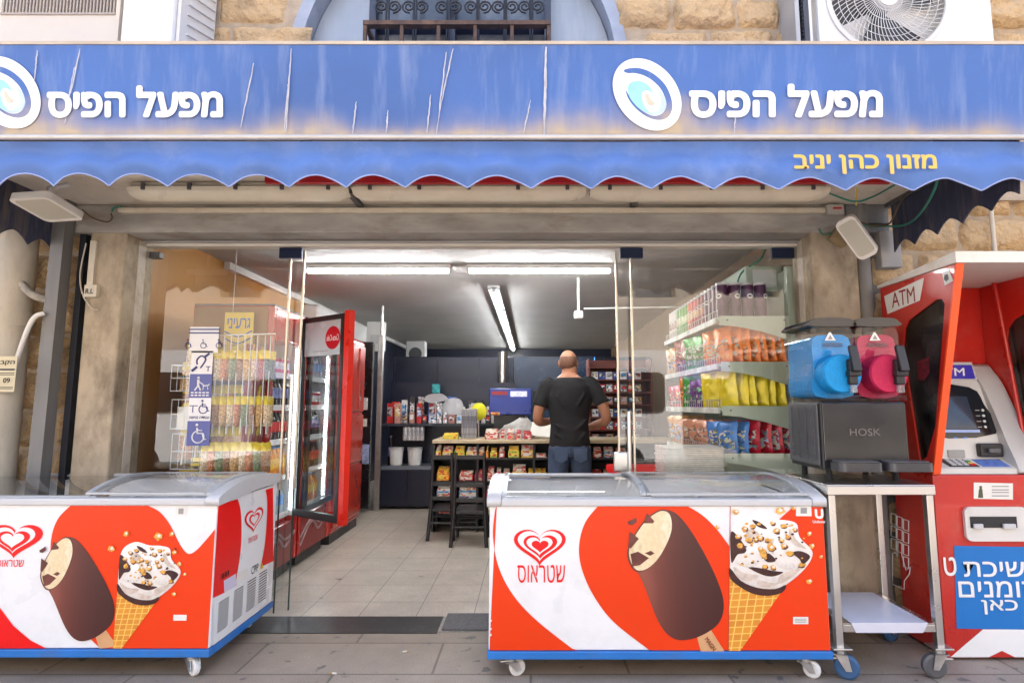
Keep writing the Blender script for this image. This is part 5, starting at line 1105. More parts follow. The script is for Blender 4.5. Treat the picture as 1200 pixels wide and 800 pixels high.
# ------------------------------------------------------------------ cash machine kiosk
KX0, KX1, KR, KF = 2.0, 2.58, 3.17, 2.86
kz = at(1092, 556, KF).z
kk = thing('kiosk', 'red cash machine kiosk with a white roof and slanted side walls', 'kiosk', ((KX0 + KX1) / 2, KF, 0))
M_kred = mat('kiosk_red', (.52, .020, .012), .3, var=.12, vs=3, dirt=.3, dcol=(.55, .18, .13), ds=3.5, coat=.25)
M_korg = mat('kiosk_orange_edge', (.85, .09, .015), .4, var=.05)
cb = MB(); cb.box(KX0, KX1, KF, KR, .012, kz, b=.006); cb.build('cabinet', M_kred, kk)
pt = atX(1120, 312, KX0); pf = (pt.y, pt.z); pbk = atX(1030, 349, KX0)
rz = pf[1]
bz = rz + .012
def side(X, th):
    m = MB(); o_ = [(KF - .002, kz + .003), (pf[0], bz), (KR, bz), (KR, kz + .003)]
    k0, k1, k2, k3 = [atX(px, py, KX0) for px, py in ((1104, 352), (1104, 366), (1074, 541), (1062, 378))]
    hole_ = [(atX(px, py, KX0).y, atX(px, py, KX0).z) for px, py in ((1097, 351), (1104, 350), (1107, 356), (1104, 400), (1096, 500), (1086, 535), (1079, 541), (1077, 535), (1067, 470), (1058, 408), (1060, 385), (1065, 375))]
    hole_ = [(a, b) for a, b in hole_]
    cy_, cz_ = sum(a for a, _ in hole_) / 12, sum(b for _, b in hole_) / 12
    sp = []
    for (a, b) in hole_:                                  # matching point on the outline, along the ray from the hole's middle
        d = Vector((a - cy_, b - cz_)); best = 9e9
        for i in range(4):
            A, B = Vector(o_[i]), Vector(o_[(i + 1) % 4]); e = B - A; den = d.x * e.y - d.y * e.x
            if abs(den) < 1e-9: continue
            w0 = A - Vector((cy_, cz_)); s_ = (w0.x * e.y - w0.y * e.x) / den; r_ = (w0.x * d.y - w0.y * d.x) / den
            if s_ > 0 and -1e-6 <= r_ <= 1 + 1e-6: best = min(best, s_)
        sp.append((cy_ + d.x * best, cz_ + d.y * best))
    # add the corners of the outline
    outp, inp = [], []
    k = len(hole_)
    def edge_of(p):
        for i in range(4):
            A, B = Vector(o_[i]), Vector(o_[(i + 1) % 4]); e = (B - A).normalized(); q = Vector(p) - A
            if abs(q.x * e.y - q.y * e.x) < 1e-4 and -1e-4 <= q.dot(e) <= (B - A).length + 1e-4: return i
        return 0
    for i in range(k):
        outp.append(sp[i]); inp.append(hole_[i]); e0, e1 = edge_of(sp[i]), edge_of(sp[(i + 1) % k])
        if e0 != e1:
            for c in range(4):
                if {e0, e1} == {c, (c - 1) % 4}: outp.append(o_[c]); inp.append(((hole_[i][0] + hole_[(i + 1) % k][0]) / 2, (hole_[i][1] + hole_[(i + 1) % k][1]) / 2))
    m.band(outp, inp, (X, 0, 0), Y3, Z3, th)
    sw_ = m.build('side_wall', M_kred, kk, fix=True)
    MB().prism(hole_, (X + th * .3, 0, 0), Y3, Z3, th * .3).build('dark_pane', glass('smoked_pane', (.10, .095, .09), .06, .02, .10), sw_)
    e = MB(); d = Vector((0, pf[0] - KF, bz - kz)); e.tube([(X + th / 2, KF - .006, kz + .004), (X + th / 2, pf[0] - .006, bz)], .001, 4)
    e = MB(); e.add([(X - .004, KF - .012, kz + .003), (X + th + .004, KF - .012, kz + .003), (X + th + .004, KF - .002, kz + .003), (X - .004, KF - .002, kz + .003), (X - .004, pf[0] - .012, bz), (X + th + .004, pf[0] - .012, bz), (X + th + .004, pf[0] - .002, bz), (X - .004, pf[0] - .002, bz)], [(0, 1, 5, 4), (1, 2, 6, 5), (2, 3, 7, 6), (3, 0, 4, 7), (3, 2, 1, 0), (4, 5, 6, 7)])
    e.build('edge_strip', M_korg, sw_)
    return sw_
sl_ = side(KX0, .028); side(KX1 - .028, .028)
MB().box(KX0 + .03, KX1 - .03, KR - .02, KR, kz + .003, bz).build('back_wall', M_kred, kk)
rf = MB(); rf.prism([(pf[0] - .02, bz + .002), (KR + .01, bz + .002), (KR + .01, bz + .02), (pf[0] - .02, bz + .055)], (KX0 - .012, 0, 0), Y3, Z3, KX1 - KX0 + .03); rf.build('roof', mat('kiosk_roof_white', (.74, .72, .68), .5, var=.06, dirt=.4, dcol=(.45, .33, .2), ds=6), kk)
st_ = MB(); st_.tube([(KX1 - .05, 3.02, bz), (KX1 - .04, 2.92, kz + .02)], .012, 6).build('stay', M_kred, kk)
# white ATM band on the outside of the left wall
def fk(px, py, l): q = atX(px, py, KX0 - .0012 - l * .0008); return q
Xd = KX0 - .003
def K(pts): return [(atX(px, py, Xd).y, atX(px, py, Xd).z) for px, py in pts]
def fX(a, b, lvl): return Vector((Xd - lvl * .0008, a, b))
decal('white_band', [K([(1036, 347), (1083, 325), (1078, 352), (1040, 368)])[::-1]], fX, M_lw, kk, 0)
a, b = atX(1046, 361, Xd), atX(1073, 336, Xd); 
cA, cB = atX(1073, 353, Xd), atX(1046, 361, Xd)
lettering('ATM', 'lettering', mat('dark_red_ink', (.30, .01, .01), .5), kk, Vector((Xd - .002, cB.y, cA.z - .002)), Vector((0, -1, 0)), Z3, cB.y - cA.y, .082, .0, 0)
q0 = K([(1104, 320), (1112, 316), (1116, 326), (1117, 329), (1107, 335)]); decal('torn_sticker', [q0[::-1]], fX, M_lw, kk, 0); decal('sticker_print', [K([(1107, 322), (1111, 321), (1112, 327), (1109, 330), (1106, 327)])[::-1]], fX, M_black, kk, 1)
decal('old_sticker', [K([(1073, 424), (1087, 418), (1088, 436), (1082, 446), (1074, 445)])[::-1]], lambda a_, b_, l: Vector((KX0 + .004, a_, b_)), mat('dark_red_sticker', (.16, .02, .03), .5, var=.6, vs=50), kk, 0)
# keypad + hand outline on cabinet side
ol = MB()
def sq_(x, y, w_, h_):
    P = [(KX0 - .004, p[0], p[1]) for p in K([(x, y), (x + w_, y + 2), (x + w_, y + h_ + 2), (x, y + h_), (x, y)])]; ol.tube(P, .0028, 5)
for c, x in enumerate((1044.5, 1051.5, 1059)):
    for r in range(3 if c < 2 else 4): sq_(x, 601 + c * 3.5 + r * 14.5, 6, 12)
hand = [(1046, 648), (1046, 672), (1046, 684), (1060, 690), (1060, 680), (1066, 672), (1067, 664), (1062, 668), (1057, 650), (1057, 637), (1053, 634), (1052, 652), (1050, 647), (1046, 648)]
ol.tube([(KX0 - .004, p[0], p[1]) for p in K(hand)], .0028, 5); ol.build('keypad_outline', M_lw, kk)
# cabinet front: slot plate, notice, blue poster, white wedges, letters
def fF(a_, b_, lvl): return Vector((a_, KF - .0015 - lvl * .0008, b_))
def Kf(pts): return [(min(at(px, py, KF - .002).x, KX1 - .004), max(.016, at(px, py, KF - .002).z)) for px, py in pts]
decal('white_wedge', [Kf([(1114, 771), (1152, 737), (1260, 737), (1260, 773)])], fF, M_lw, kk, 0); decal('red_wedge', [Kf([(1159, 773), (1174, 762), (1190, 773)])], fF, M_kred, kk, 1)
decal('blue_poster', [Kf([(1118, 639), (1270, 641), (1270, 738), (1121, 736)])], fF, mat('poster_blue', (.008, .17, .52), .45, var=.04), kk, 1)
def kt(txt, x0, y0, x1, y1): a, b = at(x0, y1, KF), at(x1, y0, KF); lettering(txt, 'lettering', M_lw, kk, Vector((a.x, KF - .004, a.z)), X3, Z3, b.x - a.x, b.z - a.z, .012, 0, True)
kt('משיכת', 1129, 657, 1219, 675); kt('מזומנים', 1123, 680, 1226, 699); kt('כאן', 1150, 702, 1191, 719); kt('ט', 1106, 652, 1119, 674)
decal('notice', [Kf([(1141, 565), (1187, 566), (1187, 585), (1141, 584)])], fF, M_label, kk, 1)
decal('notice_print', [Kf([(1162, y), (1182, y), (1182, y + 1.2), (1162, y + 1.2)]) for y in (569, 573, 576, 580)], fF, M_ink2, kk, 2)
decal('notice_print', [Kf(q) for q in ([(1147, 573), (1151, 573), (1152, 583), (1146, 583)], [(1147.5, 569), (1150.5, 569), (1150.5, 573), (1147.5, 573)])], fF, mat('olive_print', (.08, .09, .04), .6), kk, 2)
sp_ = MB(); a, b = at(1130, 633, KF), at(1200, 593, KF); sp_.prism(rrect(a.x, b.x, a.z, b.z, .03, 5), (0, KF - .002, 0), X3, Z3, .016); spo = sp_.build('slot_plate', mat('slot_plate_white', (.68, .66, .62), .35, var=.06, dirt=.4), kk)
a, b = at(1134, 617, KF), at(1187, 604, KF); sl2 = MB(); sl2.box(a.x, b.x, KF - .021, KF - .019, a.z, b.z).build('slot', M_black, spo)
a, b = at(1136, 618, KF), at(1184, 612, KF); sl3 = MB(); sl3.box(a.x, a.x + .045, KF - .034, KF - .022, a.z, b.z, b=.003).box(b.x - .06, b.x, KF - .034, KF - .022, a.z, b.z, b=.003).build('shutter_lip', M_rim, spo)
# the machine itself
am = thing('cash_machine', 'grey cash machine with a dark screen and keypad inside the red kiosk', 'cash machine', ((KX0 + KX1) / 2, 3.0, kz))
M_am = mat('cash_machine_grey', (.50, .49, .47), .45, var=.06, dirt=.25, dcol=(.3, .27, .22)); M_am2 = mat('cash_machine_pale', (.62, .61, .57), .4, var=.05, dirt=.2)
mx0, mx1 = KX0 + .034, KX1 - .034
Ys = 2.97
sA, sB = at(1140, 507, Ys), at(1140, 455, 3.05); tA = at(1118, 428, 3.10)
shell = [(KF + .005, kz + .003), (KF + .005, kz + .03), (2.955, kz + .07), (2.965, sA.z - .02), (2.972, sA.z - .005), (3.05, sB.z + .01), (3.08, tA.z - .07), (3.10, tA.z + .01), (KR - .022, tA.z + .0), (KR - .022, kz + .003)]
ms = MB(); ms.prism(shell, (mx0 + .012, 0, 0), Y3, Z3, mx1 - mx0 - .13); ms.build('body', M_am2, am)
ck = MB(); chk = smoothpoly([(KF + .02, kz + .004), (KF + .0, kz + .04), (2.91, sA.z - .05), (2.95, sA.z + .05), (3.03, sB.z + .0), (3.09, tA.z - .04), (KR - .02, tA.z - .03), (KR - .022, kz + .004)], 3)
ck.prism(chk, (mx1 - .117, 0, 0), Y3, Z3, .115, 0, True); ck.build('cheek', M_am, am)
nrm = Vector((0, -(sB.z + .01 - sA.z), (3.05 - 2.972))).normalized(); UYs = Vector((0, 3.05 - 2.972, sB.z + .015 - sA.z)).normalized(); o_ = Vector((0, 2.972, sA.z - .005)) + nrm * .0015
bw0, bw1 = mx0 + .03, mx1 - .125; hh_ = (Vector((0, 3.05, sB.z + .01)) - Vector((0, 2.972, sA.z - .005))).length
sc_ = MB(); sc_.prism(smoothpoly([(bw0, .0), (bw1, .0), (bw1 - .01, hh_ * .6), (bw1 - .06, hh_ - .005), (bw0, hh_ - .005)], 3), o_, X3, UYs, .004); sco = sc_.build('screen_bezel', mat('gloss_black', (.012, .012, .014), .12, var=0), am)
MB().prism([(bw0 + .02, .025), (bw1 - .09, .025), (bw1 - .09, hh_ * .78), (bw0 + .02, hh_ * .78)], o_ + nrm * .0045, X3, UYs, .001).build('screen', mat('screen_glass', (.035, .05, .075), .08, var=.3, vs=6), sco)
MB().prism([(bw0 + .015, .006), (bw1 - .08, .006), (bw1 - .08, .02), (bw0 + .015, .02)], o_ + nrm * .0045, X3, UYs, .001).build('screen_caption', mat('caption_blue', (.35, .45, .75), .4), sco)
for k in range(4):
    kb = MB(); c = o_ + nrm * .0045 + X3 * (bw1 - .045 + .005 * k) + UYs * (.035 + k * .030); kb.cyl(c, c + nrm * .004, .007, n=14); kb.cbox(c - X3 * .028 + nrm * .001, (.022, .001, .0025)); kb.build('key', M_am2, sco)
hd = MB(); a = at(1107, 444, 3.1); b = at(1136, 428, 3.1); xw0 = 2 * (KX0 + KX1) / 2 - b.x - .03
hd.prism([(xw0, a.z - .02), (b.x + .02, a.z - .02), (b.x - .01, b.z + .015), (xw0 + .03, b.z + .015)], (0, 3.099, 0), X3, Z3, .03); hdo = hd.build('header', M_am, am)
MB().prism([(xw0 + .01, a.z), (b.x, a.z), (b.x - .015, b.z), (xw0 + .025, b.z)], (0, 3.0675, 0), X3, Z3, .002).build('header_sign', mat('header_blue', (.045, .03, .42), .35), hdo)
lettering('ATM', 'lettering', M_lw, hdo, Vector(((xw0 + b.x) / 2 - .085, 3.0645, a.z + .016)), X3, Z3, .17, b.z - a.z - .032, .01, 0)
cr = MB(); a, b = at(1145, 535, 2.955), at(1170, 519, 2.955); cr.box(a.x, b.x, 2.925, 2.963, a.z, b.z, b=.008); cro = cr.build('card_reader', M_black, am)
MB().box(a.x + .03, b.x - .03, 2.905, 2.924, (a.z + b.z) / 2 - .012, (a.z + b.z) / 2 + .012, b=.004).build('card_slot', M_dgrey, cro)
a, b = at(1111, 536, 2.955), at(1130, 527, 2.955); MB().box(a.x, b.x, 2.95, 2.963, a.z, b.z, b=.003).build('receipt_slot', mat('slot_grey', (.34, .34, .33), .5), am)
kd = Vector((0, 2.955 - KF - .005, .04)).normalized(); kn = Vector((0, -kd.z, kd.y)); ko = Vector((0, KF + .008, kz + .0315)) + kn * .001
MB().prism([(mx0 + .07, .012), (mx0 + .22, .012), (mx0 + .20, .085), (mx0 + .06, .085)], ko, X3, kd, .003).build('keypad_plate', M_black, am)
for r in range(4):
    for c in range(4):
        x = mx0 + .085 + c * .032; MB().prism(rrect(x, x + .024, .018 + r * .017, .018 + r * .017 + .012, .002, 2), ko + kn * .0035, X3, kd, .003).build('key', M_rim if c < 3 else (M_redp, M_ly, mat('key_green', (.05, .3, .08), .4), M_rim)[r], am)
MB().prism([(mx0 + .235, .012), (mx1 - .135, .012), (mx1 - .14, .085), (mx0 + .23, .085)], ko, X3, kd, .001).build('instruction_label', mat('label_blue', (.12, .2, .5), .4, var=.5, vs=40), am)
for k in range(2): MB().cbox((mx0 + .17 + k * .05, 2.962, sA.z - .025), (.022, .006, .006), None, 0, .002).build('indicator', mat('indicator_blue', (.1, .3, .9), .3), am)
# ------------------------------------------------------------------ shop lamps
M_tubeL = mat('lit_tube', (1, 1, 1), .5, var=0, emit=19.0, ecol=(.97, .985, 1.0))
def lamp(A, B, label, grp, body=True, fw=.05):
    A, B = Vector(A), Vector(B); t_ = thing('tube_lamp', label, 'tube lamp', tuple((A + B) / 2), grp); d = (B - A).normalized(); s_ = Vector((-d.y, d.x, 0))
    b = MB(); B3 = Matrix((d, s_, Z3)).transposed(); L_ = (B - A).length
    b.cbox((A + B) / 2 + Z3 * .0385, (L_, fw + .02, .042), B3, 0, .006); b.cbox(A + Z3 * .015 + d * .012, (.024, .045, .06), B3, 0, .006); b.cbox(B + Z3 * .015 - d * .012, (.024, .045, .06), B3, 0, .006); b.build('fitting', M_white if fw < .1 else mat('lamp_body_grey', (.30, .30, .30), .5), t_)  # row bodies made wide and grey to shield the ceiling from glare
    MB().cyl(A + d * .026, B - d * .026, .0145, n=14).build('tube', M_tubeL, t_)
zl = at(440, 318, 4.69).z
a, b = at(358, 318, 4.69), at(529, 318, 4.69); lamp((a.x, 4.69, zl), (b.x, 4.69, zl), 'lit ceiling tube lamp nearest the door, left of two', 'tube lamps over the entrance')
a, b = at(547, 318, 4.69), at(717, 318, 4.69); lamp((a.x, 4.69, zl), (b.x, 4.69, zl), 'lit ceiling tube lamp nearest the door, right of two', 'tube lamps over the entrance')
lx = atZ(578, 341, zl); lx2 = atZ(604, 413, zl)
y_ = lx.y; k = 0
while y_ < 11.4:
    lamp((-.37, y_, zl), (-.37, y_ + 1.2, zl), 'lit tube lamp in the row running to the back of the ceiling', 'tube lamps running to the back', True, .101); y_ += 1.25
q = at(678, 369, 5.2); sn = thing('motion_sensor', 'small white sensor hanging below the shop ceiling', 'sensor', tuple(q))
MB().cbox(q, (.085, .07, .075), None, 0, .015).build('body', M_white, sn); s_ = MB(); s_.cyl((q.x, q.y, q.z + .03), (q.x, q.y, CEIL), .012); s_.build('stem', M_white, sn)
single(MB().cyl((q.x + .05, 5.2, q.z + .06), (RX, 5.2, q.z + .08), .008), 'ceiling_conduit', M_white, 'thin white conduit running right from the ceiling sensor', 'conduit', (q.x + .3, 5.2, q.z))

# ------------------------------------------------------------------ drinks fridges along the left wall
FXf = -1.74
M_fred = mat('fridge_red', (.46, .010, .008), .22, var=.08, vs=3, coat=.4); M_fin = mat('fridge_lining', (.70, .71, .72), .4, var=.03)
M_led = mat('led_strip', (1, 1, 1), .5, var=0, emit=16.0, ecol=(.85, .95, 1))
M_shelf = mat('white_wire_shelf', (.72, .73, .74), .4)
bott = []
def bottle_mesh(nm, col, cap, lab_, h=.22, r=.033):
    m = MB(); m.lathe([(r * .85, 0), (r, .01), (r, h * .3), (r, h * .55), (r, h * .62), (r * .42, h * .85), (r * .38, h * .93), (r * .45, h * .93), (r * .45, h), (0.0001, h)], (0, 0, 0), 14, (0, 0, 1), 0, [0, 0, 2, 2, 0, 0, 0, 1, 1]); m.mi = m.mi
    return m.mesh(nm, [mat(nm + '_liquid', col, .12, var=.1), mat(nm + '_cap', cap, .4), mat(nm + '_label', lab_, .4, var=.4, vs=40)])
B_cola = bottle_mesh('cola', (.03, .008, .005), (.5, .01, .01), (.5, .02, .015)); B_or = bottle_mesh('orangeade', (.75, .28, .02), (.1, .3, .6), (.8, .5, .05)); B_wat = bottle_mesh('water', (.45, .55, .62), (.1, .3, .6), (.15, .35, .7)); B_grn = bottle_mesh('lime_soda', (.15, .42, .08), (.2, .5, .1), (.8, .75, .1)); B_blk = bottle_mesh('malt', (.02, .012, .01), (.1, .1, .1), (.12, .15, .35))
def can_mesh(nm, c1, c2, h=.13, r=.03):
    m = MB(); m.lathe([(r * .8, 0), (r, .008), (r, h * .35), (r, h * .75), (r, h - .012), (r * .82, h), (.0001, h - .002)], (0, 0, 0), 16, (0, 0, 1), 0, [2, 0, 1, 0, 2, 2])
    return m.mesh(nm, [mat(nm + '_body', c1, .3, .2, var=.15, vs=30), mat(nm + '_print', c2, .35, var=.5, vs=40), M_zinc])
C_red = can_mesh('red_can', (.55, .01, .01), (.75, .72, .7)); C_blk = can_mesh('black_can', (.02, .02, .025), (.5, .1, .05)); C_blu = can_mesh('blue_can', (.02, .08, .4), (.7, .7, .72))
def fridge(label, y0, y1, door_open, sidem=None):
    F = thing('drinks_fridge', label, 'fridge', (FXf - .3, (y0 + y1) / 2, 0)); x0, x1, H = LX + .27, FXf, 1.89
    c = MB(); c.box(x0, x1, y0, y0 + .035, .10, H, b=.008).box(x0, x1, y1 - .035, y1, .10, H, b=.008).box(x0, x0 + .03, y0 + .036, y1 - .036, .10, H).box(x0 + .031, x1, y0 + .036, y1 - .036, H - .22, H - .002, b=.004).box(x0 + .031, x1 - .06, y0 + .036, y1 - .036, .38, .41)
    c.build('cabinet', M_fred, F)
    MB().box(x0 + .002, x1 - .002, y0 + .002, y1 - .002, H + .001, H + .012).build('bounce_cover', M_dgrey, F)  # unseen grey cover, added to keep red bounce off the ceiling
    if sidem: MB().box(x0 + .01, x1 - .04, y0 - .006, y0 - .001, .11, H - .01).build('side_panel', sidem, F)
    ln_ = MB(); ln_.box(x0 + .032, x0 + .045, y0 + .037, y1 - .037, .411, H - .221).box(x0 + .046, x1 - .02, y0 + .037, y0 + .045, .411, H - .221).box(x0 + .046, x1 - .02, y1 - .045, y1 - .037, .411, H - .221); ln_.build('lining', M_fin, F)
    b = MB(); b.box(x0 + .031, x1 - .008, y0 + .036, y1 - .036, .10, .379, b=.01); bs_ = b.build('base_panel', mat('fridge_base_red', (.22, .012, .012), .3, var=.1), F)
    sw = MB()
    for j in range(2): sw.tube(spline([(x1 - .006, y0 + .04, .16 + .06 * j), (x1 - .006, y0 + (y1 - y0) * .4, .30 + .03 * j), (x1 - .006, y0 + (y1 - y0) * .65, .22 + .05 * j), (x1 - .006, y1 - .04, .3)], 6), .009, 6)
    sw.build('swoosh', mat('swoosh_grey', (.3, .2, .2), .3), bs_)
    MB().box(x0 + .05, x1 - .04, y0 + .05, y1 - .05, .02, .099).build('plinth', M_black, F)
    for yy in (y0 + .050, y1 - .050):
        ls = MB().box(x1 - .05, x1 - .046, yy - .006, yy + .006, .45, H - .25, 1)
        for k in range(44): ls.box(x1 - .0459, x1 - .042, yy - .004, yy + .004, .46 + k * .027, .472 + k * .027)
        ls.build('led_strip', [M_led, M_fin], F)
    for k, z in enumerate((.43, .70, .96, 1.20, 1.43)):
        s_ = MB(); s_.box(x0 + .05, x1 - .06, y0 + .05, y1 - .05, z - .008, z, b=.002).box(x1 - .06, x1 - .052, y0 + .05, y1 - .05, z - .02, z + .018); s_.build('shelf', M_shelf, F)
    if not door_open:
        d = MB(); ya, yb_ = y0 + .005, y1 - .005
        d.box(x1 + .004, x1 + .035, ya, ya + .045, .41, H - .02, b=.006).box(x1 + .004, x1 + .035, yb_ - .045, yb_, .41, H - .02, b=.006).box(x1 + .004, x1 + .035, ya + .046, yb_ - .046, .41, .455, b=.006).box(x1 + .004, x1 + .035, ya + .046, yb_ - .046, H - .20, H - .02, b=.006)
        do = d.build('door', M_black, F); MB().box(x1 + .015, x1 + .02, ya + .046, yb_ - .046, .456, H - .201).build('door_glass', M_glass, do)
    return F
f1 = fridge('drinks fridge nearest the window with its glass door swung open', 3.78, 4.32, True, mat('brown_side_panel', (.26, .12, .025), .4, var=.2, vs=3))
f2 = fridge('second drinks fridge along the left wall, glass door shut', 4.36, 4.98, False)
shelf_z = (.43, .70, .96, 1.20, 1.43)
items = (B_wat, B_or, B_cola, B_blk, C_red); nm_ = ('water bottle', 'orange drink bottle', 'cola bottle', 'dark malt bottle', 'red drink can'); ord_ = ('bottom', 'second', 'third', 'fourth', 'top')
for fi, (yy0, yy1, wh) in enumerate(((3.78, 4.32, 'nearest drinks fridge'), (4.36, 4.98, 'second drinks fridge'))):
    for k, z in enumerate(shelf_z):
        me = items[(k + fi) % 5]; n_ = nm_[(k + fi) % 5]
        for j in range(7):
            y = yy0 + .085 + (yy1 - yy0 - .17) * j / 6
            place(me, n_.split()[-1], (FXf - .11, y, z + .001), (0, 0, random.uniform(0, 6)), f'{n_} in the front row of the {wh}, {ord_[k]} shelf', n_.split()[-1], f'{n_}s on the {ord_[k]} shelf of the {wh}')
# open door as a part of the nearest fridge
hA, hB = Vector((-1.738, 4.29, 0)), Vector((-1.315, 4.0, 0)); ud = (hB - hA).normalized(); nd = Vector((-ud.y, ud.x, 0)); nd = nd if nd.y < 0 else -nd; z0, z1 = .41, 1.87; Wd = (hB - hA).length
def dq(u, z, o=0): return hA + ud * u + Vector((0, 0, z)) + nd * o
def dbox(mb, u0, u1, za, zb_, o0, o1, m=0):
    vs = [dq(u, z, o) for o in (o0, o1) for z in (za, zb_) for u in (u0, u1)]
    return mb.add(vs, [(0, 1, 3, 2), (4, 6, 7, 5), (0, 4, 5, 1), (2, 3, 7, 6), (0, 2, 6, 4), (1, 5, 7, 3)], m)
d = MB(); dbox(d, 0, .03, z0, z1, 0, .03); dbox(d, Wd - .035, Wd, z0, z1, 0, .03); dbox(d, .03, Wd - .035, z0, z0 + .05, 0, .03); dbox(d, .03, Wd - .035, z1 - .035, z1, 0, .03)
do = d.build('door', M_black, f1)
e = MB(); dbox(e, Wd + .001, Wd + .055, z0 - .01, z1 + .02, -.02, .026); e.build('door_edge', mat('bright_red_edge', (.80, .03, .015), .3, var=.05), do)
h = MB(); dbox(h, .031, Wd - .036, z1 - .29, z1 - .036, .006, .012); hd_ = h.build('door_header', mat('header_pale', (.55, .57, .58), .25, var=.04), do)
g = MB(); g.add([dq(.03, z0 + .05, .01), dq(Wd - .035, z0 + .05, .01), dq(Wd - .035, z1 - .29, .01), dq(.03, z1 - .29, .01)], [(0, 1, 2, 3)]); g.build('door_glass', M_glass, do)
bd = MB(); c = dq(Wd * .72, z1 - .165, .0125); bd.prism(ell(0, 0, .085, .085, 0, 36), c, ud, Z3, .002); bd.build('round_badge', mat('badge_red', (.60, .01, .02), .35), do)
lettering('Coca-Cola', 'lettering', M_lw, do, c + nd * .003 + ud * .07 - Z3 * .022, -ud, Z3, .14, .045, .005, -.0)
bt = MB()
for k in range(9): dbox(bt, .30 - k * .02, .313 - k * .02, z1 - .262, z1 - .252, .0122, .0128)
bt.build('small_print', M_ink2, do)
# tall red fridge beyond, seen as ribbed red front
F3 = thing('red_cooler', 'tall closed red cooler with ribbed front panels behind the open fridge door', 'cooler', (FXf - .3, 5.6, 0))
c = MB(); c.box(LX + .05, FXf - .012, 5.06, 5.92, .08, 1.88, b=.03); c.build('cabinet', M_fred, F3)
pn_ = MB()
for za, zb2 in ((.14, .62), (.65, 1.12), (1.15, 1.82)): pn_.box(FXf - .012, FXf + .006, 5.09, 5.89, za, zb2, b=.012); 
for k in range(3): pn_.box(FXf + .006, FXf + .016, 5.16 + k * .26, 5.19 + k * .26, 1.18, 1.79, b=.005)
pn_.build('front_panel', mat('cooler_front_red', (.42, .028, .012), .22, var=.2, vs=3, coat=.5), F3)
MB().box(LX + .08, FXf - .03, 5.1, 5.88, 0, .079).build('plinth', M_black, F3)
MB().cyl((FXf + .03, 5.12, 1.0), (FXf + .03, 5.12, 1.5), .012).build('handle', M_zinc, F3)
# wall speaker, split unit, post, black curtain
q = at(442, 395, 7.6); bx_ = thing('wall_box', 'white utility box high on the left wall behind the red cooler', 'box', tuple(q)); MB().box(q.x - .12, q.x + .12, 7.5, 7.6, q.z - .2, q.z + .2, b=.01).build('body', M_white, bx_); MB().box(q.x - .06, q.x + .06, 7.49, 7.499, q.z - .1, q.z + .02).build('cover', M_grey_pl, bx_)
q = at(488, 415, 10.5); sp = thing('wall_speaker', 'small white loudspeaker near the ceiling at the back', 'speaker', tuple(q)); MB().cbox(q, (.36, .2, .48), None, 0, .02).build('body', M_white, sp); MB().cyl(q + Vector((0, -.1, 0)), q + Vector((0, -.112, 0)), .12, n=24).build('cone', M_dgrey, sp)
q0 = at(422, 392, 6.3); su = thing('air_curtain', 'long white cover below the ceiling along the left wall', 'air unit', (LX + .12, 6.9, q0.z)); MB().box(LX + .01, LX + .2, 6.2, 8.6, CEIL - .32, CEIL - .07, b=.03).build('cover', M_white, su); MB().box(LX + .05, LX + .18, 6.25, 8.55, CEIL - .335, CEIL - .321).build('outlet', M_dgrey, su)
px_ = at(444, 500, 6.72); ps = MB().box(px_.x - .03, px_.x + .03, 6.69, 6.75, 0, 2.05, b=.004).cyl((px_.x, 6.72, 2.05), (px_.x, 6.72, CEIL), .02); single(ps, 'metal_post', M_zinc, 'slim metal post at the left end of the gadget shelf', 'post', (px_.x, 6.72, 0))
single(MB().box(-2.30, px_.x - .05, 6.55, 6.62, .05, 1.95, b=.005).box(-2.34, -2.301, 6.5, 6.65, 0, 1.95), 'black_door', mat('black_gloss_door', (.012, .013, .016), .25, var=.2), 'glossy black door leaf between the red cooler and the gadget shelf', 'door', (-2.1, 6.58, 0))
for i, (px, py, w_, h_) in enumerate(((427, 473, .07, .14), (427, 495, .05, .09), (428, 532, .08, .22))):
    q = at(px, py, 6.53); single(MB().box(q.x - w_ / 2, q.x + w_ / 2, 6.535, 6.548, q.z - h_ / 2, q.z + h_ / 2, b=.003), 'door_sticker', (M_white, M_label, mat('pale_blue_sticker', (.35, .45, .7), .4, var=.5, vs=30))[i], ('white sticker at the top of the black door', 'small cream sticker in the middle of the black door', 'pale blue patterned sticker low on the black door')[i], 'sticker', (q.x, 6.54, q.z))

# ------------------------------------------------------------------ gadget shelf at the back left
GYb = 6.77; gx0_, gx1_ = at(447, 500, GYb).x, at(603, 500, GYb).x
gs = thing('gadget_shelf', 'dark back shelf unit with glossy navy doors under two shelves', 'shelf', ((gx0_ + gx1_) / 2, GYb, 0))
gt, gm = at(520, 496, GYb).z, at(520, 546, GYb).z
M_dsh = mat('dark_shelf', (.03, .035, .05), .35, var=.15)
MB().box(gx0_, gx1_, GYb, GYb + .38, gt - .03, gt).build('shelf', M_dsh, gs); MB().box(gx0_, gx1_, GYb, GYb + .38, gm - .04, gm).build('shelf', mat('steel_blue_shelf', (.16, .18, .22), .35, var=.1), gs)
c = MB(); c.box(gx0_, gx1_, GYb + .02, GYb + .38, .03, gm - .041); c.build('cabinet', M_navy, gs)
for k in range(5):
    x = gx0_ + .01 + k * (gx1_ - gx0_) / 5; MB().box(x, x + (gx1_ - gx0_) / 5 - .015, GYb + .004, GYb + .019, .05, gm - .05, b=.003).build('door', M_navy, gs)
MB().box(gx0_, gx1_, GYb + .38, GYb + .4, 0, 1.5).build('back_panel', M_navy, gs)
MB().box(gx0_ + .98, gx0_ + 1.0, GYb + .01, GYb + .38, gm, gt - .031).build('upright', M_dsh, gs)
rnd = random.Random(21)
def pm(nm, *c): return print_mat(nm, c, 30)
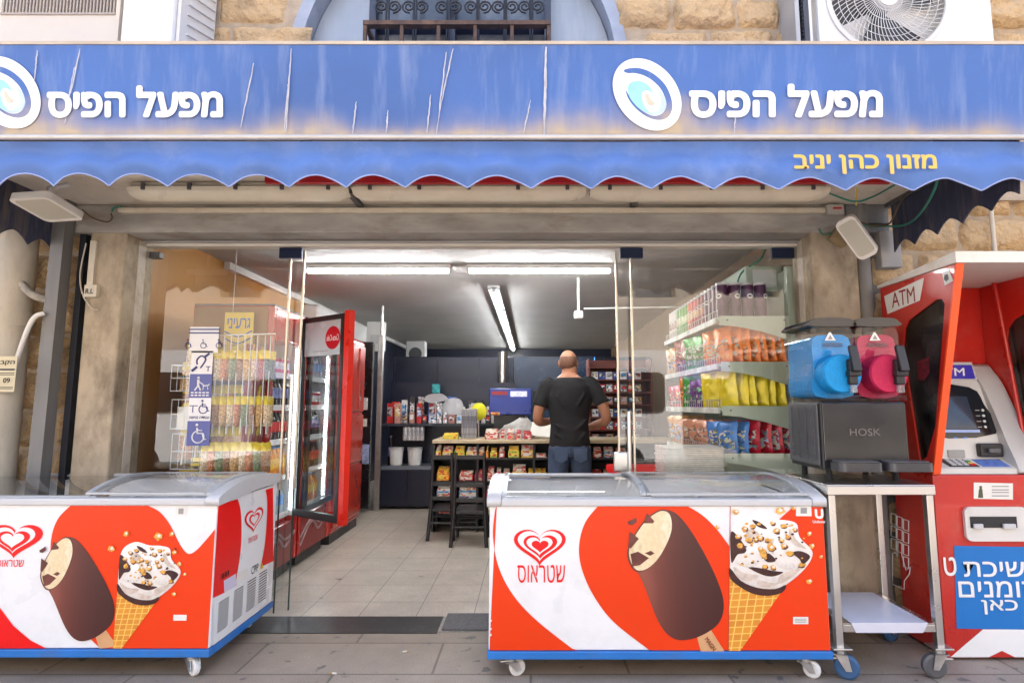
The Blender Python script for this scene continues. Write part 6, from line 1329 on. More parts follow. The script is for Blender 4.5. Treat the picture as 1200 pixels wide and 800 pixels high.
pal = [mat('pack_silver', (.5, .5, .52), .25, .6, var=.4, vs=30), mat('pack_black', (.03, .03, .035), .35, var=.5, vs=30), mat('pack_white', (.72, .72, .72), .4, var=.2, vs=30), mat('pack_red', (.5, .02, .02), .35, var=.4, vs=30), mat('pack_pinkish', (.45, .22, .18), .4, var=.4, vs=30), mat('pack_blue', (.03, .1, .38), .35, var=.4, vs=30)]
def pack(loc, size, mi, label, cat='box', group=None, rz=0, nm='gadget_box'):
    m = MB().box(-size[0] / 2, size[0] / 2, -size[1] / 2, size[1] / 2, 0, size[2], b=.004).box(-size[0] * .38, size[0] * .38, -size[1] / 2 - .0008, -size[1] / 2 + .001, size[2] * .35, size[2] * .8, 1)
    return place(m.mesh(nm, [mi, PACKP[hash_(label + str(round(loc[0], 2))) % 4]]), nm, loc, (0, 0, rz), label, cat, group)
def hash_(t): return sum(ord(c) * (i + 3) for i, c in enumerate(t))
PACKP = [pm('print_mono', (.7, .7, .7), (.05, .05, .06), (.4, .4, .42)), pm('print_gold', (.6, .4, .1), (.05, .04, .04), (.7, .65, .5)), pm('print_redwhite', (.6, .03, .03), (.75, .72, .7), (.08, .06, .06)), pm('print_cool', (.1, .3, .6), (.7, .75, .8), (.04, .05, .1))]
x = gx0_ + .05
k = 0
while x < gx1_ - .08:
    w_ = rnd.choice((.06, .075, .09, .05)); h_ = rnd.choice((.10, .13, .16, .24, .28)); mi = pal[rnd.choice((0, 0, 1, 1, 2, 3, 4))]
    pack((x + w_ / 2, GYb + .08, gt), (w_, .08, h_), mi, 'upright gadget pack in the row on the top back shelf', 'pack', 'gadget packs on the top back shelf', rnd.uniform(-.1, .1)); x += w_ + rnd.uniform(.005, .03); k += 1
x = gx0_ + .06
while x < gx1_ - .1:
    w_ = rnd.choice((.07, .09)); pack((x + w_ / 2, GYb + .24, gt), (w_, .08, rnd.choice((.2, .28, .32))), pal[rnd.choice((0, 1, 2, 5))], 'taller gadget pack behind the front row on the top back shelf', 'pack', 'taller gadget packs behind', 0); x += w_ + rnd.uniform(.02, .06)
q = at(467, 489, GYb + .04); q.z = gt
q = at(464, 475, GYb + .1); pack((q.x, GYb + .1, gt + .165), (.08, .06, .09), M_org, 'small orange box high on the gadget shelf left end', 'box', None, 0, 'orange_box')
# grey cloud shaped sign with teal box on top, second smaller one
q = at(511, 467, GYb + .14); cl_ = thing('counter_sign', 'grey cloud shaped sign with a teal cube on top above the gadgets', 'sign', (q.x, GYb + .14, gt))
MB().prism(smoothpoly([(-.14, -.02), (-.12, .03), (-.05, .06), (.05, .065), (.12, .03), (.155, -.015), (.08, -.03), (.0, -.05), (-.07, -.05)], 4), (q.x, GYb + .14, q.z), X3, Z3, .02).build('cloud_panel', mat('cloud_grey', (.42, .42, .44), .5, var=.08), cl_); MB().cyl((q.x, GYb + .13, gt), (q.x, GYb + .13, q.z - .03), .012).build('stem', M_zinc, cl_)
tq = at(511, 454, GYb + .13); MB().cbox((tq.x, GYb + .13, q.z + .12), (.09, .08, .11), None, 0, .01).build('teal_cube', mat('teal_pack', (.03, .33, .34), .4, var=.4, vs=30), cl_)
q = at(530, 475, GYb + .17); cl2_ = thing('counter_sign', 'small pale rounded sign half hidden between the gadget packs', 'sign', (q.x, GYb + .17, gt)); MB().prism(smoothpoly([(-.13, -.1), (-.12, .02), (-.02, .09), (.1, .07), (.14, -.04), (.13, -.1)], 4), (q.x, GYb + .2, q.z), X3, Z3, .015).build('panel', mat('cloud_pale', (.55, .56, .58), .5), cl2_); MB().cyl((q.x, GYb + .192, gt), (q.x, GYb + .192, q.z - .09), .01).build('stem', M_zinc, cl2_)
# jars on the lower shelf
for i, (px, lb) in enumerate(((464, 'white tub below a thin bottle on the lower back shelf'), (486, 'white tub below silver cups on the lower back shelf'))):
    q = at(px, 540, GYb + .12); t_ = thing('plastic_tub', lb, 'tub', (q.x, GYb + .12, gm)); MB().lathe([(.06, 0), (.075, .005), (.085, .17), (.09, .175), (.088, .19), (.0001, .192)], (q.x, GYb + .12, gm + .001), 24).build('bucket', M_white, t_); MB().lathe([(.09, 0), (.092, .018), (.0001, .02)], (q.x, GYb + .12, gm + .193), 24).build('lid', M_grey_pl, t_)
q = at(486, 512, GYb + .12)
for j in range(5): place(can_mesh('silver_cup', (.55, .55, .56), (.4, .4, .42), .17, .028) if j == 0 else CUP, 'steel_cup', (q.x - .10 + j * .05, GYb + .05, gt - .03 - .175), (0, 0, 0), 'silver cup hanging under the top back shelf', 'cup', 'silver cups under the shelf') if j else (globals().__setitem__('CUP', can_mesh('silver_cup', (.55, .55, .56), (.4, .4, .42), .17, .028)), place(CUP, 'steel_cup', (q.x - .10, GYb + .05, gt - .205), (0, 0, 0), 'silver cup hanging under the top back shelf', 'cup', 'silver cups under the shelf'))
q = at(458, 525, GYb + .1); place(B_blk, 'bottle', (q.x, GYb + .1, gm + .001), (0, 0, 0), 'thin dark bottle left of the white tubs on the lower shelf', 'bottle', None, (1, 1, 1.6))
q = at(505, 535, GYb - .02); 
for k in range(6):
    pack((gx0_ + 1.05 + k * .11, GYb + .1, gm), (.09, .1, .14 + .04 * (k % 3)), pal[k % 6], 'gadget pack at the right end of the lower back shelf', 'pack', 'gadget packs on the lower back shelf')
# duct, television
q = at(589, 445, 7.6); single(MB().cyl((q.x, 7.6, .9), (q.x, 7.6, 1.93), .065, n=24).cyl((q.x, 7.6, 1.4), (q.x, 7.6, 1.43), .07, n=24), 'steel_duct', M_steel, 'shiny steel duct standing before the navy partition', 'duct', (q.x, 7.6, .9))
ta, tb = at(601, 500, 7.9), at(697, 417, 7.9); tv = thing('television', 'large dark television screen behind the standing man', 'television', ((ta.x + tb.x) / 2, 7.9, 1.2))
MB().box(ta.x, tb.x, 7.88, 7.93, ta.z, tb.z, b=.008).build('case', M_black, tv); MB().box(ta.x + .015, tb.x - .015, 7.874, 7.8795, ta.z + .015, tb.z - .015).build('screen', mat('dark_screen', (.008, .018, .04), .25, var=.6, vs=2, emit=.03, ecol=(.05, .12, .25)), tv)
MB().box(tb.x - .012, tb.x - .002, 7.870, 7.8735, ta.z + .02, tb.z - .02).build('lit_edge', mat('blue_screen_edge', (.05, .15, .7), .4, emit=.8, ecol=(.05, .2, .9)), tv)
MB().box((ta.x + tb.x) / 2 - .2, (ta.x + tb.x) / 2 + .2, 7.85, 7.99, .0, ta.z - .002).build('stand', M_black, tv)

# ------------------------------------------------------------------ counter with sweets
CYc = 5.58; c0, c1 = at(508, 530, CYc).x, at(735, 530, CYc).x + .5; ctz = at(600, 515, CYc).z
cn = thing('sales_counter', 'black open sweets counter with a pale wooden top', 'counter', ((c0 + c1) / 2, CYc, 0))
MB().box(c0 - .01, c1, CYc - .02, CYc + .5, ctz - .035, ctz, b=.005).build('counter_top', mat('pale_wood_top', (.50, .40, .26), .45, var=.15, vs=4, stretch=(1, 8, 8)), cn)
cz = [ctz - .175, ctz - .395, ctz - .56, ctz - .72]
for z in cz: MB().box(c0 + .012, c1 - .012, CYc - .005, CYc + .40, z - .018, z, b=.003).build('shelf', mat('black_shelf', (.018, .018, .02), .5, var=.1), cn)
fr_ = MB()
for x in (c0, c0 + .43, c0 + .98, c0 + 1.5, c1 - .02):
    MB().box(x - .01, x + .01, CYc - .008, CYc + .45, 0.01, ctz - .036).build('upright', MATS['black_shelf'], cn)
MB().box(c0, c1, CYc + .451, CYc + .47, 0.01, ctz - .036).build('back_panel', MATS['black_shelf'], cn)
def sw_(nm, a, b, c): return print_mat('sweet_' + nm, (a, a, b, a, c), 38)
M_yel = sw_('yellow', (.78, .50, .02), (.5, .06, .02), (.8, .65, .1)); M_rd = sw_('red', (.55, .02, .02), (.7, .6, .5), (.35, .01, .02)); M_wh = sw_('white', (.74, .7, .64), (.6, .05, .04), (.5, .3, .15)); M_or2 = sw_('orange', (.80, .26, .02), (.8, .5, .1), (.4, .05, .02)); M_gn = sw_('green', (.35, .5, .05), (.75, .6, .05), (.1, .3, .04)); M_pk = sw_('pink', (.6, .06, .16), (.75, .6, .6), (.3, .02, .06)); M_bl = sw_('blue', (.08, .3, .55), (.6, .65, .7), (.03, .08, .3))
SW = {'yellow': M_yel, 'red': M_rd, 'white': M_wh, 'orange': M_or2, 'green': M_gn, 'pink': M_pk, 'blue': M_bl}
def sweet(px0, px1, row, col, h, tilt=-12, top=False):
    z = ctz if top else cz[row]; a, b = at(px0, 530, CYc + .02).x, at(px1, 530, CYc + .02).x; w_ = b - a - .008
    m = MB(); m.box(-w_ / 2, w_ / 2, 0, .12, 0, h * .55, b=.003)
    for k in range(3): m.box(-w_ / 2 + .006, w_ / 2 - .006, .008 + k * .036, .036 + k * .036, h * .55 * .4, h * (.75 + .12 * k), 1, b=.003)
    m.box(-w_ / 2 + .01, w_ / 2 - .01, -.002, .0005, h * .12, h * .42, 1)
    alt = {'yellow': M_wh, 'red': M_wh, 'white': M_rd, 'orange': M_yel, 'green': M_yel, 'pink': M_rd, 'blue': M_wh}[col]
    where = 'on top of the counter' if top else f'on the {("top", "second", "third", "lowest")[row]} counter shelf'
    side_ = 'left of the man' if px1 < 640 else 'right of the man'
    place(m.mesh('sweet_box', [SW[col], alt]), 'sweet_box', ((a + b) / 2, CYc + .015 + (.0 if not top else .05), z + .001), (0, 0, 0), f'open {col} box of sweets {where}, {side_}', 'sweet box', f'{col} sweet boxes {where} {side_}')
for r in ((510, 517, 0, 'yellow', .12), (518, 531, 0, 'yellow', .11), (532, 545, 0, 'green', .11), (546, 568, 0, 'yellow', .10), (569, 573, 0, 'orange', .11), (574, 583, 0, 'green', .09), (584, 592, 0, 'red', .10), (595, 609, 0, 'green', .11), (610, 626, 0, 'yellow', .12), (627, 641, 0, 'red', .04), (512, 527, 1, 'orange', .13), (538, 555, 1, 'red', .09), (556, 566, 1, 'pink', .10), (571, 580, 1, 'white', .13), (581, 588, 1, 'red', .12), (589, 598, 1, 'red', .11), (600, 617, 1, 'yellow', .15), (618, 641, 1, 'orange', .11), (570, 586, 2, 'red', .11), (587, 600, 2, 'orange', .09), (570, 584, 3, 'yellow', .09), (512, 535, 2, 'blue', .12), (538, 560, 2, 'blue', .13), (512, 535, 3, 'red', .1), (695, 706, 0, 'red', .10), (707, 720, 0, 'blue', .10), (694, 706, 1, 'white', .1), (707, 718, 1, 'blue', .1), (722, 735, 0, 'yellow', .09), (722, 735, 1, 'red', .1)): sweet(*r)
for r in ((567, 584, 0, 'red', .10), (585, 592, 0, 'white', .09), (593, 603, 0, 'red', .10), (604, 611, 0, 'white', .09), (612, 624, 0, 'pink', .08), (517, 536, 0, 'green', .06)): sweet(*r, top=True)
for k in range(6):
    x = at(541 + k * 3, 500, CYc + .1).x; place(can_mesh('lighter_tube', (.3, .3, .32), (.15, .15, .18), .30 - .02 * (k % 2), .016) if k == 0 else LT, 'display_tube', (x, CYc + .2, ctz + .001), (0, 0, 0), 'slim dark display tube standing on the counter left end', 'tube', 'slim display tubes on the counter') if k else (globals().__setitem__('LT', can_mesh('lighter_tube', (.3, .3, .32), (.15, .15, .18), .30, .016)), place(LT, 'display_tube', (x, CYc + .2, ctz + .001), (0, 0, 0), 'slim dark display tube standing on the counter left end', 'tube', 'slim display tubes on the counter'))
# yellow round thing, blue machine, plastic bag, till
q = at(561, 482, CYc + .3); yt_ = thing('yellow_display', 'round bright yellow display head on a thin stem', 'display', (q.x, CYc + .3, ctz)); y_m = MB(); y_m.ball(q, (.085, .05, .09), 18, 12); y_m.build('head', mat('lemon_foam', (.68, .66, .02), .7, var=.2, vs=20, bump=1, bs=40), yt_); MB().cyl((q.x, q.y, ctz), (q.x, q.y, q.z - .07), .008).build('stem', M_zinc, yt_)
a, b = at(573, 486, 6.25), at(623, 455, 6.25); bmach = thing('blue_machine', 'blue boxy machine with a small lit display behind the counter', 'machine', ((a.x + b.x) / 2, 6.25, ctz))
MB().box(a.x, b.x, 6.25, 6.55, a.z, b.z, b=.01).build('body', mat('deep_blue_casing', (.012, .035, .26), .3, var=.15), bmach); MB().box(a.x + (b.x - a.x) * .5, b.x - .05, 6.244, 6.2485, b.z - .09, b.z - .03).build('display', mat('small_display', (.4, .42, .5), .3, var=.6, vs=40, emit=.15, ecol=(.5, .5, .8)), bmach)
MB().box(a.x + .03, a.x + .2, 6.244, 6.2485, b.z - .07, b.z - .03).build('red_print', mat('print_red_dim', (.3, .02, .03), .4), bmach); MB().box(a.x + .02, a.x + .12, 6.24, 6.2485, a.z - .0, a.z + .03).build('orange_tab', M_or2, bmach)
MB().box(a.x + .05, b.x - .05, 6.3, 6.5, .3, a.z - .002).build('pedestal', M_black, bmach)
a = at(632, 470, 6.3); reg = thing('till', 'dark till with a screen beside the blue machine', 'till', (a.x, 6.3, ctz)); MB().box(a.x - .07, a.x + .12, 6.28, 6.34, a.z - .1, a.z + .12, b=.01).build('screen', M_black, reg); MB().box(a.x, a.x + .06, 6.30, 6.34, .6, a.z - .102).build('stand', M_black, reg)
pl_ = MB(); q = at(602, 492, CYc + .32)
def bagf(u, v):
    a = 2 * math.pi * u; r_ = (.20 + .07 * noise.noise(Vector((math.cos(a) * 2.5, math.sin(a) * 2.5, v * 4)))) * (1 - .8 * v ** 2.2)
    return (q.x + r_ * math.cos(a) + .10 * v, CYc + .34 + r_ * .5 * math.sin(a), ctz + .002 + .20 * v + .03 * v * noise.noise(Vector((math.cos(a) * 3, math.sin(a) * 3, 7))))
pl_.grid(28, 8, bagf); single(pl_, 'plastic_bag', mat('crumpled_plastic', (.42, .41, .39), .3, var=.25, vs=12, bump=.8, bs=14), 'crumpled pale plastic bag on the counter left of the man', 'bag', (q.x, CYc + .34, ctz))
q = at(638, 503, CYc + .2); single(MB().cbox((q.x, CYc + .2, ctz + .08), (.28, .02, .2), Matrix.Rotation(R(-50), 3, 'X') @ Matrix.Rotation(R(10), 3, 'Y'), 0, .004), 'paper_sheet', M_label, 'tilted white paper sheet on the counter beside the man', 'paper', (q.x, CYc + .2, ctz))
# red shelves with packs on the right of the television
a, b = at(696, 560, 6.6), at(724, 420, 6.6); rs = thing('cigarette_shelf', 'tall narrow shelf of small packs right of the television', 'shelf', ((a.x + b.x) / 2, 6.6, 0))
M_brs = mat('brown_red_shelf', (.16, .04, .03), .5, var=.2)
bk = MB(); bk.box(a.x - .05, b.x + .4, 6.86, 6.88, 0.01, b.z).box(a.x - .05, a.x - .03, 6.6, 6.859, .01, b.z).box(b.x + .38, b.x + .4, 6.6, 6.859, .01, b.z); bk.build('case', M_brs, rs)
for k in range(9):
    z = .5 + .145 * k
    if z < b.z - .05: MB().box(a.x - .029, b.x + .379, 6.6, 6.858, z - .015, z).build('shelf', M_brs, rs)
for k in range(8):
    z = .5 + .145 * k
    for j in range(7): pack((a.x + .03 + j * .085, 6.68, z + .001), (.075, .06, .09), pal[(j * 3 + k * 2) % 6], f'small pack in the {("lowest", "second", "third", "fourth", "fifth", "sixth", "seventh", "top")[k]} row of the narrow shelf', 'pack', f'packs in row {("one", "two", "three", "four", "five", "six", "seven", "eight")[k]} of the narrow shelf', 0, 'small_pack')
# ------------------------------------------------------------------ two black chairs
M_chb = mat('black_lacquer', (.015, .015, .018), .35, var=.15)
def chair(label, pl, pr, Y, seat_z, h):
    A, B = at(pl, 560, Y).x, at(pr, 560, Y).x; c_ = thing('black_chair', label, 'chair', ((A + B) / 2, Y, 0))
    for x, s_ in ((A, -1), (B, 1)):
        MB().tube([(x + s_ * .03, Y - .04, 0), (x + s_ * .01, Y, seat_z), (x, Y + .01, h)], [.017, .019, .014], 8).build('leg', M_chb, c_); MB().tube([(x + s_ * .02, Y + .34, 0), (x, Y + .30, seat_z - .02)], [.014, .018], 8).build('leg', M_chb, c_)
    MB().box(A - .01, B + .01, Y - .005, Y + .34, seat_z - .03, seat_z, b=.008).build('seat', M_chb, c_)
    for z, n_ in ((h - .04, 'top_rail'), (h - .28, 'back_rail'), (seat_z + .09, 'back_rail')): MB().box(A, B, Y - .008, Y + .012, z - .018, z + .018, b=.004).build(n_, M_chb, c_)
    MB().tube([(A - .015, Y - .02, seat_z * .55), (B + .015, Y - .02, seat_z * .55)], .01, 8).build('stretcher', M_chb, c_); MB().tube([(A, Y + .31, seat_z * .6), (B, Y + .31, seat_z * .6)], .01, 8).build('stretcher', M_chb, c_)
chair('narrow black chair with an open rail back, left one by the counter', 507, 529, 5.28, .28, .78)
chair('black chair with an open rail back, right one by the counter', 534, 567, 5.05, .30, .80)
# ------------------------------------------------------------------ snack gondola behind the right window
gX0, gX1, gY0, gY1 = 1.18, 1.67, 3.52, 4.90
gd_ = thing('snack_gondola', 'mint green snack shelving behind the right window', 'shelving', ((gX0 + gX1) / 2, (gY0 + gY1) / 2, 0))
M_mint = mat('mint_enamel', (.50, .58, .47), .4, var=.05, dirt=.15)
gz = [.32, .91, 1.20, 1.475, 1.765]
MB().box(gX1, gX1 + .03, gY0, gY1, .01, 2.1).build('back_panel', M_mint, gd_)
for y in (gY0 + .02, gY1 - .02): MB().box(gX1 - .04, gX1 - .001, y - .02, y + .02, .01, 2.1, b=.003).build('upright', M_mint, gd_)
for z in gz:
    s_ = MB(); s_.box(gX0, gX1 - .041, gY0 + .006, gY1, z - .02, z, b=.003); so = s_.build('shelf', M_mint, gd_)
    br = MB()
    for y in (gY0, gY1 + .002):
        br.prism([(gX0 + .01, z - .045), (gX0 + .12, z - .055), (gX0 + .27, z - .085), (gX1 - .042, z - .14), (gX1 - .042, z + .012), (gX0 + .01, z + .012)], (0, y, 0), X3, Z3, -.004)
    for x in (gX0 + .06, gX1 - .07): br.cyl((x, gY0 - .006, z - .015), (x, gY0 - .001, z - .015), .005, n=10, m=1)
    br.build('bracket', [M_mint, M_dgrey], so)
    MB().box(gX0 - .012, gX0 - .001, gY0 + .01, gY1, z - .035, z + .003, b=.002).build('price_rail', mat('price_rail', (.62, .64, .58), .4, var=.5, vs=9), so)
    wr = MB(); wr.tube([(gX0 + .005, gY0 + .01, z + .05), (gX0 + .005, gY1, z + .05)], .0025, 5)
    for k in range(28): y = gY0 + .01 + (gY1 - gY0 - .02) * k / 27; wr.tube([(gX0 + .005, y, z), (gX0 + .005, y, z + .05)], .0018, 4)
    wr.build('wire_fence', M_zinc, so)
# cans of crisps on the top shelf
def crisp_can(nm, col, pr):
    r, h = .0375, .235; m = MB(); m.lathe([(r, 0), (r + .001, .004), (r, .008), (r, h * .36), (r, h * .62), (r, h - .016), (r + .001, h - .014), (r + .001, h), (r - .004, h), (.0001, h - .003)], (0, 0, 0), 24, (0, 0, 1), 0, [2, 2, 0, 1, 0, 2, 3, 3, 3])
    m.prism(ell(0, h * .62, .02, .016, 0, 16), (0, -r - .0005, 0), X3, Z3, .001, 4); m.prism(ell(0, h * .625, .011, .006, 0, 12), (0, -r - .0018, 0), X3, Z3, .0008, 0)
    return m.mesh(nm, [mat(nm + '_paper', col, .35, var=.08), mat(nm + '_print', pr, .35, var=.5, vs=50), M_zinc, mat('clear_lid', (.75, .75, .76), .3), M_lw])
cols = (('purple', (.075, .012, .06), (.10, .03, .08)), ('purple', (.075, .012, .06), (.10, .03, .08)), ('dark red', (.26, .012, .02), (.5, .2, .1)), ('red', (.50, .02, .015), (.7, .5, .3)), ('orange', (.72, .16, .03), (.75, .6, .4)), ('green', (.16, .38, .09), (.6, .65, .4)), ('green', (.16, .38, .09), (.6, .65, .4)), ('white', (.70, .68, .62), (.4, .3, .25)), ('white', (.70, .68, .62), (.4, .3, .25)))
meshes = {}
tz_ = gz[4]; ncol = 16
for j in range(ncol):
    cn_, c1_, c2_ = cols[min(j * 9 // ncol, 8)]
    if cn_ not in meshes: meshes[cn_] = crisp_can(cn_.replace(' ', '_') + '_crisp_can', c1_, c2_)
    for i in range(4 if j == 0 else 2):
        place(meshes[cn_], 'crisp_can', (gX0 + .055 + i * .083, gY0 + .07 + j * .082, tz_ + .001), (0, 0, random.uniform(-.9, .6)), f'{cn_} tall can of crisps on the top gondola shelf', 'crisp can', f'{cn_} crisp cans on the top gondola shelf')
# bags
def bag_mesh(nm, w_, h_, d_, m1, m2, m3, seed, plain=False):
    rnd = random.Random(seed); m = MB(); nu, nv = 10, 14; o = rnd.uniform(0, 99)
    for sg_ in (1, -1):
        def fn(u, v):
            th = d_ / 2 * (math.sin(math.pi * u) ** .6 if 0 < u < 1 else 0) * (max(0, math.sin(math.pi * min(1, max(0, (v - .04) / .92)))) ** .45)
            th *= 1 + .55 * noise.noise(Vector((u * 4 + o, v * 5, sg_)))
            x = (u - .5) * w_ * (1 - .05 * math.sin(math.pi * v)) + .008 * noise.noise(Vector((v * 4, o, 1)))
            return (x, -sg_ * th, v * h_ + .006 * noise.noise(Vector((u * 4, o, 5))))
        b0 = len(m.f); m.grid(nu, nv, fn, 0)
        if sg_ == -1:
            for q in range(b0, len(m.f)): m.f[q] = m.f[q][::-1]; m.mi[q] = 2
        else:
            for j in range(nv):
                for i in range(nu):
                    u, v = (i + .5) / nu, (j + .5) / nv
                    if .14 < v < .72 and .12 < u < .88 and (plain is False): m.mi[b0 + j * nu + i] = 1
    return m.mesh(nm, [m1, m2, m3])
M_foil = mat('bag_back_foil', (.55, .56, .58), .25, .7, var=.2, vs=20)
def bmat(nm, c): return mat('bag_' + nm, c, .22, .15, var=.18, vs=10, bump=.35, bs=16)
bm_ = {}
def bags(nm, c, c2, w_, h_, d_, back=None):
    bm_[nm] = [bag_mesh(nm.replace(' ', '_') + '_snack_bag', w_, h_, d_, bmat(nm, c), print_mat('bagprint_' + nm, (c2, tuple(x * .45 for x in c), c, (.6, .56, .48), c, tuple(x * .3 + .03 for x in c2)), 44, .25), back or M_foil, s_ * 7 + 1, nm == 'yellow') for s_ in range(3)]
bags('orange', (.82, .20, .01), (.80, .34, .10), .15, .25, .06, bmat('orange', (.82, .20, .01))); bags('green', (.04, .30, .04), (.5, .6, .5), .2, .24, .05); bags('brown', (.22, .05, .03), (.7, .3, .2), .2, .25, .06); bags('amber', (.62, .32, .10), (.3, .4, .6), .2, .22, .06)
bags('yellow', (.84, .66, .01), (.84, .64, .01), .15, .24, .055); bags('violet', (.16, .05, .24), (.1, .5, .2), .18, .2, .05); bags('red striped', (.55, .05, .08), (.7, .5, .3), .16, .18, .05); bags('glossy red', (.50, .01, .03), (.35, .55, .75), .2, .21, .055); bags('shiny blue', (.05, .2, .55), (.6, .6, .3), .18, .2, .05); bags('tan', (.55, .25, .14), (.5, .4, .3), .19, .2, .05)
sh_name = {1: 'lowest visible', 2: 'middle', 3: 'upper'}
def bag_row(shelf, col, y, n_, x0=.0, step=.055, tilt=10, face=R(-58)):
    for i in range(n_):
        place(random.choice(bm_[col]), 'snack_bag', (gX0 + .05 + x0 + i * step, y, gz[shelf] + .001), (R(random.uniform(-3, 3)), R(random.uniform(-5, 1)) + R(tilt) * 0, face + R(random.uniform(-8, 8))), f'{col} snack bag on the {sh_name[shelf]} gondola shelf', 'snack bag', f'{col} snack bags on the {sh_name[shelf]} gondola shelf')
bag_row(3, 'orange', gY0 + .11, 7, .02, .056); bag_row(3, 'orange', gY0 + .30, 3); bag_row(3, 'green', gY0 + .47, 3, 0, .06); bag_row(3, 'green', gY0 + .62, 2); bag_row(3, 'brown', gY0 + .80, 3); bag_row(3, 'brown', gY0 + .95, 2); bag_row(3, 'amber', gY0 + 1.10, 3); bag_row(3, 'amber', gY0 + 1.26, 2)
bag_row(2, 'yellow', gY0 + .11, 6, .04, .062); bag_row(2, 'yellow', gY0 + .3, 2); bag_row(2, 'violet', gY0 + .46, 3); bag_row(2, 'violet', gY0 + .62, 3); bag_row(2, 'green', gY0 + .78, 2); bag_row(2, 'orange', gY0 + .94, 3); bag_row(2, 'red striped', gY0 + 1.1, 3); bag_row(2, 'red striped', gY0 + 1.26, 2)
bag_row(1, 'glossy red', gY0 + .11, 4, .16, .07, 0, R(-60)); bag_row(1, 'shiny blue', gY0 + .28, 4, .02, .06); bag_row(1, 'shiny blue', gY0 + .12, 2, .03, .06); bag_row(1, 'tan', gY0 + .48, 4); bag_row(1, 'tan', gY0 + .68, 4); bag_row(1, 'tan', gY0 + .88, 3); bag_row(1, 'amber', gY0 + 1.08, 3); bag_row(1, 'amber', gY0 + 1.26, 2)
# newspapers and red chest beside the gondola
q = at(812, 538, 3.62); nw = MB()
for k in range(14): nw.cbox((q.x - .03, 3.62, .80 + k * .012), (.36, .27, .009), Matrix.Rotation(R(random.uniform(-3, 3)), 3, 'Z'), 0, .002)
rc = thing('red_display_chest', 'low red display chest with a pale rim behind the right window', 'chest', (.85, 3.7, 0))
MB().box(.56, 1.12, 3.52, 4.2, .02, .74, b=.02).build('body', mat('chest_red', (.55, .02, .03), .3, var=.08), rc); MB().box(.55, 1.13, 3.51, 4.21, .741, .79, b=.012).build('rim', M_redp, rc)
single(nw, 'newspaper_stack', mat('newsprint', (.70, .68, .62), .8, var=.15, vs=30), 'stack of pale newspapers behind the right window', 'newspapers', (q.x, 3.62, .79))
# ------------------------------------------------------------------ nut rack behind the left window
nr = thing('nut_rack', 'dark red snack rack with yellow price strips behind the left window', 'rack', (-2.0, 3.6, 0))
rx0, rx1 = -2.20, -1.79
M_rackr = mat('rack_dark_red', (.24, .012, .03), .45, var=.1)
MB().box(rx0, rx1 + .02, 3.745, 3.762, .05, 1.62).build('back_panel', mat('rack_brown', (.20, .09, .03), .5, var=.2), nr)
MB().box(rx1 + .003, rx1 + .02, 3.52, 3.744, .05, 1.60).build('end_panel', M_rackr, nr)
lab_s = ('lowest', 'low', 'middle', 'upper')
M_strip = mat('price_strip_yellow', (.80, .62, .01), .4, var=.1); M_hdr = mat('nut_header_yellow', (.78, .60, .02), .4, var=.2, vs=20)
nutm = [mat('nuts_' + n_, c, .25, .0, var=.6, vs=70, bump=.8, bs=90) for n_, c in (('tan', (.62, .38, .16)), ('pale', (.75, .6, .4)), ('red', (.55, .2, .08)), ('green', (.2, .26, .13)), ('brown', (.34, .17, .08)))]
def nut_bag(mi, s_):
    m = bag_mesh('nut_bag', .115, .19, .05, nutm[mi], nutm[mi], nutm[mi], s_); return m
def nut_hdr():
    m = MB(); m.box(-.06, .06, -.004, .004, .17, .225, b=.002); return m
NB = []
for i in range(5):
    bmn = bag_mesh('nut_bag', .115, .2, .055, nutm[i], nutm[i], nutm[i], 30 + i)
    me = bmesh.new(); me.from_mesh(bmn)
    for f_ in me.faces:
        if f_.calc_center_median().z > .14: f_.material_index = 3
    me.to_mesh(bmn); me.free(); bmn.materials.append(M_hdr); NB.append(bmn)
rack_z = [.62, .88, 1.145, 1.40]
for r, z in enumerate(rack_z):
    sh = MB(); sh.box(rx0, rx1, 3.50, 3.744, z - .015, z, b=.003); sho = sh.build('shelf', M_dgrey, nr)
    st = MB(); st.cbox(((rx0 + rx1) / 2 + .06, 3.492, z - .005), (rx1 - rx0 - .14, .006, .05), Matrix.Rotation(R(0), 3, 'X'), 0, .002); sto = st.build('price_strip', M_strip, sho)
    ln = MB(); ln.box((rx0 + rx1) / 2 - .1, rx1 - .04, 3.4884, 3.4892, z - .012, z - .004); ln.build('strip_print', M_black, sto)
    for j in range(5):
        place(NB[(r * 2 + j) % 5], 'nut_bag', (rx0 + .06 + j * .08, 3.56 + .02 * (j % 2), z + .001), (R(-6), 0, R(random.uniform(-6, 6))), f'clear bag of nuts with yellow header on the {lab_s[r]} rack shelf', 'nut bag', f'nut bags on the {lab_s[r]} rack shelf')
    for j in range(5): place(NB[(r + j * 2) % 5], 'nut_bag', (rx0 + .06 + j * .082, 3.66, z + .001), (R(-6), 0, R(random.uniform(-6, 6))), f'clear bag of nuts in the back row of the {lab_s[r]} rack shelf', 'nut bag', f'back row nut bags on the {lab_s[r]} rack shelf')
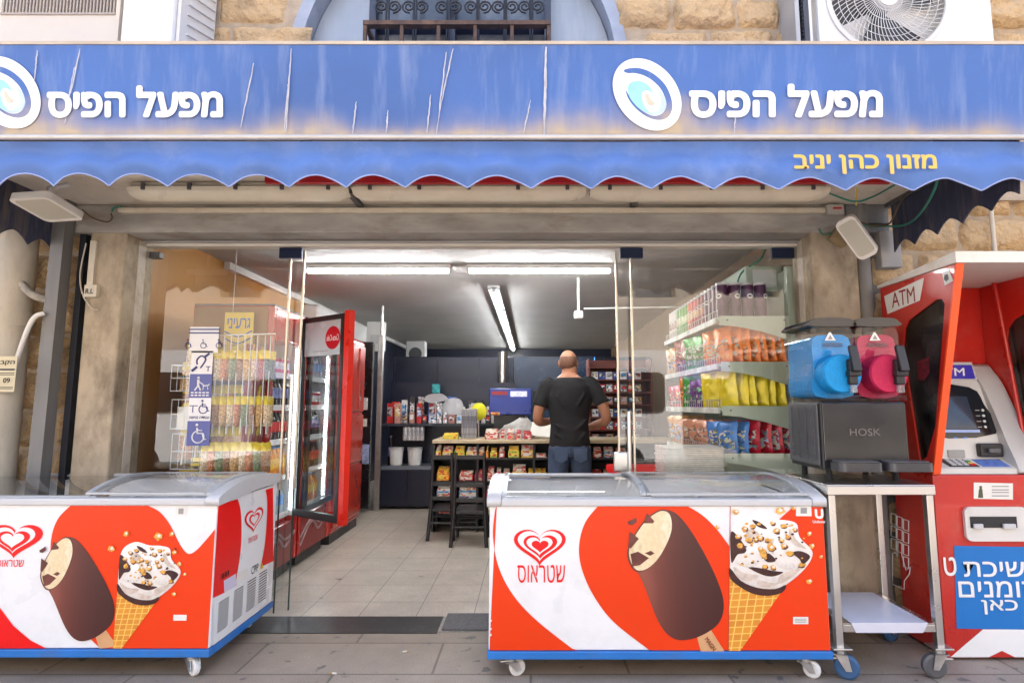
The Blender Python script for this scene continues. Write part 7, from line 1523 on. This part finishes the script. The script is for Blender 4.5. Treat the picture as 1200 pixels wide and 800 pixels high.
# white pegs with clear packets in front
pgm = MB(); zt_ = at(280, 393, 3.48).z
pg = thing('peg_bar', 'white peg bar holding clear hanging packets behind the left window', 'peg bar', (at(275, 393, 3.47).x, 3.47, zt_))
a, b = at(246, 393, 3.47), at(322, 393, 3.47)
MB().tube([(a.x, 3.475, zt_), (b.x, 3.475, zt_ + .01)], .005, 6).build('bar', M_white, pg)
hk = MB()
M_cel = glass('cellophane', (.97, .97, .96), .03, .12, .03)
clm = MB(); o = 3
for sg_ in (1, -1):
    clm.grid(6, 12, lambda u, v: ((u - .5) * .035 * (1 - .2 * v), -sg_ * .012 * math.sin(math.pi * u) + .004 * noise.noise(Vector((u * 4, v * 6, sg_))), -v * .62))
clm.box(-.002, .002, -.016, -.012, -.6, 0, 1)
hpk = clm.mesh('hanging_packet', [M_cel, M_white])
for k in range(10):
    x = a.x + .015 + (b.x - a.x - .03) * k / 9; place(hpk, 'hanging_packet', (x, 3.472, zt_ - .004), (0, 0, R(random.uniform(-20, 20))), 'clear hanging packet strip with a white edge on the peg bar', 'packet', 'clear packets on the peg bar')
for r in range(3):
    zt2 = at(280, (405, 458, 512)[r], 3.47).z
    for k in range(9):
        x = a.x + .02 + (b.x - a.x - .04) * k / 8
        place(NB[(r * 3 + k) % 5], 'nut_pack', (x, 3.478, zt2 - .215), (0, 0, R(62 + random.uniform(-14, 14))), f'slim nut pack hung nearly edge on in the {("top", "middle", "lowest")[r]} row behind the left window', 'nut pack', f'hung nut packs in the {("top", "middle", "lowest")[r]} row', (.62, .8, .92))
# wire baskets at the rack's left end
for i, (y0_, y1_, lb) in enumerate(((428, 458, 'top wire basket holding orange tipped packets left of the stickers'), (468, 502, 'middle wire basket with a white card left of the stickers'), (508, 549, 'lowest wire basket full of clear packets left of the stickers'))):
    A, B = at(203, y1_, 3.5), at(222 + i * 3, y0_, 3.5); wb = thing('wire_basket', lb, 'basket', ((A.x + B.x) / 2, 3.5, A.z)); w_ = MB()
    for z in (A.z, (A.z + B.z) / 2, B.z): w_.tube([(A.x, 3.47, z), (B.x + .1, 3.47, z), (B.x + .1, 3.6, z), (A.x, 3.6, z), (A.x, 3.47, z)], .003, 5)
    for k in range(6): x = A.x + (B.x + .1 - A.x) * k / 5; w_.tube([(x, 3.47, B.z), (x, 3.47, A.z), (x, 3.6, A.z), (x, 3.6, B.z)], .0022, 5)
    w_.build('wire', M_shelf, wb)
    for k in range(3): place(hpk if i == 2 else NB[k], 'packet', (A.x + .05 + k * .065, 3.53, A.z + (.004 if i != 2 else .2)), (R(-8), 0, R(20 * k)), f'packet standing in the {("top", "middle", "lowest")[i]} wire basket', 'packet', f'packets in the {("top", "middle", "lowest")[i]} wire basket', (.6, .6, .9) if i != 2 else (1.6, 1, .3))
A = at(214, 490, 3.49); single(MB().box(A.x - .04, A.x + .04, 3.498, 3.504, A.z - .07, A.z + .07), 'white_card', M_white, 'blank white card standing in the middle wire basket', 'card', (A.x, 3.5, A.z - .07))
# yellow hanging sign
a, b = at(262, 404, 3.74), at(298, 366, 3.74); ys_ = thing('hanging_sign', 'yellow sign with blue Hebrew word above the nut rack', 'sign', ((a.x + b.x) / 2, 3.74, a.z))
MB().box(a.x, b.x, 3.735, 3.743, a.z, b.z, b=.001).build('board', mat('sign_yellow', (.80, .60, .06), .4, var=.08), ys_)
lettering('גרעיני', 'lettering', mat('sign_blue_ink', (.03, .12, .5), .4), ys_, (a.x + .02, 3.7345, (a.z + b.z) / 2 + .0), X3, Z3, b.x - a.x - .04, .07, .01, 0, True)
wv = MB()
for k in range(2): wv.tube(spline([(a.x + .005, 3.7335, (a.z + b.z) / 2 - .02 - k * .045), (a.x + (b.x - a.x) * .5, 3.7335, (a.z + b.z) / 2 - .055 - k * .045), (b.x - .005, 3.7335, (a.z + b.z) / 2 - .015 - k * .045)], 6), .005, 6)
wv.build('wave_stripe', MATS['sign_blue_ink'], ys_); MB().cyl((a.x + .05, 3.739, b.z), (a.x + .05, 3.739, CEIL), .002, n=6).build('hanger', M_zinc, ys_)
# vent hood / white panel high in the right window, cable
q = at(915, 345, 3.9); rw = thing('wall_unit', 'pale cabinet high in the right window corner', 'cabinet', (1.62, 4.1, 2.0)); MB().box(1.46, RX - .01, 3.75, 4.6, 1.98, 2.16, b=.01).build('body', M_mint, rw); MB().cbox((1.585, 3.746, 2.07), (.16, .006, .12), None, 0, .002).build('cover', M_white, rw)
q = at(1, 1, 4)
single(MB().tube(spline([(1.6, 3.7, 2.33), (1.55, 3.7, 2.2), (1.45, 3.8, 2.12), (1.44, 3.9, 2.0)], 6), .006, 6), 'green_cable', M_green, 'green cable hanging in the right window corner', 'cable', (1.5, 3.8, 2.2))
# ------------------------------------------------------------------ the man at the counter
px = at(667, 440, 5.15).x; PY = 5.15
man = thing('person', 'bald man in a black shirt and blue jeans standing with his back turned', 'person', (px, PY, 0))
M_skin = mat('skin', (.46, .215, .125), .5, var=.08, vs=8); M_skin.node_tree.nodes['Principled BSDF'].inputs['Subsurface Weight'].default_value = .06
M_tee = mat('black_cotton', (.010, .010, .012), .85, var=.25, vs=4, bump=.6, bs=14); M_jean = mat('blue_denim', (.050, .080, .150), .85, var=.35, vs=5, bump=.4, bs=120)
def ring(mb, secs, n=20, cap=True):
    """loft through elliptical sections: (centre, rx, ry, axis)"""
    vs = []
    for c, rx, ry, ax in secs:
        c = Vector(c); ax = Vector(ax).normalized(); x = (X3 - ax * ax.x).normalized() if abs(ax.x) < .9 else (Z3 - ax * ax.z).normalized(); y = ax.cross(x)
        vs += [c + x * rx * math.cos(2 * math.pi * i / n) + y * ry * math.sin(2 * math.pi * i / n) for i in range(n)]
    k = len(secs); fs = [(q * n + i, q * n + (i + 1) % n, (q + 1) * n + (i + 1) % n, (q + 1) * n + i) for q in range(k - 1) for i in range(n)]
    if cap: fs += [list(range(n))[::-1], list(range((k - 1) * n, k * n))]
    return mb.add(vs, fs, 0, True)
def P(x, y, z): return Vector((px + x, PY + y, z))
def limb(mb, pts, rad, n=16):
    pts = [Vector(p) for p in pts]; sp_ = spline(pts, 5); rr = spline([Vector((r, 0, 0)) for r in rad], 5); return mb.tube(sp_, [max(.004, q.x) for q in rr], n)
def torso(mb, g=0.0, z0=.84, z1=1.52):
    prof = [(.80, .165, .115, .0), (.88, .172, .122, .0), (.95, .165, .115, .0), (1.04, .158, .108, .005), (1.12, .168, .112, .01), (1.22, .186, .122, .012), (1.32, .198, .122, .012), (1.39, .196, .108, .012), (1.435, .165, .085, .012), (1.465, .115, .072, .015), (1.50, .072, .066, .018), (1.55, .055, .058, .022)]
    ring(mb, [(P(0, dy, z), rx + g, ry + g, Z3) for z, rx, ry, dy in prof if z0 <= z <= z1], 28)
sh = {-1: (P(-.19, .01, 1.385), P(-.265, -.005, 1.21), P(-.285, .03, 1.085), P(-.225, .18, 1.06), P(-.15, .285, 1.07)), 1: (P(.19, .01, 1.402), P(.29, -.03, 1.23), P(.328, -.01, 1.09), P(.262, .13, 1.035), P(.19, .25, 1.01))}
b = MB(); torso(b, 0, .80, 1.6)
for s_ in (-1, 1):
    q = sh[s_]; b.ball(P(s_ * .165, .012, 1.385), (.07, .068, .065)); limb(b, q, [.060, .052, .045, .040, .028])
    w_ = q[4]; d = (q[4] - q[3]).normalized(); side_ = Vector((d.y, -d.x, 0)).normalized() * s_
    pc = w_ + d * .05; limb(b, [w_ - d * .01, w_ + d * .04, w_ + d * .085], [.028, .036, .034], 14)
    for j, (o_, L_) in enumerate(((-.030, .060), (-.010, .072), (.011, .067), (.031, .052))):
        r0 = w_ + d * .08 + side_ * o_ ; limb(b, [r0, r0 + d * L_ * .5 - Z3 * .008, r0 + d * L_ * .85 - Z3 * .03, r0 + d * L_ * .8 - Z3 * .05], [.0095, .0092, .0085, .0075], 10)
    t0 = w_ + d * .03 - side_ * .034; limb(b, [t0, t0 + d * .03 - side_ * .018 - Z3 * .005, t0 + d * .062 - side_ * .012 - Z3 * .018], [.013, .011, .009], 10)
    hx = s_ * .092
    limb(b, [P(hx, .0, .86), P(hx + s_ * .012, .01, .66), P(hx + s_ * .014, .012, .48), P(hx + s_ * .018, -.012, .32), P(hx + s_ * .02, -.01, .12), P(hx + s_ * .02, -.005, .06)], [.092, .084, .060, .056, .040, .042])
    limb(b, [P(hx + s_ * .02, -.05, .04), P(hx + s_ * .03, .06, .045), P(hx + s_ * .04, .15, .03)], [.036, .04, .03])
# head turned slightly down to the counter: skull, jaw, nose, ears
hd = P(-.006, .034, 1.616); b.ball(hd, (.082, .102, .104), 22, 16); b.ball(hd + Vector((0, .022, -.055)), (.066, .08, .07), 18, 12); limb(b, [P(.004, .02, 1.47), P(.008, .022, 1.56)], [.068, .066])
b.ball(hd + Vector((0, -.035, -.075)), (.05, .045, .05))
limb(b, [hd + Vector((0, .092, .0)), hd + Vector((0, .112, -.028)), hd + Vector((0, .096, -.036))], [.008, .013, .009], 10)
for s_ in (-1, 1):
    b.ball(hd + Vector((s_ * .083, .0, -.018)), (.011, .022, .034), 12, 10); b.ball(hd + Vector((s_ * .030, .080, .004)), (.014, .012, .010), 10, 8)
b.ball(hd + Vector((0, .088, -.060)), (.024, .010, .009), 12, 8)
bo = b.build('body', M_skin, man)
def solid(o, vox, sm=6):
    r = o.modifiers.new('remesh', 'REMESH'); r.mode = 'VOXEL'; r.voxel_size = vox; r.use_smooth_shade = True
    s_ = o.modifiers.new('smooth', 'SMOOTH'); s_.iterations = sm; s_.factor = .5
solid(bo, .0055, 4)
t_ = MB(); torso(t_, .014, .85, 1.47); ring(t_, [(P(0, .0, .845), .186, .135, Z3), (P(0, .0, .90), .182, .132, Z3), (P(0, .0, 1.0), .174, .124, Z3)], 28)
for s_ in (-1, 1):
    q = sh[s_]; t_.ball(P(s_ * .165, .012, 1.388), (.082, .078, .074)); limb(t_, [P(s_ * .16, .012, 1.40), q[0] + Vector((s_ * .005, 0, -.0)), q[0].lerp(q[1], .55) + Vector((s_ * .008, 0, 0)), q[1].lerp(q[2], .05)], [.074, .076, .070, .070])
rndp = random.Random(3)
for (x0, z0_, x1, z1_) in ((-.16, 1.06, .02, .97), (.15, 1.10, .03, .98), (-.15, .97, .0, .90), (.14, .98, .05, .89), (-.12, 1.30, -.03, 1.18), (.13, 1.32, .05, 1.2)):   # drag folds towards the waist
    t_.tube(spline([P(x0, -.100, z0_), P((x0 + x1) / 2, -.113, (z0_ + z1_) / 2 - .008), P(x1, -.108, z1_)], 5), [.006] + [.013] * 9 + [.006], 8)
to = t_.build('shirt', M_tee, man); solid(to, .008, 14)
hr = MB(); hr.grid(26, 10, lambda u, v: hd + Vector((.0835 * math.cos(math.pi * (1.0 + u) + .0) * math.cos(-.75 + 1.15 * v) , .1035 * math.sin(math.pi * (1.0 + u)) * math.cos(-.75 + 1.15 * v), .1055 * math.sin(-.75 + 1.15 * v))))
hr.build('stubble', mat('hair_stubble', (.20, .095, .06), .7, var=.35, vs=60, bump=.3, bs=200), man)
j_ = MB()
ring(j_, [(P(0, .0, .90), .170, .122, Z3), (P(0, -.004, .86), .176, .128, Z3), (P(0, -.008, .80), .178, .132, Z3), (P(0, -.004, .76), .176, .122, Z3)], 28)
for s_ in (-1, 1):
    hx = s_ * .092; limb(j_, [P(hx, -.006, .84), P(hx + s_ * .012, .005, .66), P(hx + s_ * .014, .01, .48), P(hx + s_ * .018, -.010, .32), P(hx + s_ * .02, -.008, .14), P(hx + s_ * .02, -.005, .055)], [.100, .094, .076, .070, .064, .066]); j_.ball(P(s_ * .085, -.055, .80), (.085, .075, .09))
jo = j_.build('jeans', M_jean, man); solid(jo, .008, 6)
for s_ in (-1, 1):
    pk = MB(); yb = -.150
    pk.prism([(-.058, .05), (.058, .05), (.056, -.05), (0, -.075), (-.056, -.05)], P(s_ * .085, -.133, .79), X3, Z3, .004); pk.build('pocket', mat('denim_pocket', (.060, .095, .175), .85, var=.3, vs=6), jo)
    sh_ = MB(); hx = s_ * .112; limb(sh_, [P(hx, -.075, .045), P(hx + s_ * .01, .05, .05), P(hx + s_ * .02, .165, .035)], [.045, .05, .038]); sh_.build('shoe', M_black, man)
sm2 = MB(); sm2.tube([P(0, -.150, .865), P(0, -.150, .76)], .003, 6); sm2.build('seam', mat('denim_seam', (.03, .045, .09), .9), jo)
